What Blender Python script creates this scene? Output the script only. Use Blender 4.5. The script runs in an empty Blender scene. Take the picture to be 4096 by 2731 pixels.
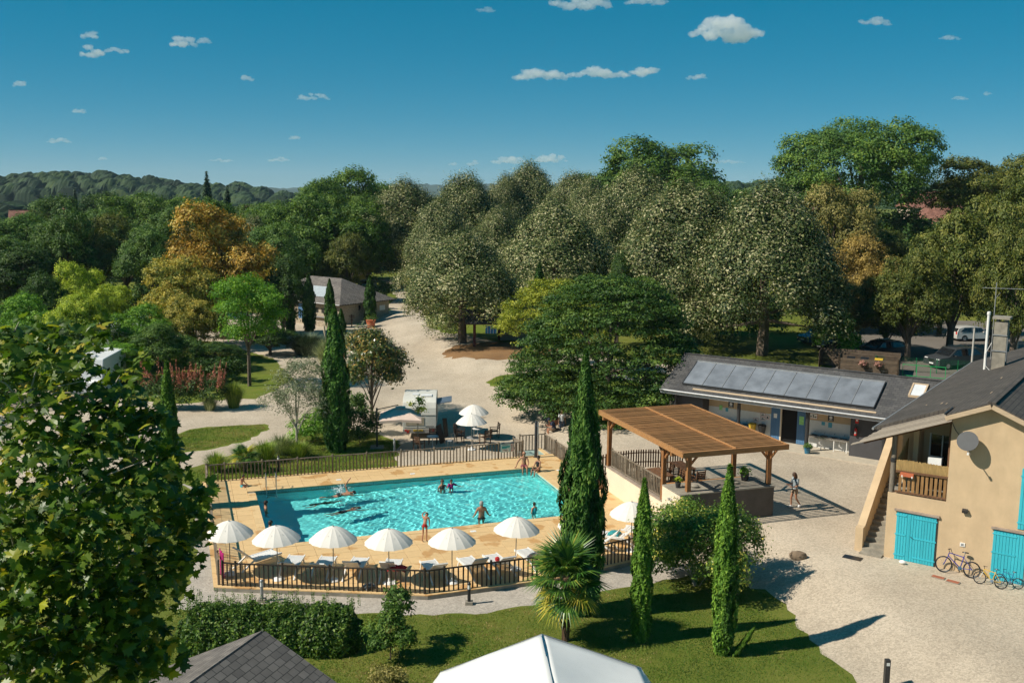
import bpy, bmesh, math, random
import numpy as np
from mathutils import Vector, Matrix, Euler
from mathutils.geometry import delaunay_2d_cdt

S = bpy.context.scene
COL = S.collection
R = math.radians
rnd = random.Random(7)

# ---------------------------------------------------------------- camera, sky, sun, exposure
cam = bpy.data.cameras.new('camera')
cam.sensor_width = 36.0
cam.lens = 36.0 * 3950.0 / 4096.0
cam.clip_start, cam.clip_end = 0.1, 60000.0
camo = bpy.data.objects.new('camera', cam)
COL.objects.link(camo)
camo.location = (0, 0, 15.2)
camo.rotation_euler = (Matrix.Rotation(R(90 - 8.43), 4, 'X') @ Matrix.Rotation(R(0.6), 4, 'Z')).to_euler()
S.camera = camo

SUN_AZ, SUN_EL = R(16.5), R(43)            # shadows fall towards SUN_AZ from +x
W = bpy.data.worlds.new('World'); S.world = W; W.use_nodes = True
wn = W.node_tree.nodes; wl = W.node_tree.links
sky = wn.new('ShaderNodeTexSky'); sky.sky_type = 'NISHITA'; sky.sun_disc = False
sky.sun_elevation = SUN_EL
sx, sy = -math.cos(SUN_AZ), -math.sin(SUN_AZ)
sky.sun_rotation = math.atan2(sx, sy)
sky.altitude = 2500; sky.air_density = 0.6; sky.dust_density = 0.0; sky.ozone_density = 6.0
hsv = wn.new('ShaderNodeHueSaturation')
hsv.inputs['Hue'].default_value = 0.472; hsv.inputs['Saturation'].default_value = 1.9; hsv.inputs['Value'].default_value = 1.0
gam = wn.new('ShaderNodeGamma'); gam.inputs['Gamma'].default_value = 0.5
wl.new(sky.outputs[0], gam.inputs['Color']); wl.new(gam.outputs[0], hsv.inputs['Color'])
bg = wn['Background']; bg.inputs['Strength'].default_value = 0.145
wl.new(hsv.outputs[0], bg.inputs['Color'])
sun = bpy.data.lights.new('sun', 'SUN'); sun.energy = 4.6; sun.angle = R(0.53); sun.color = (1.0, 0.93, 0.80)
suno = bpy.data.objects.new('sun', sun); COL.objects.link(suno)
sdir = Vector((math.cos(SUN_AZ) * math.cos(SUN_EL), math.sin(SUN_AZ) * math.cos(SUN_EL), -math.sin(SUN_EL)))
suno.rotation_euler = sdir.to_track_quat('-Z', 'Y').to_euler(); suno.location = (0, 0, 60)
S.view_settings.view_transform = 'Standard'; S.view_settings.look = 'None'
S.view_settings.exposure = 0.35; S.view_settings.gamma = 1.0
S.view_settings.use_curve_mapping = False
S.render.engine = 'CYCLES'
cy = S.cycles
cy.use_denoising = True
try: cy.denoiser = 'OPENIMAGEDENOISE'
except Exception: pass
cy.max_bounces = 10; cy.diffuse_bounces = 3; cy.glossy_bounces = 3; cy.transmission_bounces = 5
cy.transparent_max_bounces = 10; cy.volume_bounces = 8
cy.caustics_reflective = False; cy.caustics_refractive = False
cy.use_adaptive_sampling = True; cy.adaptive_threshold = 0.02

# ---------------------------------------------------------------- helpers
def tag(o, label=None, cat=None, group=None, kind=None):
    if label: o['label'] = label
    if cat: o['category'] = cat
    if group: o['group'] = group
    if kind: o['kind'] = kind
    return o

def thing(name, label, cat, loc=(0, 0, 0), rz=0.0, group=None, rot=None):
    o = bpy.data.objects.new(name, None); COL.objects.link(o)
    o.location = loc; o.rotation_euler = rot if rot else (0, 0, rz); o.empty_display_size = 0.2
    return tag(o, label, cat, group)

def inst(mesh, name, parent=None, loc=(0, 0, 0), rot=(0, 0, 0), sc=(1, 1, 1)):
    o = bpy.data.objects.new(name, mesh); COL.objects.link(o)
    o.location = loc; o.rotation_euler = rot
    o.scale = sc if hasattr(sc, '__len__') else (sc, sc, sc)
    o.parent = parent
    return o

def copy_tree(o, parent=None, loc=None, rz=None, label=None):
    c = o.copy(); COL.objects.link(c); c.parent = parent
    if loc is not None: c.location = loc
    if rz is not None: c.rotation_euler = (0, 0, rz)
    if label: c['label'] = label
    for ch in o.children: copy_tree(ch, c)
    return c

def basis(d):
    d = Vector(d).normalized()
    a = Vector((0, 0, 1)) if abs(d.z) < 0.95 else Vector((1, 0, 0))
    u = d.cross(a).normalized(); v = u.cross(d).normalized()
    return d, u, v

class MB:
    """collects boxes, tubes, lathes, prisms; build() links them as one mesh object"""
    def __init__(s): s.v = []; s.f = []; s.m = []
    def add(s, vs, fs, mi=0):
        n = len(s.v); s.v += [tuple(p) for p in vs]
        s.f += [tuple(i + n for i in f) for f in fs]; s.m += [mi] * len(fs); return s
    def box(s, c, d, rz=0.0, mi=0, M=None):
        hx, hy, hz = d[0] / 2, d[1] / 2, d[2] / 2
        P = [Vector((x, y, z)) for z in (-hz, hz) for x, y in ((-hx, -hy), (hx, -hy), (hx, hy), (-hx, hy))]
        m = M if M is not None else Matrix.Rotation(rz, 3, 'Z')
        P = [m @ p + Vector(c) for p in P]
        return s.add(P, [(3, 2, 1, 0), (4, 5, 6, 7), (0, 1, 5, 4), (1, 2, 6, 5), (2, 3, 7, 6), (3, 0, 4, 7)], mi)
    def bb(s, x0, x1, y0, y1, z0, z1, mi=0):
        return s.box(((x0 + x1) / 2, (y0 + y1) / 2, (z0 + z1) / 2), (x1 - x0, y1 - y0, z1 - z0), 0, mi)
    def bar(s, p, q, w, h, mi=0):
        p, q = Vector(p), Vector(q); d, u, v = basis(q - p)
        P = [o + u * a * w / 2 + v * b * h / 2 for o in (p, q) for a, b in ((-1, -1), (1, -1), (1, 1), (-1, 1))]
        return s.add(P, [(3, 2, 1, 0), (4, 5, 6, 7), (0, 1, 5, 4), (1, 2, 6, 5), (2, 3, 7, 6), (3, 0, 4, 7)], mi)
    def tube(s, pts, r, n=8, mi=0, caps=True):
        pts = [Vector(p) for p in pts]; rr = r if hasattr(r, '__len__') else [r] * len(pts)
        base = len(s.v); ref = None
        for i, p in enumerate(pts):
            d = (pts[min(i + 1, len(pts) - 1)] - pts[max(i - 1, 0)])
            d = d.normalized() if d.length > 1e-9 else Vector((0, 0, 1))
            if ref is None: _, u, v = basis(d)
            else:
                u = (ref - d * ref.dot(d)); u = u.normalized() if u.length > 1e-6 else basis(d)[1]; v = u.cross(d) * -1
            ref = u
            v = d.cross(u)
            for k in range(n):
                a = 2 * math.pi * k / n
                s.v.append(tuple(p + (u * math.cos(a) + v * math.sin(a)) * rr[i]))
        for i in range(len(pts) - 1):
            for k in range(n):
                a, b = base + i * n + k, base + i * n + (k + 1) % n
                s.f.append((a, b, b + n, a + n)); s.m.append(mi)
        if caps:
            s.f.append(tuple(base + k for k in reversed(range(n)))); s.m.append(mi)
            e = base + (len(pts) - 1) * n
            s.f.append(tuple(e + k for k in range(n))); s.m.append(mi)
        return s
    def lathe(s, prof, n=16, c=(0, 0, 0), mi=0, sx=1, sy=1):
        base = len(s.v)
        for r, z in prof:
            for k in range(n):
                a = 2 * math.pi * k / n
                s.v.append((c[0] + r * math.cos(a) * sx, c[1] + r * math.sin(a) * sy, c[2] + z))
        for i in range(len(prof) - 1):
            for k in range(n):
                a, b = base + i * n + k, base + i * n + (k + 1) % n
                s.f.append((a, b, b + n, a + n)); s.m.append(mi)
        s.f.append(tuple(base + k for k in reversed(range(n)))); s.m.append(mi)
        e = base + (len(prof) - 1) * n
        s.f.append(tuple(e + k for k in range(n))); s.m.append(mi)
        return s
    def prism(s, poly, z0, z1, mi=0):
        n = len(poly)
        P = [(x, y, z0) for x, y in poly] + [(x, y, z1) for x, y in poly]
        F = [tuple(reversed(range(n))), tuple(range(n, 2 * n))] + [(i, (i + 1) % n, (i + 1) % n + n, i + n) for i in range(n)]
        return s.add(P, F, mi)
    def slab(s, q, th, mi=0):
        """closed slab: polygon q (3-D, counter-clockwise seen from outside) thickened downwards along its normal"""
        q = [Vector(p) for p in q]; nrm = (q[1] - q[0]).cross(q[2] - q[0]).normalized()
        n = len(q); P = q + [p - nrm * th for p in q]
        F = [tuple(range(n)), tuple(reversed(range(n, 2 * n)))] + [(i + n, (i + 1) % n + n, (i + 1) % n, i) for i in range(n)]
        return s.add(P, F, mi)
    def mesh(s, name, mats, smooth=False):
        me = bpy.data.meshes.new(name); me.from_pydata(s.v, [], s.f)
        mats = mats if isinstance(mats, (list, tuple)) else [mats]
        for m in mats: me.materials.append(m)
        if len(mats) > 1: me.polygons.foreach_set('material_index', s.m)
        if smooth:
            me.polygons.foreach_set('use_smooth', [True] * len(me.polygons))
            try: me.set_sharp_from_angle(angle=R(40))
            except Exception: pass
        me.update(); return me
    def build(s, name, mats, parent=None, smooth=False, loc=(0, 0, 0), rot=(0, 0, 0), bevel=0):
        o = inst(s.mesh(name, mats, smooth), name, parent, loc, rot)
        if bevel:
            b = o.modifiers.new('bevel', 'BEVEL'); b.width = bevel; b.segments = 2; b.limit_method = 'ANGLE'
        return o

# ---------------------------------------------------------------- materials
def new_mat(name):
    m = bpy.data.materials.new(name); m.use_nodes = True
    nt = m.node_tree; return m, nt.nodes, nt.links, nt.nodes['Principled BSDF']

def mixc(n, l, fac, a, b, mode='MIX'):
    x = n.new('ShaderNodeMix'); x.data_type = 'RGBA'; x.blend_type = mode
    for sock, v in ((0, fac), (6, a), (7, b)):
        if hasattr(v, 'is_linked') or hasattr(v, 'links'): l.new(v, x.inputs[sock])
        elif sock == 0: x.inputs[0].default_value = v
        else: x.inputs[sock].default_value = (*v[:3], 1)
    return x.outputs[2]

def ramp(n, l, src, stops):
    r = n.new('ShaderNodeValToRGB'); e = r.color_ramp.elements
    while len(e) < len(stops): e.new(0.5)
    for k, (p, c) in enumerate(stops):
        e[k].position = p; e[k].color = (*c, 1) if hasattr(c, '__len__') else (c, c, c, 1)
    l.new(src, r.inputs[0]); return r.outputs[0]

def noise(n, l, co, scale, detail=4, rough=0.55, stretch=None):
    t = n.new('ShaderNodeTexNoise'); t.inputs['Scale'].default_value = scale
    t.inputs['Detail'].default_value = detail; t.inputs['Roughness'].default_value = rough
    if stretch:
        mp = n.new('ShaderNodeMapping'); mp.inputs['Scale'].default_value = stretch
        l.new(co, mp.inputs[0]); co = mp.outputs[0]
    l.new(co, t.inputs['Vector']); return t.outputs[0]

def coords(n, world=False):
    if world: return n.new('ShaderNodeNewGeometry').outputs['Position']
    return n.new('ShaderNodeTexCoord').outputs['Object']

def bumpit(n, l, b, h, strength, dist=0.02):
    k = n.new('ShaderNodeBump'); k.inputs['Strength'].default_value = strength; k.inputs['Distance'].default_value = dist
    l.new(h, k.inputs['Height']); l.new(k.outputs[0], b.inputs['Normal'])

def mul(c, k): return tuple(min(1, x * k) for x in c)

def M(name, col, rough=0.6, var=0.12, scale=4, bump=0.0, bscale=60, metal=0.0, rv=0.0, world=False, stretch=None, spec=0.35, col2=None, dirt=0.0):
    m, n, l, b = new_mat(name); co = coords(n, world)
    f = noise(n, l, co, scale, 5, 0.6, stretch)
    lo, hi = mul(col, 1 - var), mul(col2 or col, 1 + var)
    c = ramp(n, l, f, [(0.3, lo), (0.7, hi)])
    if dirt:
        d = noise(n, l, co, scale * 0.35, 6, 0.7, (2.2, 2.2, 0.7))
        c = mixc(n, l, ramp(n, l, d, [(0.45, 0), (0.75, dirt)]), c, mul(col, 0.45))
    if rv:
        oi = n.new('ShaderNodeObjectInfo')
        g = ramp(n, l, oi.outputs['Random'], [(0, 1 - rv), (1, 1)])
        c = mixc(n, l, 1.0, c, g, 'MULTIPLY')
    l.new(c, b.inputs['Base Color'])
    b.inputs['Roughness'].default_value = rough; b.inputs['Metallic'].default_value = metal
    b.inputs['Specular IOR Level'].default_value = spec
    if bump: bumpit(n, l, b, noise(n, l, co, bscale, 3, 0.6, stretch), bump)
    return m

def leaf_mat(name, stops, trans=0.3, rough=0.55, spec=0.25, patch=0.0):
    """leaf colour from the per-leaf 'tint' attribute; light shines through the blade"""
    m, n, l, b = new_mat(name)
    at = n.new('ShaderNodeAttribute'); at.attribute_name = 'tint'
    c = ramp(n, l, at.outputs['Fac'], [(p, mul(q, 2.1)) for p, q in stops])
    oi = n.new('ShaderNodeObjectInfo')
    g = ramp(n, l, oi.outputs['Random'], [(0, 0.82), (1, 1.0)])
    c = mixc(n, l, 1.0, c, g, 'MULTIPLY')
    l.new(c, b.inputs['Base Color']); b.inputs['Roughness'].default_value = rough
    b.inputs['Specular IOR Level'].default_value = spec
    t = n.new('ShaderNodeBsdfTranslucent')
    c2 = mixc(n, l, 1.0, c, (1.0, 1.0, 0.55), 'MULTIPLY'); l.new(c2, t.inputs['Color'])
    mx = n.new('ShaderNodeMixShader'); mx.inputs[0].default_value = trans
    l.new(b.outputs[0], mx.inputs[1]); l.new(t.outputs[0], mx.inputs[2])
    l.new(mx.outputs[0], n['Material Output'].inputs['Surface'])
    return m
# ---------------------------------------------------------------- shared materials
m_grass = None
def ground_mat(name, stops, scale=1.3, fine=28, bump=0.5, dist=0.03, mixf=0.5, speck=None):
    m, n, l, b = new_mat(name); co = coords(n, True)
    a = noise(n, l, co, scale * 0.35, 6, 0.68); f = noise(n, l, co, fine, 3, 0.7)
    add = n.new('ShaderNodeMath'); add.operation = 'MULTIPLY_ADD'
    l.new(f, add.inputs[0]); add.inputs[1].default_value = mixf
    s2 = n.new('ShaderNodeMath'); s2.operation = 'MULTIPLY'; l.new(a, s2.inputs[0]); s2.inputs[1].default_value = 1 - mixf
    l.new(s2.outputs[0], add.inputs[2])
    c = ramp(n, l, add.outputs[0], stops)
    if speck:
        v = n.new('ShaderNodeTexVoronoi'); v.inputs['Scale'].default_value = speck; l.new(co, v.inputs['Vector'])
        g = n.new('ShaderNodeSeparateColor'); l.new(v.outputs['Color'], g.inputs[0])
        c = mixc(n, l, 0.8, c, ramp(n, l, g.outputs[0], [(0, 0.72), (0.5, 0.95), (1, 1.15)]), 'MULTIPLY')
        big = noise(n, l, co, 0.16, 5, 0.62, (1.0, 0.45, 1))          # worn and dusty stretches
        c = mixc(n, l, 1.0, c, ramp(n, l, big, [(0.3, 0.82), (0.52, 1.0), (0.7, 1.1)]), 'MULTIPLY')
    l.new(c, b.inputs['Base Color']); b.inputs['Roughness'].default_value = 0.9; b.inputs['Specular IOR Level'].default_value = 0.15
    bumpit(n, l, b, f, bump, dist)
    return m

m_ground = ground_mat('ground_grass', [(0.3, (0.06, 0.085, 0.012)), (0.46, (0.115, 0.145, 0.022)), (0.58, (0.17, 0.175, 0.035)), (0.72, (0.28, 0.20, 0.08))], 0.9, 30, 0.6, 0.04)
m_lawn = ground_mat('lawn_grass', [(0.32, (0.075, 0.12, 0.014)), (0.5, (0.135, 0.175, 0.022)), (0.62, (0.19, 0.185, 0.04)), (0.72, (0.30, 0.21, 0.09))], 1.6, 34, 0.6, 0.04)
m_gravel = ground_mat('gravel', [(0.3, (0.375, 0.305, 0.23)), (0.5, (0.51, 0.425, 0.325)), (0.7, (0.62, 0.53, 0.42))], 0.55, 24, 0.8, 0.025, 0.42, 17)
m_gravelg = ground_mat('gravel_grey', [(0.3, (0.30, 0.265, 0.225)), (0.5, (0.44, 0.39, 0.335)), (0.7, (0.60, 0.54, 0.46))], 0.5, 22, 0.8, 0.025, 0.45, 16)
m_litter = ground_mat('leaf_litter', [(0.3, (0.12, 0.065, 0.03)), (0.5, (0.25, 0.14, 0.065)), (0.7, (0.36, 0.22, 0.10))], 1.2, 20, 0.8, 0.03)
m_asphalt = ground_mat('asphalt', [(0.3, (0.13, 0.115, 0.10)), (0.7, (0.20, 0.175, 0.15))], 0.4, 30, 0.3, 0.01)

def sstep(a, b, x):
    t = min(1.0, max(0.0, (x - a) / (b - a))); return t * t * (3 - 2 * t)
def gz(x, y):
    d = (x - 4.95) * 0.949 + (y - 49.51) * 0.314
    return 0.8 * sstep(0, 4, d) + 8.0 * sstep(112, 150, y) * sstep(22, 50, x)

PA = R(18.9); FLX, FLY = -13.03, 48.56
E1 = (math.cos(PA), math.sin(PA)); E2 = (math.sin(PA), -math.cos(PA))
def PW(s, t, z=0.0): return (FLX + s * E1[0] + t * E2[0], FLY + s * E1[1] + t * E2[1], z)
DECK_Z = 0.18
DECK = [(-2.45, 12.25), (5.2, 15.5), (10.5, 15.35), (15.9, 14.15), (17.3, 13.2), (17.3, -2.5), (-2.45, -2.5)]
RECESS = [(15.35, -2.5), (17.3, -2.5), (17.3, -3.9), (15.35, -3.9)]

# ---------------------------------------------------------------- terrain: one triangulation split into its surfaces
def wiggle(poly, amp=0.12, step=0.7, closed=True, rs=random.Random(3)):
    out = []
    for i in range(len(poly)):
        a, b = Vector(poly[i]), Vector(poly[(i + 1) % len(poly)])
        n = max(1, int((b - a).length / step)); d = (b - a).normalized() if (b - a).length else Vector((1, 0)); nn = Vector((-d.y, d.x))
        for k in range(n):
            p = a.lerp(b, k / n); p = p + nn * rs.uniform(-amp, amp) if k else p
            out.append((p.x, p.y))
    return out
areas = [
 ('deck_hole', [PW(s, t)[:2] for s, t in DECK], None, 0),
 ('recess_hole', [PW(s, t)[:2] for s, t in RECESS], None, 0),
 ('lawn', [(-17.1, 50.2), (-17.5, 52.4), (-16.6, 54.4), (-15.5, 57.0), (-13.9, 61.4), (-12.6, 63.6), (-9.8, 62.2), (-6.9, 59.8), (-6.7, 55.5), (-6.0, 52.9), (-15.9, 49.7)], m_lawn, .15),
 ('lawn', [(-21.5, 58.8), (-20.8, 62.4), (-18.8, 63.4), (-16.4, 64.1), (-15.7, 62.7), (-16.3, 59.4), (-18.1, 57.2), (-20.5, 56.2), (-27, 54), (-30, 58)], m_lawn, .15),
 ('lawn', [(-26.4, 85.1), (-22.3, 82.8), (-19.7, 81.8), (-18.2, 74.9), (-19.6, 72.5), (-22.4, 71.4), (-25.4, 68.9), (-31.1, 81.2)], m_lawn, .3),
 ('lawn', [(-2.1, 77.3), (-1.3, 78.2), (1.1, 79.8), (4.5, 81.2), (12.9, 74.1), (11.5, 69.3), (9.0, 62.9), (6.8, 60.0), (5.7, 62.0), (3.6, 65.7), (0.3, 72.4)], m_lawn, .2),
 ('lawn', [(-11.3, 123.2), (-6.0, 125.1), (-1.4, 111.7), (-2.3, 103.4), (-6.7, 102.1), (-9.0, 106.8)], m_lawn, .3),
 ('lawn', [(-22.7, 146.4), (-19.8, 146.7), (-17.4, 131.4), (-15.3, 122.9), (-16.9, 121.1), (-19.5, 127.6)], m_lawn, .3),
 ('leaf_litter', [(-6.3, 91.8), (-5.3, 94.4), (-2.4, 97), (2.3, 95.6), (6, 91), (2.1, 86.3), (-3.2, 86.1), (-5.9, 89.1)], m_litter, .3),
 ('parking_asphalt', [(40, 116), (62, 116), (62, 76), (39.3, 76), (25.8, 79.1), (34.7, 104.3)], m_asphalt, .1),
 ('pool_path', [(6.9, 41.5), (7.6, 38.6), (5.79, 37.5), (4.03, 36.8), (2.5, 35.7), (.87, 35.2), (-1.25, 34.35), (-3.26, 34.3), (-7, 34.4), (-12.3, 34.5), (-12.5, 37), (-14.2, 43.2), (-16.2, 49.0), (-17.4, 50.3), (-15.5, 50.3), (-11, 38), (-4, 38), (3, 39.5), (6.4, 41.5)], m_gravelg, .1),
 ('gravel_yard', [(11.5, 28.5), (10.78, 31), (10.47, 32.5), (10.35, 34.9), (10.1, 36.3), (8.8, 38.2), (7.3, 38.6), (6.8, 42.0), (5, 49), (2, 54), (-6.7, 52.7), (-6.8, 56), (-7.0, 58), (-8.5, 62), (-12, 63.3), (-15.0, 59), (-18.2, 52.5), (-21, 50), (-42, 42), (-42, 76), (-24, 70), (-22.5, 72), (-19, 72), (-18, 80), (-22, 90), (-30, 100), (-42, 104), (-42, 126), (-16.5, 121), (-16.1, 138), (-22.5, 167), (-17.5, 167), (-12.7, 131), (-8.7, 111), (-4.5, 101), (-1, 96), (8, 88), (20, 80), (25, 72), (27, 66), (42, 45), (42, 17), (13, 17)], m_gravel, .15),
]
X0, X1, Y0, Y1 = -60, 70, 14, 170
pts = [(float(x), float(y)) for x in range(X0, X1 + 1, 2) for y in range(Y0, Y1 + 1, 2)]
pts += [(x + 1.0, y + 1.0) for x in range(-20, 30, 2) for y in range(26, 70, 2)]
nb = len(pts); edges = []
polys = []
for nm, poly, mt, amp in areas:
    w = wiggle(poly, amp * 1.3, .45) if amp else wiggle(poly, 0, 2.0)
    polys.append(w); k0 = len(pts); pts += w
    edges += [(k0 + i, k0 + (i + 1) % len(w)) for i in range(len(w))]
cv, ce, cf, *_ = delaunay_2d_cdt([Vector(p) for p in pts], edges, [], 0, 1e-4)
cv = np.array([(p.x, p.y) for p in cv]); cfa = np.array([list(f) for f in cf])
cen = cv[cfa].mean(1)
def inside(poly, P):
    x, y = P[:, 0], P[:, 1]; r = np.zeros(len(P), bool); n = len(poly)
    for i in range(n):
        (xa, ya), (xb, yb) = poly[i], poly[(i + 1) % n]
        if ya == yb: continue
        c = ((ya > y) != (yb > y)) & (x < (xb - xa) * (y - ya) / (yb - ya) + xa); r ^= c
    return r
left = np.ones(len(cen), bool)
zs = np.array([gz(x, y) for x, y in cv]) + np.random.RandomState(1).normal(0, .006, len(cv))
def surf(name, sel, mat, kind='structure'):
    ids = cfa[sel]
    if not len(ids): return None
    u, inv = np.unique(ids.ravel(), return_inverse=True)
    V = np.column_stack([cv[u], zs[u]]); F = inv.reshape(-1, 3)
    me = bpy.data.meshes.new(name); me.from_pydata(V.tolist(), [], F.tolist())
    nz = sum(1 for p in me.polygons[:50] if p.normal.z < 0)
    if nz > 25: me.flip_normals()
    me.materials.append(mat); me.polygons.foreach_set('use_smooth', [True] * len(me.polygons))
    o = inst(me, name); o['kind'] = kind; return o
for (nm, poly, mt, amp), w in zip(areas, polys):
    sel = left & inside(w, cen); left &= ~sel
    if mt: surf(nm, sel, mt)
surf('ground', left, m_ground)
# the land around and beyond, out to the horizon
gx = [-9000, -3000, -1200, -500, -200, -110, -60, -20, 20, 70, 120, 220, 500, 1200, 3000, 9000]
gy = [-400, -100, 14, 60, 110, 140, 170, 230, 330, 600, 1200, 2500, 6000, 14000]
b = MB()
for i in range(len(gx) - 1):
    for j in range(len(gy) - 1):
        if gx[i] >= X0 and gx[i + 1] <= X1 and gy[j] >= Y0 and gy[j + 1] <= Y1: continue
        q = [(gx[i], gy[j]), (gx[i + 1], gy[j]), (gx[i + 1], gy[j + 1]), (gx[i], gy[j + 1])]
        b.add([(x, y, gz(x, y) - (0.02 if not (x in (X0, X1) or y in (Y0, Y1)) else 0.02)) for x, y in q], [(0, 1, 2, 3)])
b.build('countryside', m_ground)['kind'] = 'structure'

# ---------------------------------------------------------------- pool
m_tile = M('deck_tile', (0.70, 0.475, 0.235), 0.55, 0.05, 3, 0.15, 60, rv=0.06)
def wet(m):     # damp splashes on the paving: a darker, smoother stone
    n, l = m.node_tree.nodes, m.node_tree.links; b = n['Principled BSDF']
    co = coords(n, True); f = noise(n, l, co, 0.75, 4, 0.55, (1, 1, 0))
    mask = ramp(n, l, f, [(0.565, 0), (0.60, 0.75)])
    src = b.inputs['Base Color'].links[0].from_socket
    l.new(mixc(n, l, mask, src, mixc(n, l, 1.0, src, (0.78, 0.60, 0.40), 'MULTIPLY')), b.inputs['Base Color'])
    l.new(ramp(n, l, mask, [(0, 0.6), (1, 0.3)]), b.inputs['Roughness'])
wet(m_tile)
m_kerb = M('concrete_kerb', (0.30, 0.27, 0.22), 0.9, 0.25, 3, 0.4, 40, dirt=0.6)
m_joint = M('tile_joint', (0.74, 0.56, 0.33), 0.9, 0.1, 5)
m_liner = M('pool_liner', (0.20, 0.97, 0.96), 0.6, 0.05, 0.5)
m_linerw = M('pool_liner_wall', (0.30, 0.95, 0.93), 0.6, 0.05, 0.5)
m_key = M('tile_border_blue', (0.16, 0.36, 0.36), 0.5, 0.2, 30)
m_keyl = M('tile_border_light', (0.50, 0.66, 0.60), 0.5, 0.1, 30)

dk = MB()
outer = [PW(s, t)[:2] for s, t in DECK]
dk.prism(outer[::1], -0.25, DECK_Z - 0.035)
ring = dk
deck = tag(thing('pool_deck', 'sandy stone paving around the turquoise swimming pool', 'paving', PW(0, 0), PA))
L = 15.0; Wd = 8.3
def loc(poly): return [(s, -t) for s, t in poly]
def clip(poly, cl):
    """Sutherland-Hodgman against a convex polygon given counter-clockwise"""
    out = poly
    for i in range(len(cl)):
        a, b2 = cl[i], cl[(i + 1) % len(cl)]; inp = out; out = []
        sd = lambda p: (b2[0] - a[0]) * (p[1] - a[1]) - (b2[1] - a[1]) * (p[0] - a[0])
        for k in range(len(inp)):
            p, q = inp[k - 1], inp[k]; dp, dq = sd(p), sd(q)
            if (dp >= 0) != (dq >= 0):
                t = dp / (dp - dq); out.append((p[0] + (q[0] - p[0]) * t, p[1] + (q[1] - p[1]) * t))
            if dq >= 0: out.append(q)
        if not out: return []
    return out
dl = loc(DECK)
area2 = sum(dl[i][0] * dl[(i + 1) % len(dl)][1] - dl[(i + 1) % len(dl)][0] * dl[i][1] for i in range(len(dl)))
if area2 < 0: dl = dl[::-1]
# mortar bed: a slab with the pool cut out, in four pieces joined into one part
bed = MB()
for (a, b2, c, d) in ((-30, 0, -30, 30), (L, 30, -30, 30), (0, L, 0, 30), (0, L, -30, -Wd)):
    pc = clip([(a, c), (b2, c), (b2, d), (a, d)], dl)
    if len(pc) > 2: bed.prism(pc, -0.3, DECK_Z - 0.035)
bed.build('foundation', m_kerb, deck)
ts, tt = 15.7 / 22, 9.0 / 13
full = MB().box((0, 0, 0), (ts - 0.012, tt - 0.012, 0.04)).mesh('tile', m_tile)
for i in range(-3, 26):
    for j in range(-4, 25):
        s0, t0 = -0.35 + i * ts, -0.35 + j * tt
        if 0 <= i < 22 and 0 <= j < 13: continue
        sq = [(s0 + .006, -t0 - tt + .006), (s0 + ts - .006, -t0 - tt + .006), (s0 + ts - .006, -t0 - .006), (s0 + .006, -t0 - .006)]
        pc = clip(sq, dl)
        if len(pc) < 3: continue
        ar = abs(sum(pc[k][0] * pc[(k + 1) % len(pc)][1] - pc[(k + 1) % len(pc)][0] * pc[k][1] for k in range(len(pc)))) / 2
        if ar < 0.004: continue
        dz = rnd.uniform(-.0015, .0015)
        if ar > ts * tt * 0.93: inst(full, 'tile', deck, (s0 + ts / 2, -t0 - tt / 2, DECK_Z - 0.02 + dz))
        else: MB().prism(pc, DECK_Z - 0.04 + dz, DECK_Z + dz).build('tile', m_tile, deck)
m_cop = M('coping_stone', (0.72, 0.50, 0.255), 0.55, 0.06, 4, 0.15, 60, rv=0.08); wet(m_cop)
pool = thing('swimming_pool', 'turquoise swimming pool with bathers inside the wooden fence', 'swimming pool', PW(0, 0), PA)
cl = MB().box((0, 0, 0), (ts - 0.01, 0.385, 0.05)).mesh('coping_stone', m_cop)
cs = MB().box((0, 0, 0), (0.385, tt - 0.01, 0.05)).mesh('coping_stone', m_cop)
for i in range(22):
    for y in (0.16, -Wd - 0.16): inst(cl, 'coping_stone', pool, (-0.35 + (i + .5) * ts, y, DECK_Z - 0.012))
for j in range(13):
    y = 0.35 - (j + .5) * tt
    if j in (0, 12): continue
    for x in (-0.16, L + 0.16): inst(cs, 'coping_stone', pool, (x, y, DECK_Z - 0.012))
WZ = 0.07
bs = MB()
zf = lambda x: -1.6 + 0.72 * sstep(2, 11, x)
xs = [0, 3, 5, 7, 9, 11, 12, 15]
V = [(x, y, zf(x)) for x in xs for y in (0, -Wd)]
bs.add(V, [(2 * i, 2 * i + 1, 2 * i + 3, 2 * i + 2) for i in range(len(xs) - 1)])
floor = bs.build('pool_floor', m_liner, pool, True)
wl_ = MB()
wl_.bb(0, L, 0, 0.12, -2, DECK_Z - 0.04).bb(0, L, -Wd - 0.12, -Wd, -2, DECK_Z - 0.04).bb(-0.12, 0, -Wd - .12, .12, -2, DECK_Z - 0.04).bb(L, L + 0.12, -Wd - .12, .12, -2, DECK_Z - 0.04)
pwall = wl_.build('pool_wall', m_linerw, pool)
bd = MB(); bd.bb(0.01, L - 0.01, -0.006, -0.001, WZ - 0.22, DECK_Z - 0.04, 0)
u = 0.36; k = 0
while k * u < L - u:
    x = k * u; z0 = WZ - 0.19; t_ = 0.025; yy = -0.012
    def seg(xa, xb, za, zb): bd.bb(x + xa, x + xb, yy, -0.006, z0 + za, z0 + zb, 1)
    seg(0.02, 0.32, .20, .225); seg(.02, .045, .0, .20); seg(.02, .24, 0, .025); seg(.215, .24, .025, .14); seg(.11, .215, .115, .14); seg(.295, .32, .0, .20)
    k += 1
bdo = bd.build('tile_border', [m_key, m_keyl], pool)
bd2 = MB()
for (x0, x1, y0, y1) in ((0.001, 0.006, -Wd, 0), (L - .006, L - .001, -Wd, 0)): bd2.bb(x0, x1, y0, y1, WZ - .22, DECK_Z - .04, 0)
bd2.build('tile_border', m_keyl, pool)

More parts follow.
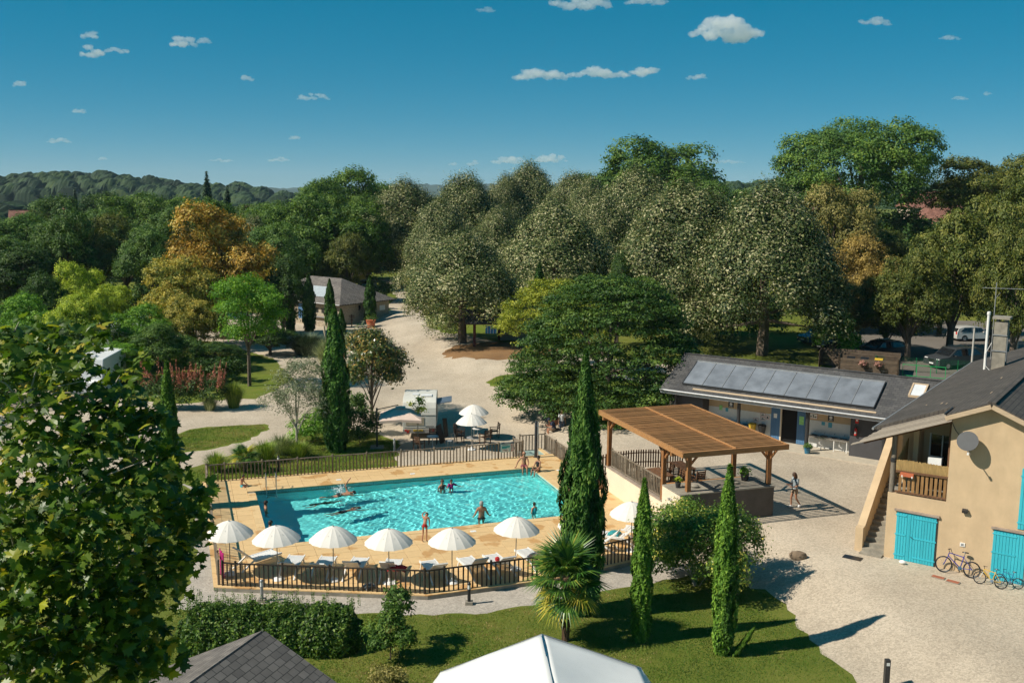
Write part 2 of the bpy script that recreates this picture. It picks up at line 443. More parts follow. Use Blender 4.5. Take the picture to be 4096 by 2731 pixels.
def wave_mesh(nx, ny, lx, ly):
    rs = np.random.RandomState(3)
    x, y = np.meshgrid(np.linspace(0, lx, nx), np.linspace(-ly, 0, ny)); z = np.zeros_like(x)
    for k in range(64):
        lam = .16 + 1.1 * rs.uniform(0, 1) ** 1.6; a = rs.uniform(0, 2 * math.pi); ph = rs.uniform(0, 6.28)
        env = (.45 + .55 * np.sin(x * rs.uniform(.3, .9) + y * rs.uniform(.3, .9) + rs.uniform(0, 6)))
        z += .0025 * lam * np.sin(2 * math.pi / lam * (x * math.cos(a) + y * math.sin(a)) + ph) * env
    for cx_, cy_ in ((4.6, -1.4), (9.6, -2.0), (9.9, -7.2), (12.6, -7.2)):          # rings round the bathers
        r = np.hypot(x - cx_, y - cy_); z += .006 * np.sin(r * 12) * np.exp(-r * 1.1)
    calm = np.clip((x - .2) / 3.0, .35, 1); z *= calm
    v = np.stack([x, y, z], -1).reshape(-1, 3); idx = np.arange(nx * ny).reshape(ny, nx)
    f = np.stack([idx[:-1, :-1], idx[:-1, 1:], idx[1:, 1:], idx[1:, :-1]], -1).reshape(-1, 4)
    me = bpy.data.meshes.new('pool_water'); me.from_pydata(v.tolist(), [], f.tolist())
    me.polygons.foreach_set('use_smooth', [True] * len(me.polygons)); return me
wm, n, l, b = new_mat('water'); n.remove(b)
g = n.new('ShaderNodeBsdfGlass'); g.inputs['IOR'].default_value = 1.33; g.inputs['Roughness'].default_value = 0.0
g.inputs['Color'].default_value = (0.98, 1.0, 1.0, 1)
l.new(g.outputs[0], n['Material Output'].inputs['Surface'])
wme = wave_mesh(460, 254, L, Wd); wme.materials.append(wm)
water = inst(wme, 'pool_water', None, PW(0, 0, WZ), (0, 0, PA)); water['kind'] = 'structure'
cy.caustics_refractive = True
sun.cycles.is_caustics_light = True
water.cycles.is_caustics_caster = True
for o in (floor, pwall, bdo): o.cycles.is_caustics_receiver = True
CAUSTIC_RECEIVERS = []

# ---------------------------------------------------------------- wooden fences
m_fence = M('weathered_wood', (0.062, 0.046, 0.032), 0.75, 0.35, 5, 0.4, 30, rv=0.35, stretch=(6, 6, 1))
m_fence_g = M('grey_wood', (0.22, 0.175, 0.125), 0.75, 0.3, 5, 0.4, 30, rv=0.3, stretch=(6, 6, 1))
m_fence_r = M('grey_wood_rail', (0.24, 0.19, 0.14), 0.75, 0.3, 3, 0.4, 20, rv=0.2)
def fence_meshes(tag_, mat):
    post = MB().lathe([(.047, 0), (.047, 1.17), (.043, 1.19), (.02, 1.20)], 8).mesh('post' + tag_, mat)
    bal = MB().tube([(0, 0, .1), (0, 0, 1.08)], .031, 6).mesh('baluster' + tag_, mat)
    return post, bal
FM = {'d': fence_meshes('_d', m_fence), 'g': fence_meshes('_g', m_fence_g)}
def fence(label, pts, z, kind='d', step=0.19, name='pool_fence', group='wooden fences around the pool', endposts=True, h=1.0, base=None):
    """pts: world (x, y[, z]) of the posts; rails and balusters run between neighbours"""
    P = [Vector((p[0], p[1], p[2] if len(p) > 2 else z)) for p in pts]
    t = thing(name, label, 'fence', P[0], 0, group)
    post, bal = FM[kind]; rail_m = m_fence if kind == 'd' else m_fence_r
    for i, p in enumerate(P):
        q = p - P[0]
        inst(post, 'post', t, q, (rnd.uniform(-.012, .012), rnd.uniform(-.012, .012), rnd.uniform(0, 6)), (1, 1, h))
        if i + 1 < len(P):
            q2 = P[i + 1] - P[0]; d = (q2 - q)
            for zz in (1.085 * h, .105 * h):
                MB().bar(q + Vector((0, 0, zz)), q2 + Vector((0, 0, zz)), .055, .05).build('rail', rail_m, t)
            nn = max(2, round(d.length / step))
            for k in range(1, nn):
                inst(bal, 'baluster', t, q + d * (k / nn), (rnd.uniform(-.012, .012), rnd.uniform(-.012, .012), rnd.uniform(0, 6)), (1, 1, h))
    return t
fence('long grey wooden fence on the far side of the pool', [PW(s, -2.3) for s in (-2.2, -1.32, .6, 2.44, 4.32, 6.2, 8.1, 10.0, 11.9, 13.8, 15.25)], DECK_Z, 'g')
fence('wooden fence along the left end of the pool beside the plane tree', [PW(-2.25, t) for t in (-2.3, -.4, 1.5, 3.4, 5.3, 7.2, 9.1, 11.0, 12.05)], DECK_Z, 'g')
fp = [(-2.1, 12.18), (-1.62, 12.42)] + [(-1.62 + 6.75 * k / 4, 12.42 + 2.86 * k / 4) for k in range(1, 5)]
fence('dark wooden fence in front of the loungers, left stretch of the near side', [PW(*p) for p in fp], DECK_Z, 'd')
fence('dark wooden fence in front of the loungers, from the kink to the palm', [PW(s, 15.3 - .02 * (s - 5.2)) for s in (5.13, 5.9, 7.8, 9.7, 10.5)], DECK_Z, 'd')
fence('dark wooden fence behind the palm and the slim cypress', [PW(10.5, 15.2), PW(12.3, 14.8), PW(14.1, 14.4), PW(15.85, 13.98), PW(16.9, 13.2)], DECK_Z, 'd')
fence('short grey fence closing the pool entrance recess', [PW(15.6, -3.75), PW(17.2, -3.75)], DECK_Z, 'g')
fence('grey fence leading from the pool entrance towards the big cypress', [PW(17.2, -3.7), PW(17.2, -1.9), PW(17.2, 0), PW(17.2, 1.9), PW(17.2, 3.4), PW(17.2, 4.85)], DECK_Z, 'g')
gate = fence('open wooden gate at the pool entrance', [PW(15.3, -2.35), PW(15.05, -3.3)], DECK_Z, 'g', name='pool_gate', group='pool entrance')
gate['category'] = 'gate'
rb = MB().prism([PW(s, t)[:2] for s, t in RECESS], -.2, DECK_Z - .03).build('footbath', m_kerb); tag(rb, 'shallow pale footbath at the pool entrance', 'footbath')
m_bath = M('footbath_tile', (0.36, 0.47, 0.42), 0.3, 0.1, 6)
MB().prism([PW(s, t)[:2] for s, t in [(15.55, -2.45), (17.0, -2.45), (17.0, -3.6), (15.55, -3.6)]], DECK_Z - .03, DECK_Z - .01).build('footbath_floor', m_bath, rb)
MB().bb(0, .28, -1.4, 0, 0, .05).build('footbath_kerb', m_cop, rb, loc=PW(17.02, -2.5, DECK_Z - .03), rot=(0, 0, PA + math.pi))
# ---------------------------------------------------------------- building materials
m_plaster = M('ochre_plaster', (0.57, 0.42, 0.26), 0.9, 0.09, 1.2, 0.3, 90, dirt=0.3)
m_plaster_l = M('cream_plaster', (0.74, 0.62, 0.47), 0.9, 0.05, 1.5, 0.2, 90, dirt=0.12)
m_plaster_t = M('wall_cap', (0.34, 0.27, 0.215), 0.9, 0.2, 4, 0.3, 60, dirt=0.4)
m_concrete = M('concrete', (0.29, 0.26, 0.21), 0.9, 0.25, 3, 0.35, 50, dirt=0.5)
m_conc_d = M('dark_render', (0.115, 0.098, 0.085), 0.95, 0.15, 2, 0.5, 140)
m_turq = M('turquoise_paint', (0.045, 0.46, 0.56), 0.5, 0.08, 3, 0.15, 40, rv=0.12, stretch=(8, 8, 1), dirt=0.12)
m_slate_wall = M('anthracite_wall', (0.062, 0.060, 0.064), 0.7, 0.12, 2, 0.1, 60)
m_blue = M('blue_door', (0.085, 0.19, 0.34), 0.5, 0.08, 3, rv=0.1, stretch=(8, 8, 1))
m_white = M('white_paint', (0.78, 0.76, 0.72), 0.5, 0.05, 4)
m_plastic = M('white_plastic', (0.80, 0.79, 0.77), 0.35, 0.04, 4, spec=0.5)
m_tilew = M('white_wall_tile', (0.66, 0.66, 0.64), 0.35, 0.05, 6)
m_dark = M('dark_metal', (0.028, 0.028, 0.03), 0.4, 0.15, 8, spec=0.5)
m_black = M('black_plastic', (0.015, 0.015, 0.017), 0.4, 0.2, 8, spec=0.5)
m_steel = M('steel', (0.55, 0.55, 0.56), 0.25, 0.08, 6, metal=1.0)
m_zinc = M('zinc', (0.34, 0.345, 0.35), 0.45, 0.15, 5, metal=0.4)
m_timber = M('pergola_timber', (0.46, 0.225, 0.085), 0.6, 0.3, 2.2, 0.3, 18, rv=0.25, stretch=(1, 9, 9))
m_timber_v = M('pergola_post', (0.31, 0.14, 0.052), 0.6, 0.35, 2.2, 0.3, 18, rv=0.2, stretch=(9, 9, 1))
m_boards = M('silvered_boards', (0.36, 0.30, 0.235), 0.8, 0.25, 3, 0.35, 16, rv=0.3, stretch=(0.5, 8, 8))
m_fascia = M('fascia_wood', (0.48, 0.36, 0.24), 0.8, 0.2, 3, 0.2, 20, stretch=(0.6, 8, 8))
m_balc = M('balcony_wood', (0.34, 0.185, 0.07), 0.7, 0.3, 3, 0.3, 14, rv=0.3, stretch=(8, 8, 0.8))
m_balc_d = M('balcony_rail', (0.14, 0.07, 0.035), 0.7, 0.3, 3, 0.3, 14)
m_reed = M('reed_screen', (0.50, 0.34, 0.14), 0.8, 0.3, 14, 0.8, 40, stretch=(4, 4, 0.25))
m_terra = M('terracotta', (0.48, 0.13, 0.06), 0.7, 0.12, 4)
m_stone = M('rubble_stone', (0.42, 0.35, 0.26), 0.9, 0.3, 6, 0.6, 12)
m_glass = M('window_glass', (0.012, 0.014, 0.016), 0.06, 0.1, 2, spec=0.8)
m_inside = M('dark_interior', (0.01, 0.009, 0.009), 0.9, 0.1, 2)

def shingle_mat(name, c1, c2, cm, sx=0.32, sy=0.17, yz=False, bump=0.5):
    m, n, l, b = new_mat(name); co = coords(n)
    if yz:
        mp = n.new('ShaderNodeMapping'); mp.inputs['Rotation'].default_value = (0, 0, R(90)); l.new(co, mp.inputs[0]); co = mp.outputs[0]
    t = n.new('ShaderNodeTexBrick'); l.new(co, t.inputs['Vector'])
    t.inputs['Scale'].default_value = 1.0; t.inputs['Brick Width'].default_value = sx; t.inputs['Row Height'].default_value = sy
    t.inputs['Mortar Size'].default_value = 0.011; t.inputs['Mortar Smooth'].default_value = 0.3; t.inputs['Bias'].default_value = 0.1
    t.inputs['Color1'].default_value = (*c1, 1); t.inputs['Color2'].default_value = (*c2, 1); t.inputs['Mortar'].default_value = (*cm, 1)
    f = noise(n, l, coords(n), 0.8, 5, 0.65)
    c = mixc(n, l, 1.0, t.outputs['Color'], ramp(n, l, f, [(0.3, 0.72), (0.7, 1.15)]), 'MULTIPLY')
    l.new(c, b.inputs['Base Color']); b.inputs['Roughness'].default_value = 0.75; b.inputs['Specular IOR Level'].default_value = 0.35
    inv = n.new('ShaderNodeMath'); inv.operation = 'SUBTRACT'; inv.inputs[0].default_value = 1; l.new(t.outputs['Fac'], inv.inputs[1])
    bumpit(n, l, b, inv.outputs[0], bump, 0.015)
    return m
m_slate = shingle_mat('slate_roof', (0.062, 0.060, 0.062), (0.10, 0.095, 0.092), (0.03, 0.03, 0.03))
m_slate_h = shingle_mat('slate_roof_house', (0.072, 0.060, 0.050), (0.10, 0.085, 0.072), (0.03, 0.028, 0.026), 0.4, 0.17, True)
m_slate_g = shingle_mat('slate_roof_grey', (0.12, 0.105, 0.095), (0.20, 0.175, 0.155), (0.05, 0.045, 0.04), 0.3, 0.2)
m_redtile = shingle_mat('red_tile_roof', (0.20, 0.085, 0.06), (0.30, 0.14, 0.10), (0.10, 0.05, 0.04), 0.5, 0.3)

def text_mesh(txt, size, mat, name='lettering', ext=0.002, align='CENTER'):
    c = bpy.data.curves.new(name, 'FONT'); c.body = txt; c.size = size; c.extrude = ext; c.align_x = align; c.align_y = 'CENTER'; c.resolution_u = 2
    o = bpy.data.objects.new('tmp', c); COL.objects.link(o)
    dg = bpy.context.evaluated_depsgraph_get(); me = bpy.data.meshes.new_from_object(o.evaluated_get(dg))
    bpy.data.objects.remove(o); bpy.data.curves.remove(c)
    me.materials.clear(); me.materials.append(mat); return me

HA = R(-35)
# ---------------------------------------------------------------- the ochre house
house = thing('house', 'ochre house with outside stair, wooden balcony and turquoise doors', 'house', (15.25, 38.6, 0.8), HA)
RS = 0.42
def rz_(a): return 6.9 - RS * abs(a - 3.6)
w = MB(); w.bb(0, 2.2, 0, 0.28, -0.3, 2.70)
w.build('wall', m_plaster, house)
w = MB()
poly = [(2.2, -0.3), (8.0, -0.3), (8.0, rz_(8.0) - .12), (3.6, rz_(3.6) - .12), (2.2, rz_(2.2) - .12)]
w.add([(x, 0, z) for x, z in poly] + [(x, 0.28, z) for x, z in poly], [tuple(range(5)), tuple(range(9, 4, -1))] + [(i + 5, (i + 1) % 5 + 5, (i + 1) % 5, i) for i in range(5)])
w.build('wall', m_plaster, house)
w = MB(); w.bb(0, 0.25, 0.281, 22.0, -0.3, 2.45); w.bb(0, 0.25, 1.9, 22, 2.7, rz_(0.25) - .15); w.bb(7.75, 8, .28, 22, -.3, rz_(8) - .15); w.bb(0.25, 7.75, 21.75, 22, -.3, 5)
w.build('wall', m_plaster, house)
w = MB(); w.bb(0.25, 1.05, 1.9, 2.1, 2.7, 5.25); w.bb(1.05, 2.2, 1.9, 2.1, 4.9, 5.5); w.bb(2.0, 2.2, 1.35, 1.9, 2.7, 5.7); w.bb(0.62, 0.82, 1.0, 1.9, 2.7, 5.15)
w.build('loggia_wall', m_plaster, house)
MB().bb(0.0, 2.2, 0.281, 2.1, 2.45, 2.70).build('loggia_floor', m_concrete, house)
gl = MB().bb(1.1, 2.0, 1.95, 2.0, 2.72, 4.9).build('loggia_window', m_glass, house)
MB().bb(1.05, 1.1, 1.88, 2.02, 2.7, 4.95).bb(1.52, 1.56, 1.9, 1.99, 2.7, 4.9).build('window_frame', m_white, gl)
gl = MB().bb(2.14, 2.19, .28, 1.3, 2.72, 5.9).build('loggia_window', m_glass, house)
MB().bb(2.1, 2.2, .2, .281, 2.7, 6.0).build('window_frame', m_balc_d, gl)
# roof
def roof_plane(name, q, th, mat, parent): return MB().slab(q, th).build(name, mat, parent)
rl = roof_plane('roof', [(-1.1, 1.62, rz_(-1.1)), (3.6, 1.62, 6.9), (3.6, 22.6, 6.9), (-1.1, 22.6, rz_(-1.1))], .14, m_slate_h, house)
roof_plane('roof', [(2.02, -.38, rz_(2.02)), (3.6, -.38, 6.9), (3.6, 1.618, 6.9), (2.02, 1.618, rz_(2.02))], .14, m_slate_h, house)
roof_plane('roof', [(3.602, -.38, 6.9), (8.5, -.38, rz_(8.5)), (8.5, 22.6, rz_(8.5)), (3.602, 22.6, 6.9)], .14, m_slate_h, house)
MB().bar((3.6, -.38, 6.905), (3.6, 22.6, 6.905), .28, .05).build('ridge_cap', m_slate_h, rl)
MB().bar((2.02, -.4, rz_(2.02) - .15), (3.58, -.4, 6.75), .05, .17).bar((3.62, -.4, 6.75), (8.5, -.4, rz_(8.5) - .15), .05, .17).build('fascia_board', m_fascia, rl)
MB().tube([(-1.16, 1.6, rz_(-1.1) - .08), (-1.16, 22.6, rz_(-1.1) - .08)], .055, 8).build('gutter', m_zinc, rl)
MB().bar((2.0, -.42, rz_(2.02) + .03), (2.0, 1.0, rz_(2.02) + .03), .05, .06).build('flashing', m_dark, rl)
# loose white strips and lichen on the dark roof
for (a, bq, ln) in ((1.0, 4.0, .35), (1.3, 3.4, .3), (0.2, 4.9, .2), (2.6, 8.2, .35), (3.0, 3.2, .4), (5.2, 1.2, .45)):
    MB().box((a, bq, rz_(a) + .012), (.05, ln, .008), M=Matrix.Rotation(-math.atan(RS) if a < 3.6 else math.atan(RS), 3, 'Y')).build('lichen_streak', m_fascia, rl)
for k in range(7):                                        # silvered boards over the loggia
    y0 = -.55 + k * .30; a0 = -1.35 + .09 * k + rnd.uniform(-.12, .12); a1 = 2.28 - .05 * k
    z0 = lambda a: 6.02 - .405 * (2.2 - a) + .018 * k
    MB().bar((a0, y0 + .15, z0(a0)), (a1, y0 + .15, z0(a1)), .31, .03).build('roof_board', m_boards, house)
for k in range(9):
    a = -.6 + k * .32; MB().box((a, 1.35 + rnd.uniform(-.05, .05), 6.02 - .405 * (2.2 - a) + .10), (.2, .22, .03), M=Matrix.Rotation(-math.atan(.405), 3, 'Y')).build('roof_board', m_boards, house)
MB().bar((-1.1, 0.1, 4.58), (2.2, .1, 5.92), .1, .12).build('rafter', m_balc_d, house)
po = MB().tube([(.1, .14, 2.70), (.11, .14, 3.6), (.1, .14, 5.05)], [.105, .11, .10], 10).build('balcony_post', M('old_post', (.19, .16, .125), .8, .3, 4, .4, 14, stretch=(6, 6, .8)), house, True)
MB().tube([(.105, .14, 3.95), (.105, .14, 4.13)], .118, 10).build('post_band', m_dark, po)
bal = MB().bar((.25, .06, 2.78), (2.18, .06, 2.80), .07, .07).bar((.25, .04, 3.62), (2.18, .04, 3.66), .09, .07).build('balcony_rail', m_balc_d, house)
for k in range(11):
    x = .37 + k * .168
    MB().bb(x, x + .105, .05, .085, 2.8, 3.60 + .003 * k).build('balcony_slat', m_balc, house)
rs_ = MB()
for k in range(46):
    x = .24 + k * .0427; rs_.tube([(x, .13 + .004 * (k % 3), 3.55), (x, .13 + .004 * (k % 2), 4.08 + rnd.uniform(-.03, .03))], .022, 5)
rs_.build('reed_screen', m_reed, house)
rs_ = MB()
for k in range(34):
    y = .3 + k * .045; rs_.tube([(.24, y, 3.3), (.25, y, 4.1 + .55 * k / 34 + rnd.uniform(-.05, .05))], .022, 5)
rs_.build('reed_screen', m_reed, house)
# stair
NS = 16; TR, RI = .27, .165
for k in range(NS):
    MB().bb(-.87, 0 - .002, k * TR, (k + 1) * TR + .03, -.1, RI * (k + 1)).build('stair_step', m_concrete, house)
MB().bb(-.9, -.02, -.32, -.002, -.1, .05).build('stair_step', m_concrete, house)
st = [(0, -.3), (4.9, -.3), (4.9, 4.35), (4.6, 4.35), (.28, 1.02), (0, 1.0)]
w = MB(); w.add([(-1.18, y, z) for y, z in st] + [(-.872, y, z) for y, z in st], [tuple(reversed(range(6))), tuple(range(6, 12))] + [(i, (i + 1) % 6, (i + 1) % 6 + 6, i + 6) for i in range(6)])
w.build('stair_parapet', m_plaster, house)
# doors
def plank_door(name, a0, a1, z0, z1, n, straps, hinge, parent=house):
    d = MB().bb(a0, a1, -.012, .02, z0, z1).build(name, m_turq, parent); wd = (a1 - a0) / n
    for k in range(n):
        MB().bb(a0 + k * wd + .006, a0 + (k + 1) * wd - .006, -.034, -.012, z0 + .004, z1 - .004).build('plank', m_turq, d, bevel=.004)
    for z in straps:
        s0, s1 = (a0 - .03, a0 + (a1 - a0) * .72) if hinge < 0 else (a0 + (a1 - a0) * .12, a1 + .03)
        MB().bb(s0, s1, -.052, -.034, z - .03, z + .03).build('hinge_strap', m_turq, d)
    return d
MB().bb(.32, 2.02, -.10, 0, 2.02, 2.10).build('lintel', m_plaster_t, house)
plank_door('garage_door', .41, .93, .0, 1.98, 5, (.2, 1.05, 1.85), -1)
dd = plank_door('garage_door', .96, 1.92, .0, 1.99, 9, (.2, 1.0, 1.83), 1)
MB().bb(.93, .96, -.05, .02, 0, 1.98).build('door_stile', m_turq, dd); MB().bar((.99, -.07, 1.05), (1.08, -.07, .99), .02, .02).build('handle', m_dark, dd)
MB().bb(1.925, 1.97, -.03, .02, 0, 1.98).build('door_post', m_dark, dd)
MB().bb(3.88, 6.6, -.10, 0, 2.0, 2.08).build('lintel', m_plaster_t, house)
plank_door('workshop_door', 3.97, 5.1, .0, 1.96, 10, (.2, 1.08, 1.82), -1)
plank_door('workshop_door', 5.13, 6.3, .0, 1.96, 10, (.2, 1.08, 1.82), 1)
plank_door('window_shutter', 4.76, 5.4, 2.15, 4.5, 6, (2.4, 4.2), -1)
MB().box((2.92, -.09, 2.5), (.2, .14, .12), M=Matrix.Rotation(R(20), 3, 'X')).bb(2.88, 2.96, -.06, 0, 2.42, 2.5).build('wall_lamp', m_dark, house)
vb = MB().bb(2.82, 3.0, -.03, 0, 1.05, 1.2).build('vent', m_white, house); MB().bb(2.86, 2.96, -.035, -.03, 1.08, 1.17).build('vent_grille', m_zinc, vb)
MB().tube([(2.2, -.01, 5.9), (2.35, -.02, 5.6), (2.6, -.02, 5.3)], .012, 5).build('cable', m_dark, house)
ds = MB().bar((2.95, -.02, 4.72), (2.95, -.42, 4.95), .04, .04).bar((2.95, -.42, 4.95), (2.9, -.42, 5.2), .04, .04).bar((2.9, -.45, 5.0), (2.98, -.85, 4.95), .03, .03).build('dish_arm', m_zinc, house)
dm = MB(); pr = [(.0, .085), (.12, .078), (.24, .052), (.33, .018), (.385, 0.0)]
dm.lathe([(max(r, .001), -z) for r, z in pr], 28); dm.lathe([(max(r, .001), -z - .012) for r, z in pr], 28)
m_dishm = M('dish_paint', (0.055, 0.058, 0.062), 0.5, 0.1, 4)
dish = dm.build('satellite_dish', m_dishm, house, True, (2.88, -.48, 5.35), Matrix.Rotation(R(62), 3, 'X').to_euler())
MB().box((3.0, -.88, 4.95), (.07, .1, .07)).build('receiver_head', m_white, ds)
# chimney and masts
ch = MB().bb(1.25, 1.85, 13.9, 14.5, 5.5, 8.35).build('chimney', m_concrete, house)
MB().bb(1.15, 1.95, 13.8, 14.6, 8.5, 8.62).build('chimney_cap', m_concrete, ch)
MB().bb(1.3, 1.42, 13.95, 14.45, 8.35, 8.5).bb(1.68, 1.8, 13.95, 14.45, 8.35, 8.5).build('chimney_cap', m_concrete, ch)
MB().bar((1.22, 13.87, 6.9), (1.88, 13.87, 6.9), .03, .05).bar((1.22, 13.87, 7.7), (1.88, 13.87, 7.7), .03, .05).tube([(1.9, 13.86, 6.4), (1.9, 13.86, 7.6)], .02, 6).build('chimney_strap', m_zinc, ch)
MB().tube([(1.2, 13.85, 7.3), (.95, 13.8, 6.7), (1.0, 13.8, 6.1), (1.2, 13.8, 5.9)], .015, 5).build('cable', m_white, ch)
an = MB().tube([(1.15, 14.2, 6.4), (1.15, 14.2, 10.3)], .022, 6).bar((.5, 14.2, 10.0), (2.4, 14.2, 10.05), .02, .02)
for k in range(7): an.bar((.6 + k * .27, 13.95, 10.02), (.6 + k * .27, 14.45, 10.02), .012, .012)
an.bar((1.15, 14.2, 9.5), (1.35, 14.2, 9.8), .015, .015).build('antenna', m_zinc, ch)
MB().tube([(0.75, 15.2, 5.5), (0.75, 15.2, 8.6)], .07, 10).lathe([(.09, 0), (.09, .15), (.02, .17)], 10, (.75, 15.2, 8.55)).build('flue_pipe', m_white, house)

def ground_thing(o, label, cat, group=None): return tag(o, label, cat, group)
ground_thing(MB().bb(-.36, .36, -.2, .2, 0, .02).build('door_mat', m_black, None, loc=(13.9, 38.35, .805), rot=(0, 0, HA)), 'black door mat lying on gravel before the stair', 'mat')
for (x, y, lb) in ((16.52, 36.33, 'rusty drain grate on gravel, the one nearer the garage doors'), (16.9, 35.9, 'rusty drain grate on gravel, the one nearer the bicycles')):
    gt = thing('drain_grate', lb, 'grate', (x, y, .805), R(-42), 'drain grates'); MB().bb(-.24, .24, -.13, .13, 0, .02).build('frame', m_kerb, gt)
    for k in range(9): MB().bb(-.22 + k * .05, -.19 + k * .05, -.11, .11, .02, .03).build('bar', m_terra, gt)
rk = MB().lathe([(.05, 0), (.2, .02), (.235, .14), (.19, .27), (.06, .31)], 9, sx=1.5); rk.v = [(x + rnd.uniform(-.025, .025), y + rnd.uniform(-.025, .025), z + rnd.uniform(-.02, .02)) for x, y, z in rk.v]
tag(rk.build('boulder', M('boulder_stone', (.21, .15, .10), .9, .3, 5, .6, 18), None, True, (11.75, 38.55, .66), (0, 0, R(-15))), 'lone brown boulder lying on the gravel yard', 'boulder')
tag(MB().lathe([(.01, -.14), (.05, -.11), (.08, -.04), (.085, 0), (.08, .04), (.05, .11), (.01, .14)], 10).build('rugby_ball', m_white, None, True, (15.68, 37.72, .885), (R(90), 0, R(60))), 'white rugby ball at the foot of the turquoise garage doors', 'ball')

# ---------------------------------------------------------------- the wash block with solar panels
wc = thing('wash_block', 'long slate roofed wash block with solar panels and blue doors', 'building', (20.36, 53.4, 0.8), HA)
AL, AR = -12.5, 3.6
MB().bb(AL, AR, .82, 5.5, -.2, 2.75).build('wall', m_plaster, wc)
MB().bb(AL, -10.45, -.15, .82, -.2, 2.75).build('wall', m_slate_wall, wc); MB().bb(-1.55, 0.6, 0, .82, -.2, 2.75).build('wall', m_slate_wall, wc)
for (a0, a1) in ((-10.45, -6.45), (-4.35, -1.55)):
    MB().bb(a0, a1, .79, .818, 0, 1.62).build('tiled_wall', m_tilew, wc)
    MB().bb(a0, a1, .80, .818, 1.62, 2.45).build('wall_band', m_plaster, wc)
MB().bb(-13.2, 4, -1.15, .8, -.2, .05).build('pavement', M('pale_paving', (.48, .42, .33), .8, .12, 3, .2, 40), wc)
EZ, RZ = 2.72, 4.47
rp = roof_plane('roof', [(-12.9, -1.05, EZ), (4.2, -1.05, EZ), (4.2, 2.3, RZ), (-12.9, 2.3, RZ)], .12, m_slate, wc)
roof_plane('roof', [(4.2, 2.302, RZ), (4.2, 5.9, 2.6), (-12.9, 5.9, 2.6), (-12.9, 2.302, RZ)], .12, m_slate, wc)
MB().bar((-12.9, 2.3, RZ + .01), (4.2, 2.3, RZ + .01), .2, .05).build('ridge_cap', m_slate, rp)
MB().tube([(-12.9, -1.13, EZ - .06), (4.2, -1.13, EZ - .06)], .06, 8).build('gutter', m_zinc, rp)
MB().bb(-12.9, 4.2, -1.04, -.98, EZ - .28, EZ - .1).build('fascia_board', m_zinc, rp)
def rw(b_): return EZ + (b_ + 1.05) * (RZ - EZ) / 3.35
tilt = math.atan((RZ - EZ) / 3.35)
MB().slab([(-10.85, -.86, rw(-.86) + .03), (0, -.86, rw(-.86) + .03), (0, -.74, rw(-.74) + .03), (-10.85, -.74, rw(-.74) + .03)], .025).build('flashing', m_fascia, rp)
m_panel = M('solar_glass', (0.21, 0.225, 0.25), 0.28, 0.25, 1.2, spec=0.6, metal=0.1, rv=0.12)  # paler base colour, with the reflections on the panels painted in
np_, pa0, pa1 = 9, -11.65, -.2
pw = (pa1 - pa0) / np_
fr = MB(); y0, y1 = -.55, 1.52
for k in range(np_ + 1):
    x = pa0 + k * pw; fr.bar((x, y0, rw(y0) + .09), (x, y1, rw(y1) + .09), .05, .10)
fr.bar((pa0, y0, rw(y0) + .09), (pa1, y0, rw(y0) + .09), .06, .10).build('panel_frame', m_dark, wc)
MB().bar((pa0, y1 + .06, rw(y1 + .06) + .09), (pa1, y1 + .06, rw(y1 + .06) + .09), .14, .10).build('panel_frame', m_zinc, wc)
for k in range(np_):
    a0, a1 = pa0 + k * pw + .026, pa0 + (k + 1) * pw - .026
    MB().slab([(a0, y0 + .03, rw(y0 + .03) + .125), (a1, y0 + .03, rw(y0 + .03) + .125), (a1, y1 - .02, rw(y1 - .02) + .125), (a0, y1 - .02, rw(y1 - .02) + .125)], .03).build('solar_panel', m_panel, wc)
    if k: MB().bar(((pa0 + k * pw), y0, rw(y0) + .145), ((pa0 + k * pw), y1, rw(y1) + .145), .035, .012).build('panel_strip', m_zinc, wc)
sk = MB()
for q in (((1.25, .75), (2.05, .75)), ((1.25, 1.75), (2.05, 1.75)), ((1.28, .75), (1.28, 1.75)), ((2.02, .75), (2.02, 1.75))):
    sk.bar((q[0][0], q[0][1], rw(q[0][1]) + .06), (q[1][0], q[1][1], rw(q[1][1]) + .06), .09, .12)
sk = sk.build('roof_window', m_fascia, wc)
MB().slab([(1.32, .8, rw(.8) + .08), (1.98, .8, rw(.8) + .08), (1.98, 1.7, rw(1.7) + .08), (1.32, 1.7, rw(1.7) + .08)], .02).build('pane', M('pale_pane', (.62, .64, .66), .15, .05, 2, spec=.6), sk)
colm = MB().tube([(0, 0, 0), (0, 0, 2.62)], .105, 14).mesh('column', m_dark, True)
for a in (-12.1, -7.95, -3.8, .45): inst(colm, 'column', wc, (a, -.55, 0))
# doors
def blue_leaf(a0, a1, yy, n):
    d = MB().bb(a0, a1, yy - .02, yy, .06, 2.18).build('blue_door', m_blue, wc); wd = (a1 - a0) / n
    for k in range(n): MB().bb(a0 + k * wd + .005, a0 + (k + 1) * wd - .005, yy - .04, yy - .02, .07, 2.17).build('plank', m_blue, d)
    return d
d1 = blue_leaf(-6.42, -5.86, .74, 5); d2 = blue_leaf(-4.85, -4.36, .78, 5)
MB().bb(-5.78, -4.87, .805, .822, .05, 2.16).build('doorway', m_inside, wc)
MB().bb(-5.86, -5.78, .70, .83, .05, 2.2).bb(-5.86, -4.85, .72, .83, 2.16, 2.24).build('door_frame', m_plaster_l, wc)
m_paper = M('paper', (0.78, 0.77, 0.74), 0.7, 0.03, 4); m_green = M('green_poster', (0.30, 0.62, 0.22), 0.6, 0.15, 12)
m_signd = M('dark_sign', (0.03, 0.035, 0.045), 0.5, 0.1, 4); m_bluesign = M('blue_sign', (0.08, 0.36, 0.48), 0.5, 0.1, 5); m_red = M('red_paint', (0.50, 0.03, 0.025), 0.4, 0.1, 4)
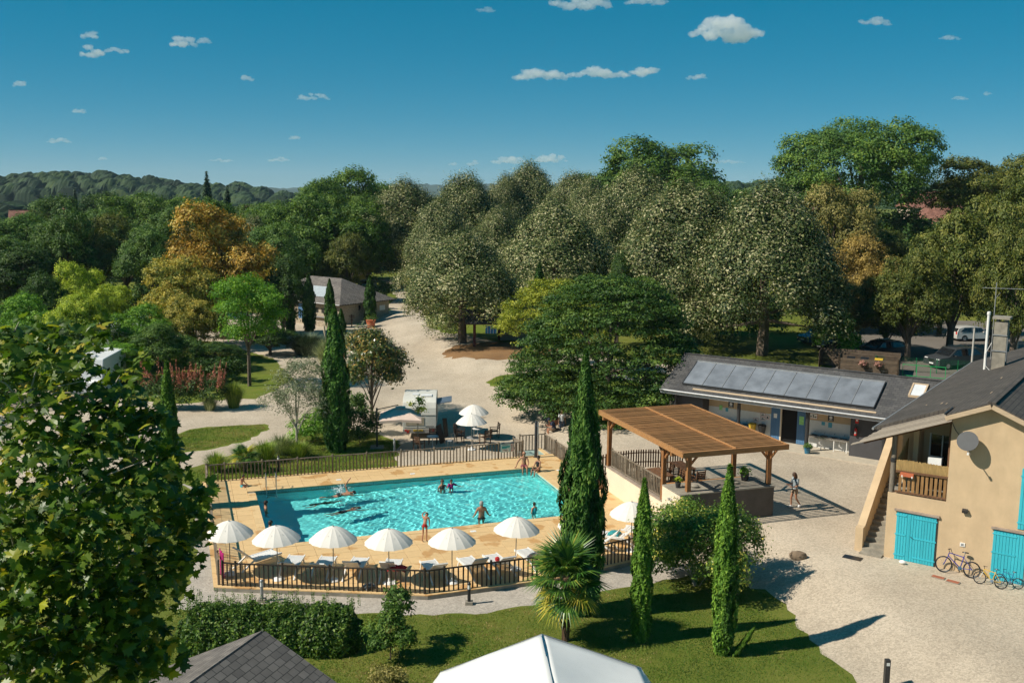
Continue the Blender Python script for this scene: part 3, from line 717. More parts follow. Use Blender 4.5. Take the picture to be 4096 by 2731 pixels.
MB().bb(-6.25, -6.05, .69, .70, 1.45, 1.72).build('notice', m_paper, d1); MB().bb(-4.72, -4.45, .73, .74, 1.25, 1.75).build('poster', m_green, d2)
def sign(a, z, wdt, h, mat, name='notice'): return MB().bb(a - wdt / 2, a + wdt / 2, .775, .789, z - h / 2, z + h / 2).build(name, mat, wc)
m_redline = M('sign_red', (0.45, 0.06, 0.05), 0.5, 0.05, 4); m_pict = M('sign_black', (0.04, 0.04, 0.04), 0.5, 0.1, 4)
for (a, z, wdt, h) in ((-6.95, 1.52, .26, .18), (-6.95, 1.28, .26, .18), (-6.65, 1.40, .14, .22), (-7.38, 1.16, .26, .18), (-3.92, 1.86, .46, .28)):
    s_ = sign(a, z, wdt + .03, h + .03, m_redline, 'notice'); MB().bb(a - wdt / 2, a + wdt / 2, .77, .775, z - h / 2, z + h / 2).build('notice_face', m_paper, s_)
    MB().bb(a - .03, a + .03, .766, .77, z - h * .3, z + h * .3).bb(a - wdt * .35, a - wdt * .2, .766, .77, z - h * .3, z + .02).bb(a + wdt * .15, a + wdt * .4, .766, .77, z - h * .25, z - .01).build('pictogram', m_pict, s_)
for (a, z) in ((-9.0, 1.87), (-2.9, 1.87)):
    s_ = sign(a, z, .34, .34, m_signd, 'dishes_sign')
    MB().lathe([(.001, 0), (.09, 0), (.09, .006), (.001, .006)], 16).build('symbol', m_paper, s_, loc=(a, .775, z + .03), rot=(R(90), 0, 0)); MB().bb(a - .1, a + .1, .77, .775, z - .13, z - .10).build('symbol', m_paper, s_)
sign(-9.65, 1.6, .2, .3, m_green, 'poster'); sign(-9.25, 1.52, .17, .22, m_bluesign); sign(-3.32, 1.5, .2, .2, m_bluesign); sign(-2.92, 1.46, .22, .3, m_bluesign)
# sinks
for (a0, a1) in ((-9.9, -7.6), (-4.0, -1.75)):
    sn = MB().bb(a0, a1, .28, .79, .76, .82).bb(a0, a1, .28, .31, .70, .82).build('sink_counter', m_steel, wc)
    nb_ = 4
    for k in range(nb_):
        x = a0 + (a1 - a0) * (k + .5) / nb_; MB().bb(x - .2, x + .2, .36, .68, .821, .826).build('basin', m_dark, sn)
        MB().tube([(x, .78, 1.0), (x, .62, 1.02), (x, .60, .97)], .014, 6).build('tap', m_steel, sn)
    for k in range(4):
        x = a0 + .03 + (a1 - a0 - .06) * k / 3; MB().bb(x - .02, x + .02, .30, .34, .05, .76).build('leg', m_white, sn)
    for x in (a0 + .6, a1 - .5): MB().tube([(x, .5, .76), (x, .5, .35), (x + .15, .55, .25)], .025, 6).build('drain_pipe', m_white, sn)
ex = MB().lathe([(.07, 0), (.08, .03), (.08, .36), (.04, .43), (.02, .45)], 12).build('extinguisher', m_red, None, True, (0, 0, 0)); ex.parent = wc; ex.location = (-1.22, -.1, 1.28)
MB().bb(-.045, .045, -.085, -.075, .12, .24).build('label_plate', m_paper, ex); MB().bar((-.04, 0, .47), (.06, -.05, .49), .03, .04).tube([(0, -.02, .46), (.1, -.03, .4), (.1, -.03, .15)], .012, 5).build('valve', m_black, ex)
es = MB().bb(-1.29, -1.11, -.02, -.001, 1.95, 2.2).build('extinguisher_sign', m_red, wc); MB().bb(-1.26, -1.14, -.025, -.02, 2.08, 2.17).build('symbol', m_paper, es); 
for a in (-8.6, -3.75): MB().lathe([(.12, 0), (.12, .05), (.05, .08)], 14, (0, 0, 0)).build('ceiling_lamp', m_paper, wc, True, (a, .1, 2.42))
# bins
def bin_(x, y, mat, lb, bag=True):
    t = thing('litter_bin', lb, 'bin', (x, y, .85), HA, 'bins at the wash block')
    MB().lathe([(.15, .35), (.2, .55), (.235, .82), (.25, .86), (.22, .88)], 16).build('bag', mat, t, True)
    MB().lathe([(.255, .86), (.262, .89), (.2, .95), (.03, .99)], 16).build('lid', mat if bag else m_black, t, True)
    MB().tube([(0, .15, 0), (0, .15, .85)], .025, 6).lathe([(.14, 0), (.14, .03)], 10).build('stand', m_dark, t)
def wcw(a, b_, z=0): return (20.36 + a * math.cos(HA) - b_ * math.sin(HA), 53.4 + a * math.sin(HA) + b_ * math.cos(HA), .8 + z)
m_yel = M('yellow_bag', (0.62, 0.40, 0.04), 0.4, 0.2, 10)
bx, by, _ = wcw(-7.46, .45); bin_(bx, by, m_yel, 'yellow recycling bin standing against the tiled wash block wall')
bx, by, _ = wcw(-6.85, .45); bin_(bx, by, m_black, 'black rubbish bin beside the blue wash block door')
# ---------------------------------------------------------------- terrace and pergola by the pool
ter = thing('bar_terrace', 'raised terrace with cream wall and grey concrete bar beside the pool', 'terrace', PW(0, 0), PA)
MB().bb(17.3, 17.56, -11.1, -4.9, -.2, 1.40).build('wall', m_plaster_l, ter)
MB().bb(17.26, 17.6, -11.1, -4.86, 1.40, 1.44).build('wall_cap', m_plaster_t, ter)
wr = MB().bb(17.3, 17.5, -12.8, -11.1, -.2, 2.16).build('wall', m_plaster_l, ter)
MB().bb(17.25, 17.3, -12.95, -11.9, -.2, .6).build('plinth', m_plaster_l, ter)
MB().bb(17.502, 22.1, -12.8, -11.2, -.2, 2.16).build('bar_front', m_conc_d, ter)
MB().bb(17.28, 22.14, -12.84, -11.1, 2.162, 2.21).build('bar_top', m_concrete, ter)
MB().bb(17.56, 22.3, -11.2, -4.3, -.2, .84).build('floor', M('terrace_floor', (.33, .27, .20), .8, .15, 2, .2, 30), ter)
MB().bb(16.2, 17.3, -4.9, -4.6, -.2, 1.0).build('low_wall', M('brown_wall', (.26, .16, .10), .9, .15, 3, .3, 40), ter)
for k in range(3): MB().bb(18.0 - .1 * k, 21.7 + .1 * k, -11.05 + .27 * k, -10.8 + .27 * k, 2.02 - .04 * k, 2.07 - .04 * k).build('bar_plank', m_timber, ter)
lm = MB().box((17.27, -12.0, 1.78), (.1, .2, .1)).build('wall_lamp', m_white, ter); MB().box((17.2, -12.0, 1.82), (.14, .12, .05)).build('lamp_head', m_zinc, lm)
MB().box((17.28, -12.05, 1.3), (.05, .13, .13)).build('tap_box', m_fascia, ter); MB().box((17.29, -12.1, 1.05), (.02, .22, .16)).build('notice', m_paper, ter)
pg = thing('pergola', 'brown timber pergola with slatted roof above the bar terrace', 'pergola', PW(0, 0), PA)
s0, s1, sm, t0, t1, zt = 17.05, 22.3, 19.66, 4.5, 13.4, 4.3
for (a, b2) in (((s0, -t0), (s0, -t1)), ((s1, -t0), (s1, -t1)), ((sm, -t0), (sm, -t1))):
    dz = .02 if a[0] == sm else 0
    MB().bar((a[0], a[1], zt - .12 + dz), (b2[0], b2[1], zt - .12 + dz), .09, .24).build('beam', m_timber, pg)
for t in (t0, t1): MB().bar((s0 - .045, -t, zt - .125), (s1 + .045, -t, zt - .125), .09, .235).build('beam', M('beam_along', (.36, .17, .062), .6, .3, 2.2, .3, 18, stretch=(1, 9, 9)), pg)
for t in (5.0, 12.35): MB().bar((s0 - .04, -t, zt - .33), (s1 + .04, -t, zt - .33), .1, .18).build('cross_beam', m_timber, pg)
slA = MB().box((0, 0, 0), (sm - s0 - .09, .08, .09)).mesh('roof_slat', m_timber); slB = MB().box((0, 0, 0), (s1 - sm - .09, .08, .09)).mesh('roof_slat', m_timber)
nsl = 46
for k in range(nsl):
    t = t0 + .14 + (t1 - t0 - .28) * k / (nsl - 1)
    for me, c in ((slA, (s0 + sm) / 2), (slB, (s1 + sm) / 2)): inst(me, 'roof_slat', pg, (c, -t, zt - .06 + rnd.uniform(-.006, .006)), (rnd.uniform(-.06, .06), rnd.uniform(-.002, .002), rnd.uniform(-.002, .002)))
for (s, t, z) in ((17.43, 4.97, 1.44), (17.43, 10.95, 1.40), (17.88, 12.42, 2.21), (22.0, 12.45, 2.21), (22.05, 9.4, .84), (22.05, 5.0, .84)):
    MB().box((s, -t, (z + 4.08) / 2), (.2, .2, 4.08 - z)).build('post', m_timber_v, pg, bevel=.012)
    for (dx, dy) in ((0, 1), (0, -1), (1 if s < 19 else -1, 0)):
        if (t < 5.2 and dy == 1) or (t > 12 and dy == -1 and s < 18): continue
        MB().bar((s + dx * .1, -t + dy * .1, 3.45), (s + dx * .62, -t + dy * .62, 4.02), .07, .09).build('brace', m_timber_v, pg)
fence('grey railing on top of the cream terrace wall under the pergola', [PW(17.43, t, 1.44) for t in (5.35, 7.0, 8.9, 10.75)], 1.44, 'g', .155, 'terrace_railing', 'railings', h=.86)
# brown picket fence behind the terrace
pf = thing('picket_fence', 'brown picket fence with rounded tops behind the terrace tables', 'fence', PW(16.3, 4.5, .8), PA)
pk = MB(); pr = [(-.035, 0), (.035, 0), (.035, .92), (.022, .97), (0, .985), (-.022, .97), (-.035, .92)]
pk.add([(x, -.012, z) for x, z in pr] + [(x, .012, z) for x, z in pr], [tuple(range(7)), tuple(range(13, 6, -1))] + [(i + 7, (i + 1) % 7 + 7, (i + 1) % 7, i) for i in range(7)])
m_picket = M('picket_wood', (.17, .075, .035), .7, .3, 3, .3, 14, rv=.3); pkm = pk.mesh('picket', m_picket)
def pz(x): return .15 + .12 * math.sin(max(0, x - 1) * .9) * (x > 1)
for k in range(40):
    x = k * .145; inst(pkm, 'picket', pf, (x, 0, pz(x)), (0, rnd.uniform(-.02, .02), 0))
for z in (.3, .8):
    MB().tube([(x * .5, .03, pz(x * .5) + z) for x in range(12)], .03, 5).build('rail', m_picket, pf)

# ---------------------------------------------------------------- stone bath house at the back left
bh = thing('stone_building', 'low stone building with grey hipped roof behind the row of cypresses', 'building', (-20.0, 114.0, 0), R(-37.4))
BL, BD = 13.5, 8.0
MB().bb(-BL, 0, 0, BD, -.1, 2.5).build('wall', m_stone, bh)
rf = MB(); o_ = .6; ez, rz2 = 2.45, 5.0
A = [(-BL - o_, -o_, ez), (o_, -o_, ez), (o_, BD + o_, ez), (-BL - o_, BD + o_, ez), (-BL + BD / 2, BD / 2, rz2), (-BD / 2, BD / 2, rz2)]
rf.add(A + [(x, y, z - .12) for x, y, z in A[:4]], [(0, 1, 5, 4), (1, 2, 5), (2, 3, 4, 5), (3, 0, 4), (9, 8, 7, 6), (6, 7, 1, 0), (7, 8, 2, 1), (8, 9, 3, 2), (9, 6, 0, 3)])
rf = rf.build('roof', m_slate_g, bh)
def bz(y): return ez + (y + o_) * (rz2 - ez) / (BD / 2 + o_)
MB().slab([(-9.6, .4, bz(.4) + .06), (-3.2, .4, bz(.4) + .06), (-3.9, 2.2, bz(2.2) + .06), (-9.6, 2.2, bz(2.2) + .06)], .04).build('roof_glazing', M('roof_glass', (.42, .46, .48), .2, .1, 3, spec=.6), rf)
MB().tube([(-BL - o_, -o_ - .05, ez - .05), (o_, -o_ - .05, ez - .05)], .06, 6).build('gutter', m_zinc, rf)
MB().bb(-7.3, -6.2, -.04, -.005, 0, 2.05).build('door', m_blue, bh); MB().bb(-10.6, -8.6, -.04, -.005, .9, 2.0).build('opening', m_inside, bh)
for a in (-4.2, -3.2, -2.0): MB().bb(a, a + .45, -.03, -.005, 1.2, 1.75).build('window', m_glass, bh)
MB().bb(.005, .03, 2.9, 3.3, 1.5, 2.1).build('window', m_glass, bh); MB().bb(.005, .03, 6.4, 7.3, 1.2, 1.8).build('panel', m_paper, bh)
MB().bb(-4.6, -1.2, -.5, -.02, .7, .78).build('sink_counter', m_zinc, bh)
lw = MB(); 
for k in range(26):
    for j in range(3): lw.box((-12.5 + k * .5 + (.25 if j % 2 else 0), -1.9, .1 + j * .19), (.47, .4 + rnd.uniform(-.05, .05), .175))
tag(lw.build('low_stone_wall', m_stone, None, loc=(-20, 114, 0), rot=(0, 0, R(-37.4))), 'low dry stone wall in front of the hipped stone building', 'wall')['kind'] = 'stuff'

# ---------------------------------------------------------------- slate gable roof at the bottom edge
sh = thing('slate_hut', 'small hut with weathered slate shingle roof at the bottom edge', 'hut', (-6.5, 24.65, 0))
rdv = Vector((-7.42 + 6.5, 22.05 - 24.65, 0)).normalized(); rp_ = Vector((-rdv.y, rdv.x, 0))     # rp_: to the right of the ridge seen from the camera
sh.rotation_euler = (0, 0, math.atan2(rdv.y, rdv.x))
RL, HW, DZ = 6.0, 3.1, 1.55                        # ridge length, half span, drop
base = MB(); sh_z = 3.66
for sg in (1, -1):
    q = [(-.05, 0, sh_z), (RL, 0, sh_z), (RL, sg * HW, sh_z - DZ), (-.05, sg * HW, sh_z - DZ)]
    base.slab(q if sg < 0 else q[::-1], .1)
base.build('roof_deck', m_slate_g, sh)
m_shg = M('slate_shingle', (.15, .125, .105), .8, .35, 7, .4, 60, rv=0, col2=(.27, .23, .20))
sg_ = MB()
sl = math.hypot(HW, DZ); pitch_ = math.atan2(DZ, HW); rows = 40
for sgn in (1, -1):
    for r in range(rows):
        d0 = r * sl / rows; off = rnd.uniform(0, .1)
        for c in range(-1, int(RL / .115) + 1):
            x = c * .115 + off; 
            if x < -.05 or x > RL - .05: continue
            if r > 17 and sgn > 0 and False: continue
            yc = (d0 + .045) * math.cos(pitch_); zc = sh_z - (d0 + .045) * math.sin(pitch_) + .022 + rnd.uniform(0, .006)
            Mx = Matrix.Rotation(-sgn * (pitch_ - .09), 3, 'X')
            sg_.box((x + .055, sgn * yc, zc), (.11, .115, .010), M=Mx)
so = sg_.build('shingles', m_shg, sh); so['kind'] = 'stuff'
# colour each slate a little differently
at = so.data.attributes.new('shade', 'FLOAT', 'FACE'); vals = np.repeat(np.random.RandomState(5).uniform(0, 1, len(so.data.polygons) // 6), 6); at.data.foreach_set('value', vals)
n, l = m_shg.node_tree.nodes, m_shg.node_tree.links; bsd = n['Principled BSDF']; src = bsd.inputs['Base Color'].links[0].from_socket
an_ = n.new('ShaderNodeAttribute'); an_.attribute_name = 'shade'; l.new(mixc(n, l, 1.0, src, ramp(n, l, an_.outputs['Fac'], [(0, .5), (.6, .85), (1, 1.35)]), 'MULTIPLY'), bsd.inputs['Base Color'])
rc = MB()
for k in range(24): rc.box((.1 + k * .25, .085, sh_z - .005), (.27, .22, .02), M=Matrix.Rotation(-pitch_ * .8, 3, 'X')).box((.1 + k * .25, -.085, sh_z - .005), (.27, .22, .02), M=Matrix.Rotation(pitch_ * .8, 3, 'X'))
rc = rc.build('ridge_slates', m_shg, sh); rc['kind'] = 'stuff'
MB().bb(.25, RL, -HW + .5, HW - .5, 0, sh_z - DZ + .15).build('wall', m_balc_d, sh)
m_lich = M('lichen', (.42, .44, .30), .9, .3, 20)
for (x, y) in ((.25, .3), (.9, .5), (.5, 1.2), (.2, 1.9), (1.4, .35), (.3, 2.4)):
    MB().lathe([(.001, 0), (.05, .004), (.03, .012), (.001, .014)], 7).build('lichen_spot', m_lich, sh, True, (x, y, sh_z - y * DZ / HW + .045), (0, 0, x))

# ---------------------------------------------------------------- white marquee at the bottom edge
tent = thing('marquee', 'white fabric marquee roof with peaked gable at the bottom edge', 'tent', (.93, 26.2, 0), R(4))
tz, te, tw, tl = 3.02, 1.95, 2.85, 6.2
def cloth(q0, q1, q2, q3, nu=26, nv=16, sag=.075):
    V = []; q0, q1, q2, q3 = map(Vector, (q0, q1, q2, q3))
    for j in range(nv + 1):
        for i in range(nu + 1):
            u_, v_ = i / nu, j / nv; p = q0.lerp(q1, u_).lerp(q3.lerp(q2, u_), v_)
            p.z -= sag * math.sin(math.pi * v_) * abs(math.sin(math.pi * u_ * 2.0)) + .008 * math.sin(v_ * 9 + u_ * 14) + .006 * math.sin(u_ * 60 + v_ * 7) * (1 - v_) * math.sin(v_ * 3.1)
            V.append(p)
    F = [(j * (nu + 1) + i, j * (nu + 1) + i + 1, (j + 1) * (nu + 1) + i + 1, (j + 1) * (nu + 1) + i) for j in range(nv) for i in range(nu)]
    return V, F
m_canvas = M('white_canvas', (0.80, 0.79, 0.76), 0.6, 0.03, 2)
for sg in (-1, 1):
    c = MB(); c.add(*cloth((0, 0, tz), (0, -tl, tz), (sg * tw, -tl, te), (sg * tw, 0, te))); o = c.build('roof_cloth', m_canvas, tent, True)
    so_ = o.modifiers.new('solid', 'SOLIDIFY'); so_.thickness = .015
    c = MB(); c.add(*cloth((sg * tw, 0, te), (sg * tw, -tl, te), (sg * (tw + .3), -tl, te - .45), (sg * (tw + .3), 0, te - .45), 18, 4, .01)); o = c.build('side_cloth', m_canvas, tent, True)
    so_ = o.modifiers.new('solid', 'SOLIDIFY'); so_.thickness = .012
    MB().bar((0, .02, tz - .01), (sg * tw, .02, te - .01), .03, .05).build('gable_tube', m_zinc, tent)
    for y in (0, -tl): MB().tube([(sg * (tw + .25), y - .05, 0), (sg * (tw + .25), y - .05, te - .4)], .035, 8).build('leg', m_steel, tent)
MB().tube([(0, .03, tz - .02), (0, -tl, tz - .02)], .035, 8).build('ridge_tube', m_steel, tent)

# ---------------------------------------------------------------- open shelter under the front lime tree
hs = thing('open_shelter', 'open shelter with dark red posts and dark roof behind the front lime tree', 'shelter', (-3.6, 93.6, .55), R(4))
m_maroon = M('maroon_wood', (.13, .035, .028), .7, .2, 4)
for (x, y) in ((0, 0), (-.9, 4.5), (5.2, 0), (4.6, 4.5), (2.6, 4.5)): MB().bb(x - .13, x + .13, y - .13, y + .13, -.3, 2.6).build('post', m_maroon, hs)
rf = roof_plane('roof', [(-.9, -.7, 2.55), (6.2, -.7, 2.55), (6.2, 2.3, 3.6), (-.9, 2.3, 3.6)], .12, m_slate, hs); roof_plane('roof', [(6.2, 2.302, 3.6), (6.2, 5.2, 2.55), (-.9, 5.2, 2.55), (-.9, 2.302, 3.6)], .12, m_slate, hs)
MB().bb(-.3, 5.6, -.3, 5, -.3, .06).build('floor', m_concrete, hs); MB().bb(2.7, 5.2, 3.9, 4.0, .05, 1.6).build('board_wall', m_boards, hs)
tw_ = MB()
for k in range(12):
    tw_.bb(-.55 + k * .09, -.46 + k * .09, -.012, .012, -.75, 0, k % 3)
tag(tw_.build('striped_towel', [M('towel_blue', (.03, .12, .42), .9), M('towel_cyan', (.03, .30, .55), .9), M('towel_white', (.45, .55, .62), .9)], None, loc=(-2.0, 93.4, 2.85)), 'blue striped towel hanging under the shelter roof', 'towel')

# ---------------------------------------------------------------- village on the rise behind the oak
def hip_house(label, loc, rz, Lx, Ly, hw, hr, roof, wallm, wins=(), gable=True, name='village_house'):
    t = thing(name, label, 'house', loc, rz); MB().bb(-Lx / 2, Lx / 2, -Ly / 2, Ly / 2, -1, hw).build('wall', wallm, t)
    o = .4; ins = 0 if gable else Ly * .45
    A = [(-Lx / 2 - o, -Ly / 2 - o, hw - .1), (Lx / 2 + o, -Ly / 2 - o, hw - .1), (Lx / 2 + o, Ly / 2 + o, hw - .1), (-Lx / 2 - o, Ly / 2 + o, hw - .1), (-Lx / 2 - o + ins, 0, hr), (Lx / 2 + o - ins, 0, hr)]
    r_ = MB().add(A, [(0, 1, 5, 4), (1, 2, 5), (2, 3, 4, 5), (3, 0, 4), (3, 2, 1, 0)]).build('roof', roof, t)
    MB().bar((-Lx / 2 - o + ins, 0, hr + .02), (Lx / 2 + o - ins, 0, hr + .02), .3, .12).build('ridge_tiles', roof, r_)
    for (x, z, ww, hh) in wins:
        w_ = MB().bb(x - ww / 2, x + ww / 2, -Ly / 2 - .06, -Ly / 2 - .01, z, z + hh).build('window', m_glass, t)
        MB().bb(x - ww / 2 - .08, x + ww / 2 + .08, -Ly / 2 - .09, -Ly / 2 - .06, z - .12, z).build('sill', m_white, w_)
    return t
m_vw = M('village_wall', (.50, .40, .30), .9, .15, .6); m_vww = M('village_wall_white', (.70, .66, .58), .9, .08, .6)
hip_house('village house with brown tiled roof and curved eave right of the oak', (87.5, 204, 8.8), R(-8), 8.5, 8, 2.6, 6.6, m_redtile, m_vw, ((-3, 1, 1, 1.3), (1, 1, 1, 1.3)), False)
hip_house('village house with orange ridge tiles behind the brown roofed one', (94, 226, 8.8), R(-4), 11, 9, 4.6, 8.2, m_redtile, m_vw, ((-3, 1.5, 1, 1.3),))
hip_house('pale stone shed with tiled lean-to above the old wall', (87, 196, 7.6), R(-12), 7.5, 3.5, 2.2, 3.7, m_redtile, m_vw, ((-1.7, .3, .8, 1.4),), True, 'stone_shed')
hip_house('tall white rendered house half hidden by trees on the rise', (95.5, 198, 8.4), R(-15), 5.5, 6, 5.2, 7.5, m_redtile, m_vww, ((.5, 2.2, 1, 1.4),))
hip_house('grey roofed village house between lime grove and oak', (63, 232, 8.8), R(6), 14, 8, 4.0, 8.0, m_slate_g, m_vw, ((-2, 1.2, 1, 1.4), (2, 1.2, 1, 1.4)))
hip_house('red roofed cottage in front of the grey roofed village house', (64, 221, 8.4), R(6), 9, 6, 3.0, 6.0, m_redtile, m_vw, ((-1, .8, 1, 1.2),))
hip_house('cottage with brown roof among the far left trees', (-112, 236, 0), R(20), 13, 8, 6.5, 10.5, m_redtile, m_vww, ((2, 4, 1, 1.4), (-2, 4, 1, 1.4)))
hip_house('white gabled house peeping between the far left trees', (-100, 232, 0), R(60), 10, 7, 8.0, 11.5, m_redtile, m_vww, ((2, 5, 1, 1.4),))
hip_house('small far cottage with orange roof near the tall fir', (-82, 330, 0), R(10), 14, 9, 7.0, 11, m_redtile, m_vw, ((2, 4, 1, 1.4),))
ow = thing('old_town_wall', 'weathered grey stone wall below the village on the right', 'wall', (70, 186, 0), R(6))
for j in range(6):
    x = 0.0
    while x < 26:
        wd = rnd.uniform(.9, 1.8); MB().box((x + wd / 2, rnd.uniform(-.06, .06), 4.4 + j * .62), (wd - .05, .9, .57)).build('stone', M_OLD if 'M_OLD' in globals() else m_stone, ow); x += wd
MB().bb(-.2, 26.2, -.3, .35, 2, 8.0).build('wall_core', m_concrete, ow); MB().bb(-.3, 26.3, -.6, .7, 8.02, 8.2).build('coping', m_concrete, ow)

# ---------------------------------------------------------------- wooded hills on the horizon
m_wood = leaf_mat('far_wood', [(0, (.005, .012, .006)), (.5, (.012, .026, .010)), (.9, (.026, .045, .014)), (1, (.05, .07, .02))], 0.02, .8)
def canopy(name, x0, x1, y0, y1, dx, dy, crest, rmin, rmax, seed, mat=None, wob=1.0):
    rs = np.random.RandomState(seed); xs = np.arange(x0, x1, dx); ys = np.arange(y0, y1, dy); X, Y = np.meshgrid(xs, ys)
    v = (Y - y0) / (y1 - y0); prof = np.sin(np.clip(v, 0, 1) * math.pi) ** .55
    Cx = np.interp(X, [c[0] for c in crest], [c[1] for c in crest]); G = Cx * prof
    Z = np.zeros_like(G) - 3; T = np.zeros_like(G); nt = int((x1 - x0) * (y1 - y0) / (rmin + rmax) ** 2 * 3.0)
    for k in range(nt):
        cx_, cy_, r = rs.uniform(x0, x1), rs.uniform(y0, y1), rs.uniform(rmin, rmax)
        i0, i1 = np.searchsorted(xs, [cx_ - r, cx_ + r]); j0, j1 = np.searchsorted(ys, [cy_ - r, cy_ + r])
        if i0 == i1 or j0 == j1: continue
        sx_, sy_ = X[j0:j1, i0:i1], Y[j0:j1, i0:i1]; d2 = ((sx_ - cx_) ** 2 + (sy_ - cy_) ** 2) / r ** 2
        h = G[j0:j1, i0:i1] + np.where(d2 < 1, np.sqrt(np.clip(1 - d2, 0, 1)) * r * 1.05 - r * .3 + rs.uniform(0, r * .35), -99)
        up = h > Z[j0:j1, i0:i1]; Z[j0:j1, i0:i1] = np.where(up, h, Z[j0:j1, i0:i1]); T[j0:j1, i0:i1] = np.where(up, rs.uniform(0, 1), T[j0:j1, i0:i1])
    Z += rs.normal(0, rmin * .09 * wob, Z.shape); Z[0] = Z[-1] = -5
    V = np.stack([X, Y, Z], -1).reshape(-1, 3); ny_, nx_ = X.shape; idx = np.arange(nx_ * ny_).reshape(ny_, nx_)
    Fq = np.stack([idx[:-1, :-1], idx[:-1, 1:], idx[1:, 1:], idx[1:, :-1]], -1).reshape(-1, 4)
    me = bpy.data.meshes.new(name); me.from_pydata(V.tolist(), [], Fq.tolist()); me.materials.append(mat or m_wood)
    a = me.attributes.new('tint', 'FLOAT', 'POINT'); a.data.foreach_set('value', np.clip(T * .8 + rs.uniform(0, .25, T.shape), 0, 1).ravel())
    o = inst(me, name); o['kind'] = 'stuff'; return o
def far(u, y): return (u - 2048) / 3950 * y
tag(canopy('far_wood', -560, -190, 830, 1000, 1.6, 4.0, [(-560, 12), (-450, 20), (-420, 23), (-380, 21), (-345, 22), (-320, 15), (-280, 12), (-250, 13), (-225, 8), (-190, 1)], 5, 12, 1), 'wooded hill on the far left horizon', 'wood')
tag(canopy('far_wood', 110, 360, 620, 760, 1.8, 4, [(110, 12), (140, 18), (180, 20), (230, 17), (300, 18), (360, 20)], 5, 9, 2), 'wooded ridge behind the limes and the oak', 'wood')
tag(canopy('far_wood', -250, 40, 420, 560, 1.6, 4, [(-250, 2), (-140, 2), (-100, 3), (-60, 6), (0, 8), (40, 6)], 4, 8, 5), 'low woods in the valley beyond the campsite', 'wood')
hm = M('far_hill_forest', (.022, .045, .026), .95, .35, .012, world=True)
def hill(name, pts, y, depth, mat):
    b = MB(); n_ = len(pts); rows_ = [(0, 0.0), (.35, .7), (.6, 1.0), (1, .6)]
    fine = []
    for i in range(n_ - 1):
        for k in range(14):
            t = k / 14; t2 = t * t * (3 - 2 * t); fine.append((pts[i][0] + (pts[i + 1][0] - pts[i][0]) * t, pts[i][1] + (pts[i + 1][1] - pts[i][1]) * t2))
    fine.append(pts[-1]); rs = random.Random(9)
    for (v, k) in rows_: b.v += [(far(u, y), y + v * depth, (h * k + rs.uniform(-1, 1) * y * .0006 - (8 if k == 0 else 0))) for u, h in fine]
    m_ = len(fine)
    for j in range(3):
        for i in range(m_ - 1): b.f.append((j * m_ + i, j * m_ + i + 1, (j + 1) * m_ + i + 1, (j + 1) * m_ + i)); b.m.append(0)
    o = b.build(name, mat, None, True); o['kind'] = 'structure'; return o
hill('wooded_hill', [(2150, 30), (2235, 58), (2290, 80), (2350, 84), (2400, 74), (2460, 50), (2560, 35), (2700, 20)], 3300, 500, hm)
hill('distant_ridge', [(900, 20), (1050, 40), (1250, 48), (1450, 62), (1650, 70), (1800, 62), (1950, 76), (2150, 60), (2400, 50), (2900, 60), (3400, 80), (4300, 90)], 5200, 700, hm)
hill('distant_ridge', [(-600, 30), (200, 20), (700, 40), (1000, 34), (1150, 22), (1500, 30), (2000, 28)], 3900, 500, hm)
# ---------------------------------------------------------------- foliage
def unit(a): return a / np.maximum(np.linalg.norm(a, axis=1, keepdims=True), 1e-9)
def blades(name, P, N, size, aspect, tint, mat, T=None, rs=None, fold=0.0):
    """one rhombic leaf (or leaf spray) per point: P centre, N normal, size half length"""
    rs = rs or np.random.RandomState(1); n = len(P); N = unit(N)
    if T is None: T = rs.normal(size=(n, 3))
    T = unit(T - N * (T * N).sum(1, keepdims=True)); B = np.cross(N, T)
    s = np.broadcast_to(size, (n,))[:, None]; w = s * np.broadcast_to(aspect, (n,))[:, None]
    V = np.stack([P - T * s, P + B * w - T * s * .1, P + T * s, P - B * w - T * s * .1], 1).reshape(-1, 3)
    me = bpy.data.meshes.new(name); me.vertices.add(4 * n); me.vertices.foreach_set('co', V.astype(np.float32).ravel())
    me.loops.add(4 * n); me.loops.foreach_set('vertex_index', np.arange(4 * n, dtype=np.int32))
    me.polygons.add(n); me.polygons.foreach_set('loop_start', np.arange(0, 4 * n, 4, dtype=np.int32))
    a = me.attributes.new('tint', 'FLOAT', 'FACE'); a.data.foreach_set('value', np.clip(tint, 0, 1).astype(np.float32))
    me.materials.append(mat); me.update(calc_edges=True); return me

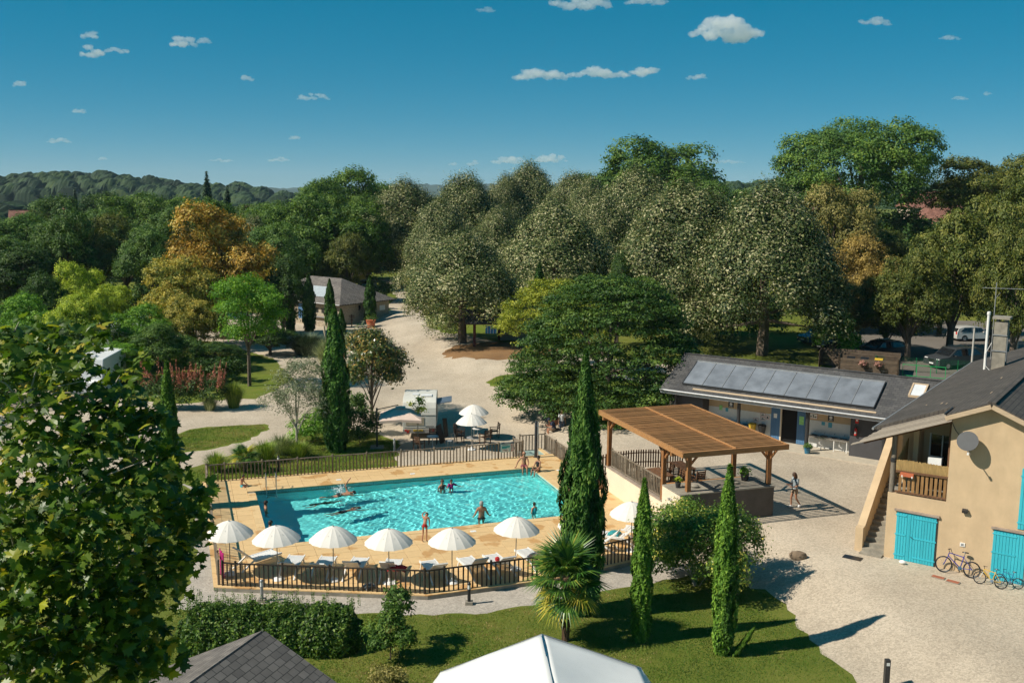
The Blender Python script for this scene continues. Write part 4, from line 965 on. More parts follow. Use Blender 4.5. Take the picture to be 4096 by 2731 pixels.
def cloud(lobes, n, rc, leaf, rs, aspect=.55, flat=.8, out=1.25, up=.35, jit=.65, shell=.72, tv=.25, bias=.15, spiky=0.0):
    """leaves in clumps spread over the lobes (cx, cy, cz, rx, ry, rz) of a crown"""
    Ls = np.array(lobes, float); ar = (Ls[:, 3] * Ls[:, 4] + Ls[:, 3] * Ls[:, 5] + Ls[:, 4] * Ls[:, 5]); pr = ar / ar.sum()
    ncl = max(8, int(n / 26)); li = rs.choice(len(Ls), ncl, p=pr); D = unit(rs.normal(size=(ncl, 3)))
    D[:, 2] = np.where(D[:, 2] < -.35, -D[:, 2], D[:, 2]); k = rs.uniform(shell, 1.03, (ncl, 1))
    C = Ls[li, :3] + D * Ls[li, 3:6] * k
    keep = np.ones(ncl, bool)
    for j in range(len(Ls)):                               # drop clumps buried inside another lobe
        q = (((C - Ls[j, :3]) / (Ls[j, 3:6] * .66)) ** 2).sum(1); keep &= ~((q < 1) & (li != j) & (rs.uniform(size=ncl) < .75))
    C, D = C[keep], D[keep]; ct = rs.uniform(0, 1, len(C))
    ci = rs.randint(0, len(C), n); r = rs.normal(size=(n, 3)) * rc * np.array([.55, .55, .55 * flat + spiky])
    P = C[ci] + r
    N = D[ci] * out + unit(r + 1e-6) * .5 + rs.normal(size=(n, 3)) * jit + np.array([0, 0, up])
    tint = .5 + (ct[ci] - .5) * (1 - tv) + rs.uniform(-1, 1, n) * tv + bias * (rs.uniform(size=n) - .5)
    return P, N, leaf * rs.uniform(.65, 1.3, n), aspect, tint

def crown_mesh(name, lobes, n, rc, leaf, seed, mat, **k):
    rs = np.random.RandomState(seed); P, N, s, a, t = cloud(lobes, n, rc, leaf, rs, **k)
    return blades(name, P, N, s, a, t, mat, rs=rs)

m_bark = M('bark', (.13, .10, .075), .9, .35, 3, .6, 12, stretch=(4, 4, 1))
m_bark_p = M('pale_bark', (.36, .32, .25), .85, .35, 3, .5, 10, stretch=(4, 4, 1))
def trunk_mesh(name, h, r, limbs, seed, mat=m_bark, n=7):
    b = MB(); rs = random.Random(seed)
    b.tube([(0, 0, -.2), (rs.uniform(-.05, .05) * r * 4, 0, h * .3), (rs.uniform(-.3, .3) * r, rs.uniform(-.3, .3) * r, h * .65), (0, 0, h)], [r * 1.25, r, r * .8, r * .35], n)
    for (z, x, y, zz) in limbs:
        m_ = Vector((x * .5, y * .5, z + (zz - z) * .6)); b.tube([(0, 0, z), m_, (x, y, zz)], [r * .5, r * .32, r * .1], 5)
    return b.mesh(name, mat, True)

LM = {
 'lime': leaf_mat('lime_leaves', [(0, (.010, .022, .005)), (.40, (.034, .054, .014)), (.62, (.085, .10, .032)), (.80, (.18, .175, .075)), (1, (.33, .30, .175))], .2),
 'plane': leaf_mat('plane_leaves', [(0, (.016, .042, .007)), (.5, (.044, .088, .012)), (1, (.115, .165, .026))]),
 'green': leaf_mat('green_leaves', [(0, (.020, .048, .010)), (.5, (.048, .092, .018)), (1, (.11, .165, .035))]),
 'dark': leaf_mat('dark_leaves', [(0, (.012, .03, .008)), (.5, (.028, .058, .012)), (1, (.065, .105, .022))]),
 'oak': leaf_mat('oak_leaves', [(0, (.022, .052, .012)), (.5, (.052, .10, .020)), (.8, (.09, .15, .025)), (1, (.15, .20, .03))]),
 'olive': leaf_mat('olive_brown_leaves', [(0, (.05, .052, .012)), (.5, (.125, .115, .03)), (1, (.26, .215, .075))]),
 'olive2': leaf_mat('olive_green_leaves', [(0, (.022, .036, .007)), (.5, (.060, .076, .014)), (1, (.145, .14, .032))]),
 'gold': leaf_mat('gold_brown_leaves', [(0, (.08, .058, .014)), (.5, (.20, .14, .035)), (1, (.36, .26, .08))]),
 'orange': leaf_mat('orange_leaves', [(0, (.055, .050, .010)), (.35, (.16, .105, .016)), (.65, (.30, .165, .024)), (.85, (.28, .22, .04)), (1, (.42, .33, .11))]),
 'gold2': leaf_mat('golden_leaves', [(0, (.040, .058, .009)), (.4, (.12, .125, .018)), (.7, (.24, .19, .03)), (1, (.38, .31, .08))]),
 'lemon': leaf_mat('lemon_leaves', [(0, (.06, .095, .008)), (.5, (.17, .23, .018)), (1, (.38, .40, .05))], .35),
 'bright': leaf_mat('bright_leaves', [(0, (.030, .085, .008)), (.5, (.075, .165, .014)), (1, (.17, .27, .03))], .35),
}
def lobed(H, Wd_, seed, nl=11, cb=.14, top=1.0, wob=.34):
    """lobes of a broad crown between cb*H and H, Wd_ wide"""
    rs = random.Random(seed); L_ = [(0, 0, H * (cb + 1) / 2, Wd_ * .33, Wd_ * .33, H * (1 - cb) * .40)]
    for k in range(nl):
        a = 2 * math.pi * k / nl * 2.4 + rs.uniform(-.4, .4); e = rs.uniform(-.85, .95); rr = Wd_ * .5 * math.sqrt(max(.05, 1 - (e * .9) ** 2)) * rs.uniform(.55, .88)
        r = Wd_ * rs.uniform(.11, .25); z = H * (cb + 1) / 2 + e * H * (1 - cb) * .36
        L_.append((math.cos(a) * rr, math.sin(a) * rr, z, r, r, r * rs.uniform(.75, 1.05)))
    L_.append((rs.uniform(-.1, .1) * Wd_, 0, H - Wd_ * .17, Wd_ * .2, Wd_ * .2, Wd_ * .17))
    return L_
def limbs_of(L_, h0): return [(h0 + .12 * i % 1.5, l[0] * .8, l[1] * .8, l[2]) for i, l in enumerate(L_[1:9])]
PROTO = {}
def proto(key, H, Wd_, n, rc, leaf, seed, mat, nl=11, cb=.13, tr=.03, **k):
    L_ = lobed(H, Wd_, seed, nl, cb); cm = crown_mesh('crown_' + key, L_, n, rc, leaf, seed, mat, **k)
    tm = trunk_mesh('trunk_' + key, H * .8, H * tr, limbs_of(L_, H * cb), seed); PROTO[key] = (cm, tm, H, Wd_)
for i in range(3):
    rs = random.Random(40 + i); H, Wd_ = 12, 10
    L_ = [(0, 0, 5.2, 4.3, 4.3, 4.2), (rs.uniform(-.3, .3), rs.uniform(-.3, .3), 8.6, 2.5, 2.5, 2.7), (rs.uniform(-.3, .3), 0, 10.4, 1.2, 1.2, 1.7)]
    for k in range(18):
        a = k * 2.399 + i; z = 1.9 + 8.2 * k / 18; rr = 4.6 * max(.12, 1 - ((z - 1.5) / 9.8) ** 1.9) * rs.uniform(.72, .92); r_ = rs.uniform(1.0, 1.55); L_.append((math.cos(a) * rr, math.sin(a) * rr, z, r_, r_, r_ * 1.35))
    cm = crown_mesh('crown_lime', L_, 68000, .50, .088, 50 + i, LM['lime'], aspect=.55, out=2.0, up=.1, jit=.55, shell=.88, tv=.32, spiky=.34)
    PROTO['lime%d' % i] = (cm, trunk_mesh('trunk_lime', 9.5, .30, limbs_of(L_, 2.2), i), H, Wd_)
for i in range(4): proto('broad%d' % i, 12, 11, 34000, .52, .135, 60 + i, LM['green'], nl=20 + 2 * i, aspect=.6, tv=.2)
proto('oak0', 17.4, 21.9, 60000, .8, .18, 71, LM['oak'], nl=38, cb=.10, aspect=.6, tv=.18, shell=.8)
proto('feather0', 8.8, 5.8, 16000, .42, .10, 72, LM['bright'], nl=15, cb=.30, tr=.014, aspect=.42, flat=.5)
TREES = [
('lime', 'lime', -4.9, 96, 0.8, 10.6, 9.7, 'round silver lime in front of the grove with trunk beside the shelter'),
('lime', 'lime', -17.2, 160, 0.8, 16.4, 14.2, 'large silver lime at the left end of the grove by the road'),
('lime', 'lime', -6.9, 150, 0.8, 17.3, 11.4, 'silver lime second from the left in the back of the grove'),
('lime', 'lime', -1.6, 185, 0.8, 17.8, 9.4, 'narrow silver lime half hidden in the back of the grove'),
('lime', 'lime', 2.8, 190, 0.8, 20.3, 13.0, 'silver lime with the pointed top in the back of the grove'),
('lime', 'lime', 9.5, 165, 0.8, 17.8, 11.7, 'silver lime left of the far blue hill'),
('lime', 'lime', 4.8, 112, 0.8, 13.2, 11.9, 'broad silver lime in the middle of the grove'),
('lime', 'lime', 11.6, 150, 0.8, 16.9, 9.1, 'small silver lime right of the far blue hill'),
('lime', 'lime', 17.1, 140, 0.8, 18.0, 12.4, 'silver lime in front of the bright plane tree'),
('lime', 'lime', 16.9, 98, 0.8, 15.7, 11.9, 'tall pale silver lime behind the mimosa'),
('lime', 'lime', 23.1, 90, 0.8, 15.6, 11.8, 'biggest silver lime above the solar panel roof'),
('lime', 'lime', -2.0, 128, 0.8, 12.6, 7.8, 'low silver lime between the front and middle limes'),
('lime', 'lime', -39.5, 150, 0.0, 11.5, 8.4, 'grey leaved lime behind the orange plane tree'),
('lime', 'lime', 17.6, 120, 0.8, 14.0, 7.9, 'silver lime filling the gap behind the tall pale one'),
('broad', 'plane', 28.7, 205, 1.96, 23.4, 23.4, 'tall bright green plane tree rising above the lime grove'),
('broad', 'plane', -32.5, 205, 0.8, 18.1, 17.1, 'domed green tree left of the lime grove'),
('broad', 'plane', -38.2, 190, 0.7, 16.2, 13.5, 'green tree left of the domed one on the skyline'),
('broad', 'green', -46.8, 200, 0.0, 15.0, 13.2, 'green tree on the skyline right of the valley gap'),
('broad', 'plane', -25.7, 185, 0.8, 13.2, 11.2, 'green tree behind the road end'),
('broad', 'plane', -31.3, 148, 0.0, 14.1, 10.9, 'green plane tree behind the hipped stone building'),
('broad', 'plane', -25.0, 150, 0.71, 12.4, 11.0, 'dark green plane tree behind the thin bare tree'),
('broad', 'green', -30.5, 130, 0.0, 11.0, 8.2, 'green tree right of the orange plane tree'),
('oak', 'oak', 52.6, 152, 8.8, 17.4, 21.9, 'huge oak standing above all other trees on the right'),
('broad', 'olive', 39.5, 122, 1.74, 14.3, 9.6, 'olive brown tree in front of the huge oak'),
('broad', 'gold', 37.3, 106, 0.8, 9.9, 7.0, 'golden brown tree below the huge oak'),
('broad', 'olive2', 35.7, 88, 0.8, 9.5, 6.5, 'olive green car park tree in front of the parked cars'),
('broad', 'olive2', 41.2, 92, 0.8, 13.2, 8.2, 'large olive green tree above the green fence'),
('broad', 'olive2', 46.0, 94, 0.8, 14.6, 8.1, 'olive green tree at the right edge of the car park'),
('broad', 'olive2', 47.7, 125, 2.93, 8.1, 7.3, 'slim olive tree below the old town wall'),
('broad', 'olive2', 70.0, 150, 8.8, 11.9, 12.9, 'dark tree on the skyline right of the village roofs'),
('broad', 'olive2', 71.5, 142, 7.89, 13.3, 10.8, 'tree on the skyline at the right picture edge'),
('broad', 'green', -75.2, 150, 0.0, 10.7, 12.5, 'big dark tree at the left picture edge'),
('broad', 'green', -86.4, 185, 0.0, 15.0, 13.1, 'green tree before the wooded hill at far left'),
('broad', 'green', -73.5, 170, 0.0, 12.8, 11.2, 'tree right of the white gabled house'),
('broad', 'dark', -83.3, 205, 0.0, 16.6, 11.4, 'dark conifer like tree on the left skyline'),
('broad', 'plane', -68.0, 180, 0.0, 15.8, 14.1, 'broad green tree on the left skyline'),
('broad', 'plane', -60.7, 175, 0.0, 15.2, 12.0, 'green tree left of the tall fir'),
('broad', 'plane', -64.3, 200, 0.0, 15.0, 13.2, 'green tree below the tall fir'),
('broad', 'plane', -54.7, 205, 0.0, 14.1, 11.9, 'green tree left of the valley gap'),
('broad', 'dark', -58.5, 118, 0.0, 8.1, 9.9, 'dark green tree in the left middle distance'),
('broad', 'green', -57.0, 125, 0.0, 11.8, 8.2, 'feathery green tree in the left middle distance'),
('broad', 'olive2', -55.0, 130, 0.0, 11.4, 9.2, 'brownish green tree in the left middle distance'),
('broad', 'dark', -55.0, 140, 0.0, 10.8, 9.2, 'dark tree left of the orange plane tree'),
('broad', 'green', -43.9, 120, 0.0, 10.3, 7.3, 'green tree touching the orange plane tree on its left'),
('broad', 'dark', -43.9, 92, 0.0, 7.0, 4.4, 'small dark tree left of the yellow green maples'),
('broad', 'lemon', -41.5, 95, 0.0, 7.9, 4.8, 'yellow green maple topmost of the left group'),
('broad', 'lemon', -42.8, 104, 0.0, 5.3, 4.5, 'yellow green maple beside the orange plane tree'),
('broad', 'lemon', -36.5, 82, 0.0, 6.3, 5.2, 'yellow green tree left of the parked motorhomes'),
('broad', 'bright', -32.8, 86, 0.0, 5.0, 5.2, 'bright green tree right of the parked motorhomes'),
('broad', 'orange', -30.1, 102, 0.0, 13.2, 9.6, 'tall orange autumn plane tree'),
('broad', 'gold2', -31.8, 96, 0.0, 8.8, 7.3, 'golden plane tree left below the orange one'),
('feather', 'bright', -20.8, 77, 0.0, 8.8, 5.8, 'feathery locust tree with thin trunk before the orange plane'),
('broad', 'olive2', -22.2, 132, 0.0, 9.5, 6.3, 'thin half bare tree beside the road'),
('broad', 'dark', -83.0, 170, 0.0, 5.0, 12.9, 'dark tree behind the left edge trees'),
('broad', 'green', 31.7, 150, 3.02, 13.8, 9.9, 'green tree between the two big limes on the skyline'),
('broad', 'olive2', 37.4, 130, 2.92, 10.1, 9.9, 'green tree behind the biggest lime on its right'),
('broad', 'green', 19.6, 215, 0.8, 18.8, 14.2, 'tree on the skyline left of the bright plane'),
('broad', 'dark', 33.6, 108, 0.8, 5.5, 7.1, 'dark tree behind the timber bin store'),
('broad', 'green', -28.6, 80, 0.0, 4.4, 4.7, 'green tree behind the red plumed shrub'),
('broad', 'bright', -31.9, 78, 0.0, 3.2, 4.7, 'bright green bush left of the red plumed shrub'),
('broad', 'gold2', -28.7, 88, 0.0, 5.6, 4.9, 'low golden tree below the orange plane'),
('broad', 'dark', -23.4, 100, 0.0, 8.4, 4.8, 'dark tree right of the feathery locust'),
('broad', 'dark', -22.8, 92, 0.0, 3.1, 4.0, 'low dark tree behind the feathery locust'),
('broad', 'dark', -25.6, 84, 0.0, 2.4, 4.5, 'low dark bush below the golden trees'),
('broad', 'green', -35.9, 76, 0.0, 4.8, 5.4, 'low green tree at the left behind the plane leaves'),
('broad', 'bright', -43.0, 85, 0.0, 5.8, 5.6, 'light green tree at the left picture edge'),
('broad', 'green', -48.0, 140, 0.0, 12.3, 9.2, 'green tree left behind the orange plane tree'),
('broad', 'plane', -46.4, 150, 0.0, 14.0, 9.1, 'green tree on the skyline behind the orange plane tree'),
('broad', 'plane', -39.9, 160, 0.0, 12.0, 9.7, 'green tree between orange plane and skyline trees'),
('broad', 'plane', -31.2, 165, 0.39, 13.7, 10.9, 'green tree behind the thin half bare tree, higher one'),
('broad', 'plane', -22.0, 150, 0.8, 9.7, 6.8, 'green tree at the left side of the road end'),
('broad', 'green', -61.2, 120, 0.0, 9.5, 7.9, 'leafy tree at the extreme left in the middle distance'),
('broad', 'olive2', 45.8, 105, 0.8, 9.1, 6.9, 'olive tree behind the large one above the green fence'),
('broad', 'olive2', 42.0, 82, 0.8, 11.8, 5.4, 'olive tree leaning into the right picture edge'),
('broad', 'olive2', 35.2, 92, 0.8, 6.7, 5.1, 'low olive tree left of the car park tree'),
('broad', 'gold', 32.3, 95, 0.8, 6.4, 5.8, 'low golden brown tree right of the biggest lime'),
('broad', 'olive2', 67.8, 170, 8.8, 1.4, 11.2, 'olive tree below the village shed'),
('broad', 'olive2', 77.6, 165, 8.8, 4.5, 9.6, 'olive tree hiding the white village house'),
('lime', 'lime', 25.6, 125, 0.9, 13.0, 7.6, 'silver lime behind and between the two biggest ones'),
('lime', 'lime', 11.7, 128, 0.8, 14.2, 9.7, 'silver lime behind the broad middle one'),
('lime', 'lime', -9.6, 130, 0.8, 13.7, 8.6, 'silver lime behind the front round one'),
]
cnt = {}
def put_tree(key, mat, x, y, z, h, w, label, group=None, name=None, rz=None):
    cm, tm, H, Wd_ = PROTO[key]; t = thing(name or {'l': 'lime_tree', 'o': 'oak_tree'}.get(key[0], 'tree'), label, 'tree', (x, y, z), rnd.uniform(0, 6.28) if rz is None else rz, group)
    sc = (w / Wd_, w / Wd_, h / H); tr = inst(tm, 'trunk', t, sc=sc); c = inst(cm, 'crown', t, sc=sc)
    if mat is not cm.materials[0]: c.material_slots[0].link = 'OBJECT'; c.material_slots[0].material = mat
    return t
for (k, m, x, y, z, h, w, lb) in TREES:
    i = cnt.get(k, 0); cnt[k] = i + 1; nv = {'lime': 3, 'broad': 4}.get(k, 1)
    put_tree(k + str(i % nv), LM[m], x, y, z, h * (.9 if (x < -40 and y > 150) else 1.0 if k == 'lime' else 1.02), w * (1.32 if k == 'lime' else 1.08), lb, {'lime': 'silver limes of the grove'}.get(k, 'trees around the campsite'))
put_tree('broad2', LM['dark'], 10.2, 95, .8, 8.6, 4.2, 'small dome of green foliage poking up behind the mimosa', 'trees around the campsite')
# conifers on the left skyline
def fir_mesh(H, r, n, seed, mat):
    rs = np.random.RandomState(seed); z = H * (1 - np.sqrt(rs.uniform(0, 1, n))) * .96 + .03 * H; a = rs.uniform(0, 6.28, n)
    tier = .78 + .3 * np.abs(np.sin(z * 3.2 + np.sin(a * 3) * .8)); rad = r * (1 - z / H) * tier * np.sqrt(rs.uniform(.25, 1, n)) + .1
    P = np.column_stack([np.cos(a) * rad, np.sin(a) * rad, z - rad * .25]); T = np.column_stack([np.cos(a), np.sin(a), -.3 + rs.normal(0, .2, n)])
    N = np.column_stack([np.cos(a) * .4, np.sin(a) * .4, np.ones(n)]) + rs.normal(0, .5, (n, 3))
    return blades('crown_fir', P, N, .42 * rs.uniform(.6, 1.3, n), .3, rs.uniform(0, 1, n), mat, T)
m_fir = leaf_mat('fir_needles', [(0, (.008, .020, .012)), (.6, (.02, .042, .022)), (1, (.045, .07, .035))], .05)
fm = fir_mesh(20, 4, 9000, 4, m_fir); ft = trunk_mesh('trunk_fir', 19, .35, [], 3)
for (x, y, h, w, lb) in ((-66, 215, 20, 6.4, 'tall dark fir on the left skyline'), (-62.2, 217, 17, 5.4, 'shorter dark fir right of the tall one'), (-88, 200, 16, 4.0, 'dark pointed fir near the white gabled house'), (-48, 235, 17.5, 5, 'dark conifer right of the valley gap'), (16.0, 205, 17, 4, 'dark conifer top behind the limes')):
    t = thing('fir_tree', lb, 'tree', (x, y, 0), h, 'conifers on the skyline'); inst(ft, 'trunk', t, sc=(w / 8, w / 8, h / 20)); inst(fm, 'crown', t, sc=(w / 8, w / 8, h / 20))

# Italian cypresses
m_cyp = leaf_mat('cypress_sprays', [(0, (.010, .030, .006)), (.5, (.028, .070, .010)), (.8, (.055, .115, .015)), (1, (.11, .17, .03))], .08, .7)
m_cyp2 = leaf_mat('cypress_sprays_bright', [(0, (.018, .045, .005)), (.5, (.05, .105, .010)), (.8, (.085, .155, .014)), (1, (.14, .20, .028))], .10, .7)  # brighter, yellower green for the slim cypresses
def cypress_mesh(H, r, n, leaf, seed, mat, prof=None, ngr=7):
    rs = np.random.RandomState(seed); u_ = rs.uniform(0, 1, n) ** .9; z = u_ * H
    prof = prof or [(0, .55), (.06, .85), (.2, 1), (.45, .98), (.65, .84), (.8, .60), (.92, .28), (1, .02)]
    R0 = r * np.interp(u_, [p[0] for p in prof], [p[1] for p in prof]); a = rs.uniform(0, 6.28, n)
    col_ = np.floor((a + .35 * np.sin(z * .9 / max(H, 1) * 9)) / 6.2832 * (ngr * 3)); ph = rs.uniform(0, 6.28, 200)[col_.astype(int) % 200]
    lump = .86 + .16 * np.sin(z / H * 24 + ph) + .07 * np.sin(a * ngr + z * 1.1)
    rad = R0 * lump * np.where(rs.uniform(size=n) < .8, rs.uniform(.88, 1.04, n), rs.uniform(.4, .9, n))
    P = np.column_stack([np.cos(a) * rad, np.sin(a) * rad, z]); O = np.column_stack([np.cos(a), np.sin(a), np.zeros(n)])
    T = O * .28 + np.array([0, 0, 1]) + rs.normal(0, .22, (n, 3)); N = O + rs.normal(0, .55, (n, 3)) + np.array([0, 0, .2])
    tint = .42 + .28 * np.sin(ph * 3.3) + rs.uniform(-.3, .3, n)
    return blades('crown_cypress', P, N, leaf * rs.uniform(.6, 1.4, n), .30, tint, mat, T)
cyp_t = trunk_mesh('trunk_cypress', 4, .12, [], 3)
def cypress(x, y, z, h, w, lb, mesh, H0, r0, lean=(0, 0)):
    t = thing('cypress', lb, 'tree', (x, y, z), 0, 'Italian cypresses', rot=(lean[0], lean[1], rnd.uniform(0, 6))); sc = (w / 2 / r0, w / 2 / r0, h / H0)
    inst(mesh, 'crown', t, sc=sc); inst(cyp_t, 'trunk', t, sc=(w, w, h / 6)); return t
cbig = cypress_mesh(10, 1.0, 26000, .13, 11, m_cyp, [(0, .35), (.05, .7), (.15, .92), (.4, 1), (.56, .93), (.68, .66), (.8, .42), (.92, .2), (1, .02)], 6)
cmid = cypress_mesh(8.6, .8, 16000, .13, 12, m_cyp, [(0, .55), (.08, .8), (.25, 1), (.5, .96), (.7, .72), (.85, .45), (.95, .2), (1, .02)], 5)
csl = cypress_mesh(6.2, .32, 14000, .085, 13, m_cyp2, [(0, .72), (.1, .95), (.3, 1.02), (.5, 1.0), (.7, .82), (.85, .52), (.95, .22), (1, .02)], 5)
csm = cypress_mesh(5.6, .6, 7000, .15, 14, m_cyp, None, 5)
cypress(2.62, 34.5, 0, 9.75, 1.72, 'massive tall cypress behind the fan palm', cbig, 10, 1.0)
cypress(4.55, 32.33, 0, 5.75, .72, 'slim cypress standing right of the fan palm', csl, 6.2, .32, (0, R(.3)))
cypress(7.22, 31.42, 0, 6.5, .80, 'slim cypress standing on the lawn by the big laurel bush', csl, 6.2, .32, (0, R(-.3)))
cypress(-10.39, 57.18, 0, 8.7, 1.75, 'dark cypress behind the far pool fence', cmid, 8.6, .8)
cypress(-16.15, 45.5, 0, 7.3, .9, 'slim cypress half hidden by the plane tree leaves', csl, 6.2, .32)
for (x, y, h, w, lb) in ((-23.9, 105.5, 5.4, 1.1, 'leftmost cypress in front of the hipped stone building'), (-22.5, 108.6, 6.3, 1.5, 'tallest cypress in front of the hipped stone building'), (-20.8, 111.9, 5.5, 1.25, 'cypress at the corner of the hipped stone building'), (-16.8, 115.9, 5.6, 1.5, 'cypress by the road at the end of the hipped stone building'), (-16.7, 95.6, 4.0, 1.1, 'short cypress right behind the dark one'), (2.83, 103.8, 7.2, 1.9, 'pale cypress rising between mimosa and limes'), (-29.8, 83.6, 3.3, .9, 'small dark cypress behind the red plumed shrub'), (-31.1, 83.5, 2.3, .6, 'tiny cypress beside the small dark one')):
    cypress(x, y, gz(x, y), h, w, lb, csm, 5.6, .6)
t = thing('cypress_offshoot', 'short cut off cypress stump leaning at the foot of the lawn cypress', 'shrub', (7.55, 31.2, 0), 0, rot=(0, R(32), 0))
inst(csl, 'foliage', t, sc=(.35, .35, .2))

# the mimosa with its spreading umbrella crown
def umbrella_lobes(Wd_, H, hb, seed, n=190):
    rs = random.Random(seed); L_ = []
    for k in range(n):
        f_ = math.sqrt((k + .5) / n); a = k * 2.39996; rr = f_ * Wd_ / 2 * .93; z = hb + (H - hb) * (1 - f_ ** 2.8) + rs.uniform(-.55, .3) - .25
        r = rs.uniform(.8, 1.25) * Wd_ / 14; L_.append((math.cos(a) * rr, math.sin(a) * rr, z, r, r, r * .5))
    for k in range(n // 3):
        a = k * 2.39996 + 1; rr = rs.uniform(.62, .97) * Wd_ / 2; r = rs.uniform(.8, 1.2) * Wd_ / 14; L_.append((math.cos(a) * rr, math.sin(a) * rr, hb + rs.uniform(.1, 2.2), r, r, r * .6))
    return L_
m_mim = leaf_mat('mimosa_leaves', [(0, (.011, .030, .007)), (.5, (.030, .064, .011)), (.8, (.060, .100, .016)), (1, (.10, .14, .024))], .28)
m_mimy = leaf_mat('mimosa_leaves_yellow', [(0, (.05, .075, .008)), (.5, (.13, .15, .014)), (1, (.24, .24, .03))], .3)
def mimosa(x, y, Wd_, H, hb, n, seed, mat, lb):
    z = gz(x, y); t = thing('mimosa_tree', lb, 'tree', (x, y, z)); L_ = umbrella_lobes(Wd_, H, hb, seed)
    inst(crown_mesh('crown_mimosa', L_, n, .42, .095, seed, mat, aspect=.5, flat=.35, out=.45, up=.8, jit=.6, tv=.16, shell=.7), 'crown', t)
    inst(trunk_mesh('trunk_mimosa', H * .5, .22, [(1.6 + .1 * i, l[0] * .75, l[1] * .75, l[2] - .3) for i, l in enumerate(L_[::16])], seed), 'trunk', t)
mimosa(6.6, 66.5, 14.4, 8.7, .5, 110000, 21, m_mim, 'wide dark green mimosa with umbrella crown in the centre')
mimosa(3.4, 80, 9.5, 7.4, 3.4, 24000, 22, m_mimy, 'yellowish mimosa behind the wide dark green one')

# olives, magnolia and shrubs behind the far pool fence
m_olive = leaf_mat('olive_tree_leaves', [(0, (.045, .058, .028)), (.5, (.10, .115, .062)), (1, (.21, .22, .14))], .2)
m_magn = leaf_mat('magnolia_leaves', [(0, (.012, .028, .006)), (.5, (.038, .060, .010)), (.75, (.10, .085, .018)), (1, (.24, .15, .04))], .12, .3, .5)
m_laur = leaf_mat('laurel_leaves', [(0, (.018, .044, .008)), (.5, (.052, .098, .014)), (.85, (.11, .155, .022)), (.96, (.30, .27, .05)), (1, (.45, .38, .08))], .25, .4)
def small_tree(name, lb, x, y, H, Wd_, n, rc, leaf, seed, mat, nl=12, cb=.25, tr=.02, bark=m_bark, cat='tree', group=None, **k):
    t = thing(name, lb, cat, (x, y, gz(x, y)), 0, group); L_ = lobed(H, Wd_, seed, nl, cb)
    inst(crown_mesh('crown_' + name, L_, n, rc, leaf, seed, mat, **k), 'crown', t); inst(trunk_mesh('trunk_' + name, H * .8, H * tr, limbs_of(L_, H * cb * .6), seed, bark), 'trunk', t); return t
small_tree('olive_tree', 'silvery olive tree left of the dark cypress', -12.7, 57.1, 5.5, 4.4, 9000, .34, .075, 31, m_olive, 14, .3, .012, m_bark_p, aspect=.28, tv=.3, shell=.6)
small_tree('olive_tree', 'silvery olive tree behind the magnolia', -9.8, 68, 6.3, 4.8, 8000, .36, .08, 32, m_olive, 12, .3, .014, m_bark_p, aspect=.28, tv=.3, shell=.6)
small_tree('magnolia_tree', 'glossy magnolia with rusty leaves above the caravan', -9.35, 64.8, 6.2, 4.8, 12000, .40, .11, 33, m_magn, 12, .2, .016, aspect=.45, tv=.42)
lbush = small_tree('laurel_bush', 'big rounded laurel bush between the pool wall and the slim cypresses', 7.3, 37.2, 3.6, 4.5, 34000, .28, .062, 34, m_laur, 26, .0, .012, m_bark_p, 'shrub', aspect=.45, tv=.2)
small_tree('young_tree', 'young staked tree with bright leaves before the caravan', -5.7, 58.9, 2.95, 1.2, 420, .2, .075, 35, LM['lemon'], 7, .62, .009, m_bark_p, aspect=.5)
small_tree('young_tree', 'young thin tree left behind the beige umbrella', -10.0, 61.2, 2.6, 1.8, 2200, .25, .08, 36, LM['green'], 8, .4, .01, aspect=.5)
small_tree('shrub', 'bright green shrub lit between lime trunk and bin store', 29, 88, 4.0, 4.5, 5000, .4, .13, 37, LM['bright'], 9, .02, .01, cat='shrub', aspect=.6)
small_tree('shrub', 'yellow green shrub by the road near the hipped building', -17.5, 124, 2.4, 3.4, 2600, .3, .13, 38, LM['lemon'], 7, .02, .01, cat='shrub', aspect=.6)
small_tree('shrub', 'leafy shrub in front of the parked silver car', -19.3, 133, 2.2, 5.0, 3200, .35, .14, 39, LM['green'], 7, .02, .01, cat='shrub', aspect=.6)
small_tree('shrub', 'dark shrub left of the thin trunked locust', -23.5, 78.5, 2.0, 4.0, 3500, .3, .10, 46, LM['dark'], 8, .02, .01, cat='shrub', aspect=.6)
small_tree('shrub', 'rounded green shrub at the foot of the dark cypress', -9.2, 58.6, 2.2, 2.6, 4000, .25, .07, 47, LM['dark'], 8, .02, .01, cat='shrub', aspect=.5)
small_tree('shrub', 'green shrub on the lawn behind the far fence', -12.2, 59.3, 1.3, 3.4, 4200, .22, .07, 48, LM['bright'], 9, .02, .01, cat='shrub', aspect=.5)
small_tree('shrub', 'bushy oval shrub right of the hedge', -3.9, 30.7, 1.9, 1.5, 7000, .17, .05, 49, LM['plane'], 10, .02, .01, cat='shrub', aspect=.5)
small_tree('shrub', 'pale flowering round bush at the bottom edge', -3.75, 28.2, .75, 1.5, 4000, .14, .04, 53, LM['olive'], 8, .02, .01, cat='shrub', aspect=.5)
small_tree('shrub', 'lanky shrub with big divided leaves rising above the hedge end', -3.75, 31.6, 2.15, 1.0, 900, .2, .085, 54, LM['green'], 6, .45, .008, cat='shrub', aspect=.4)
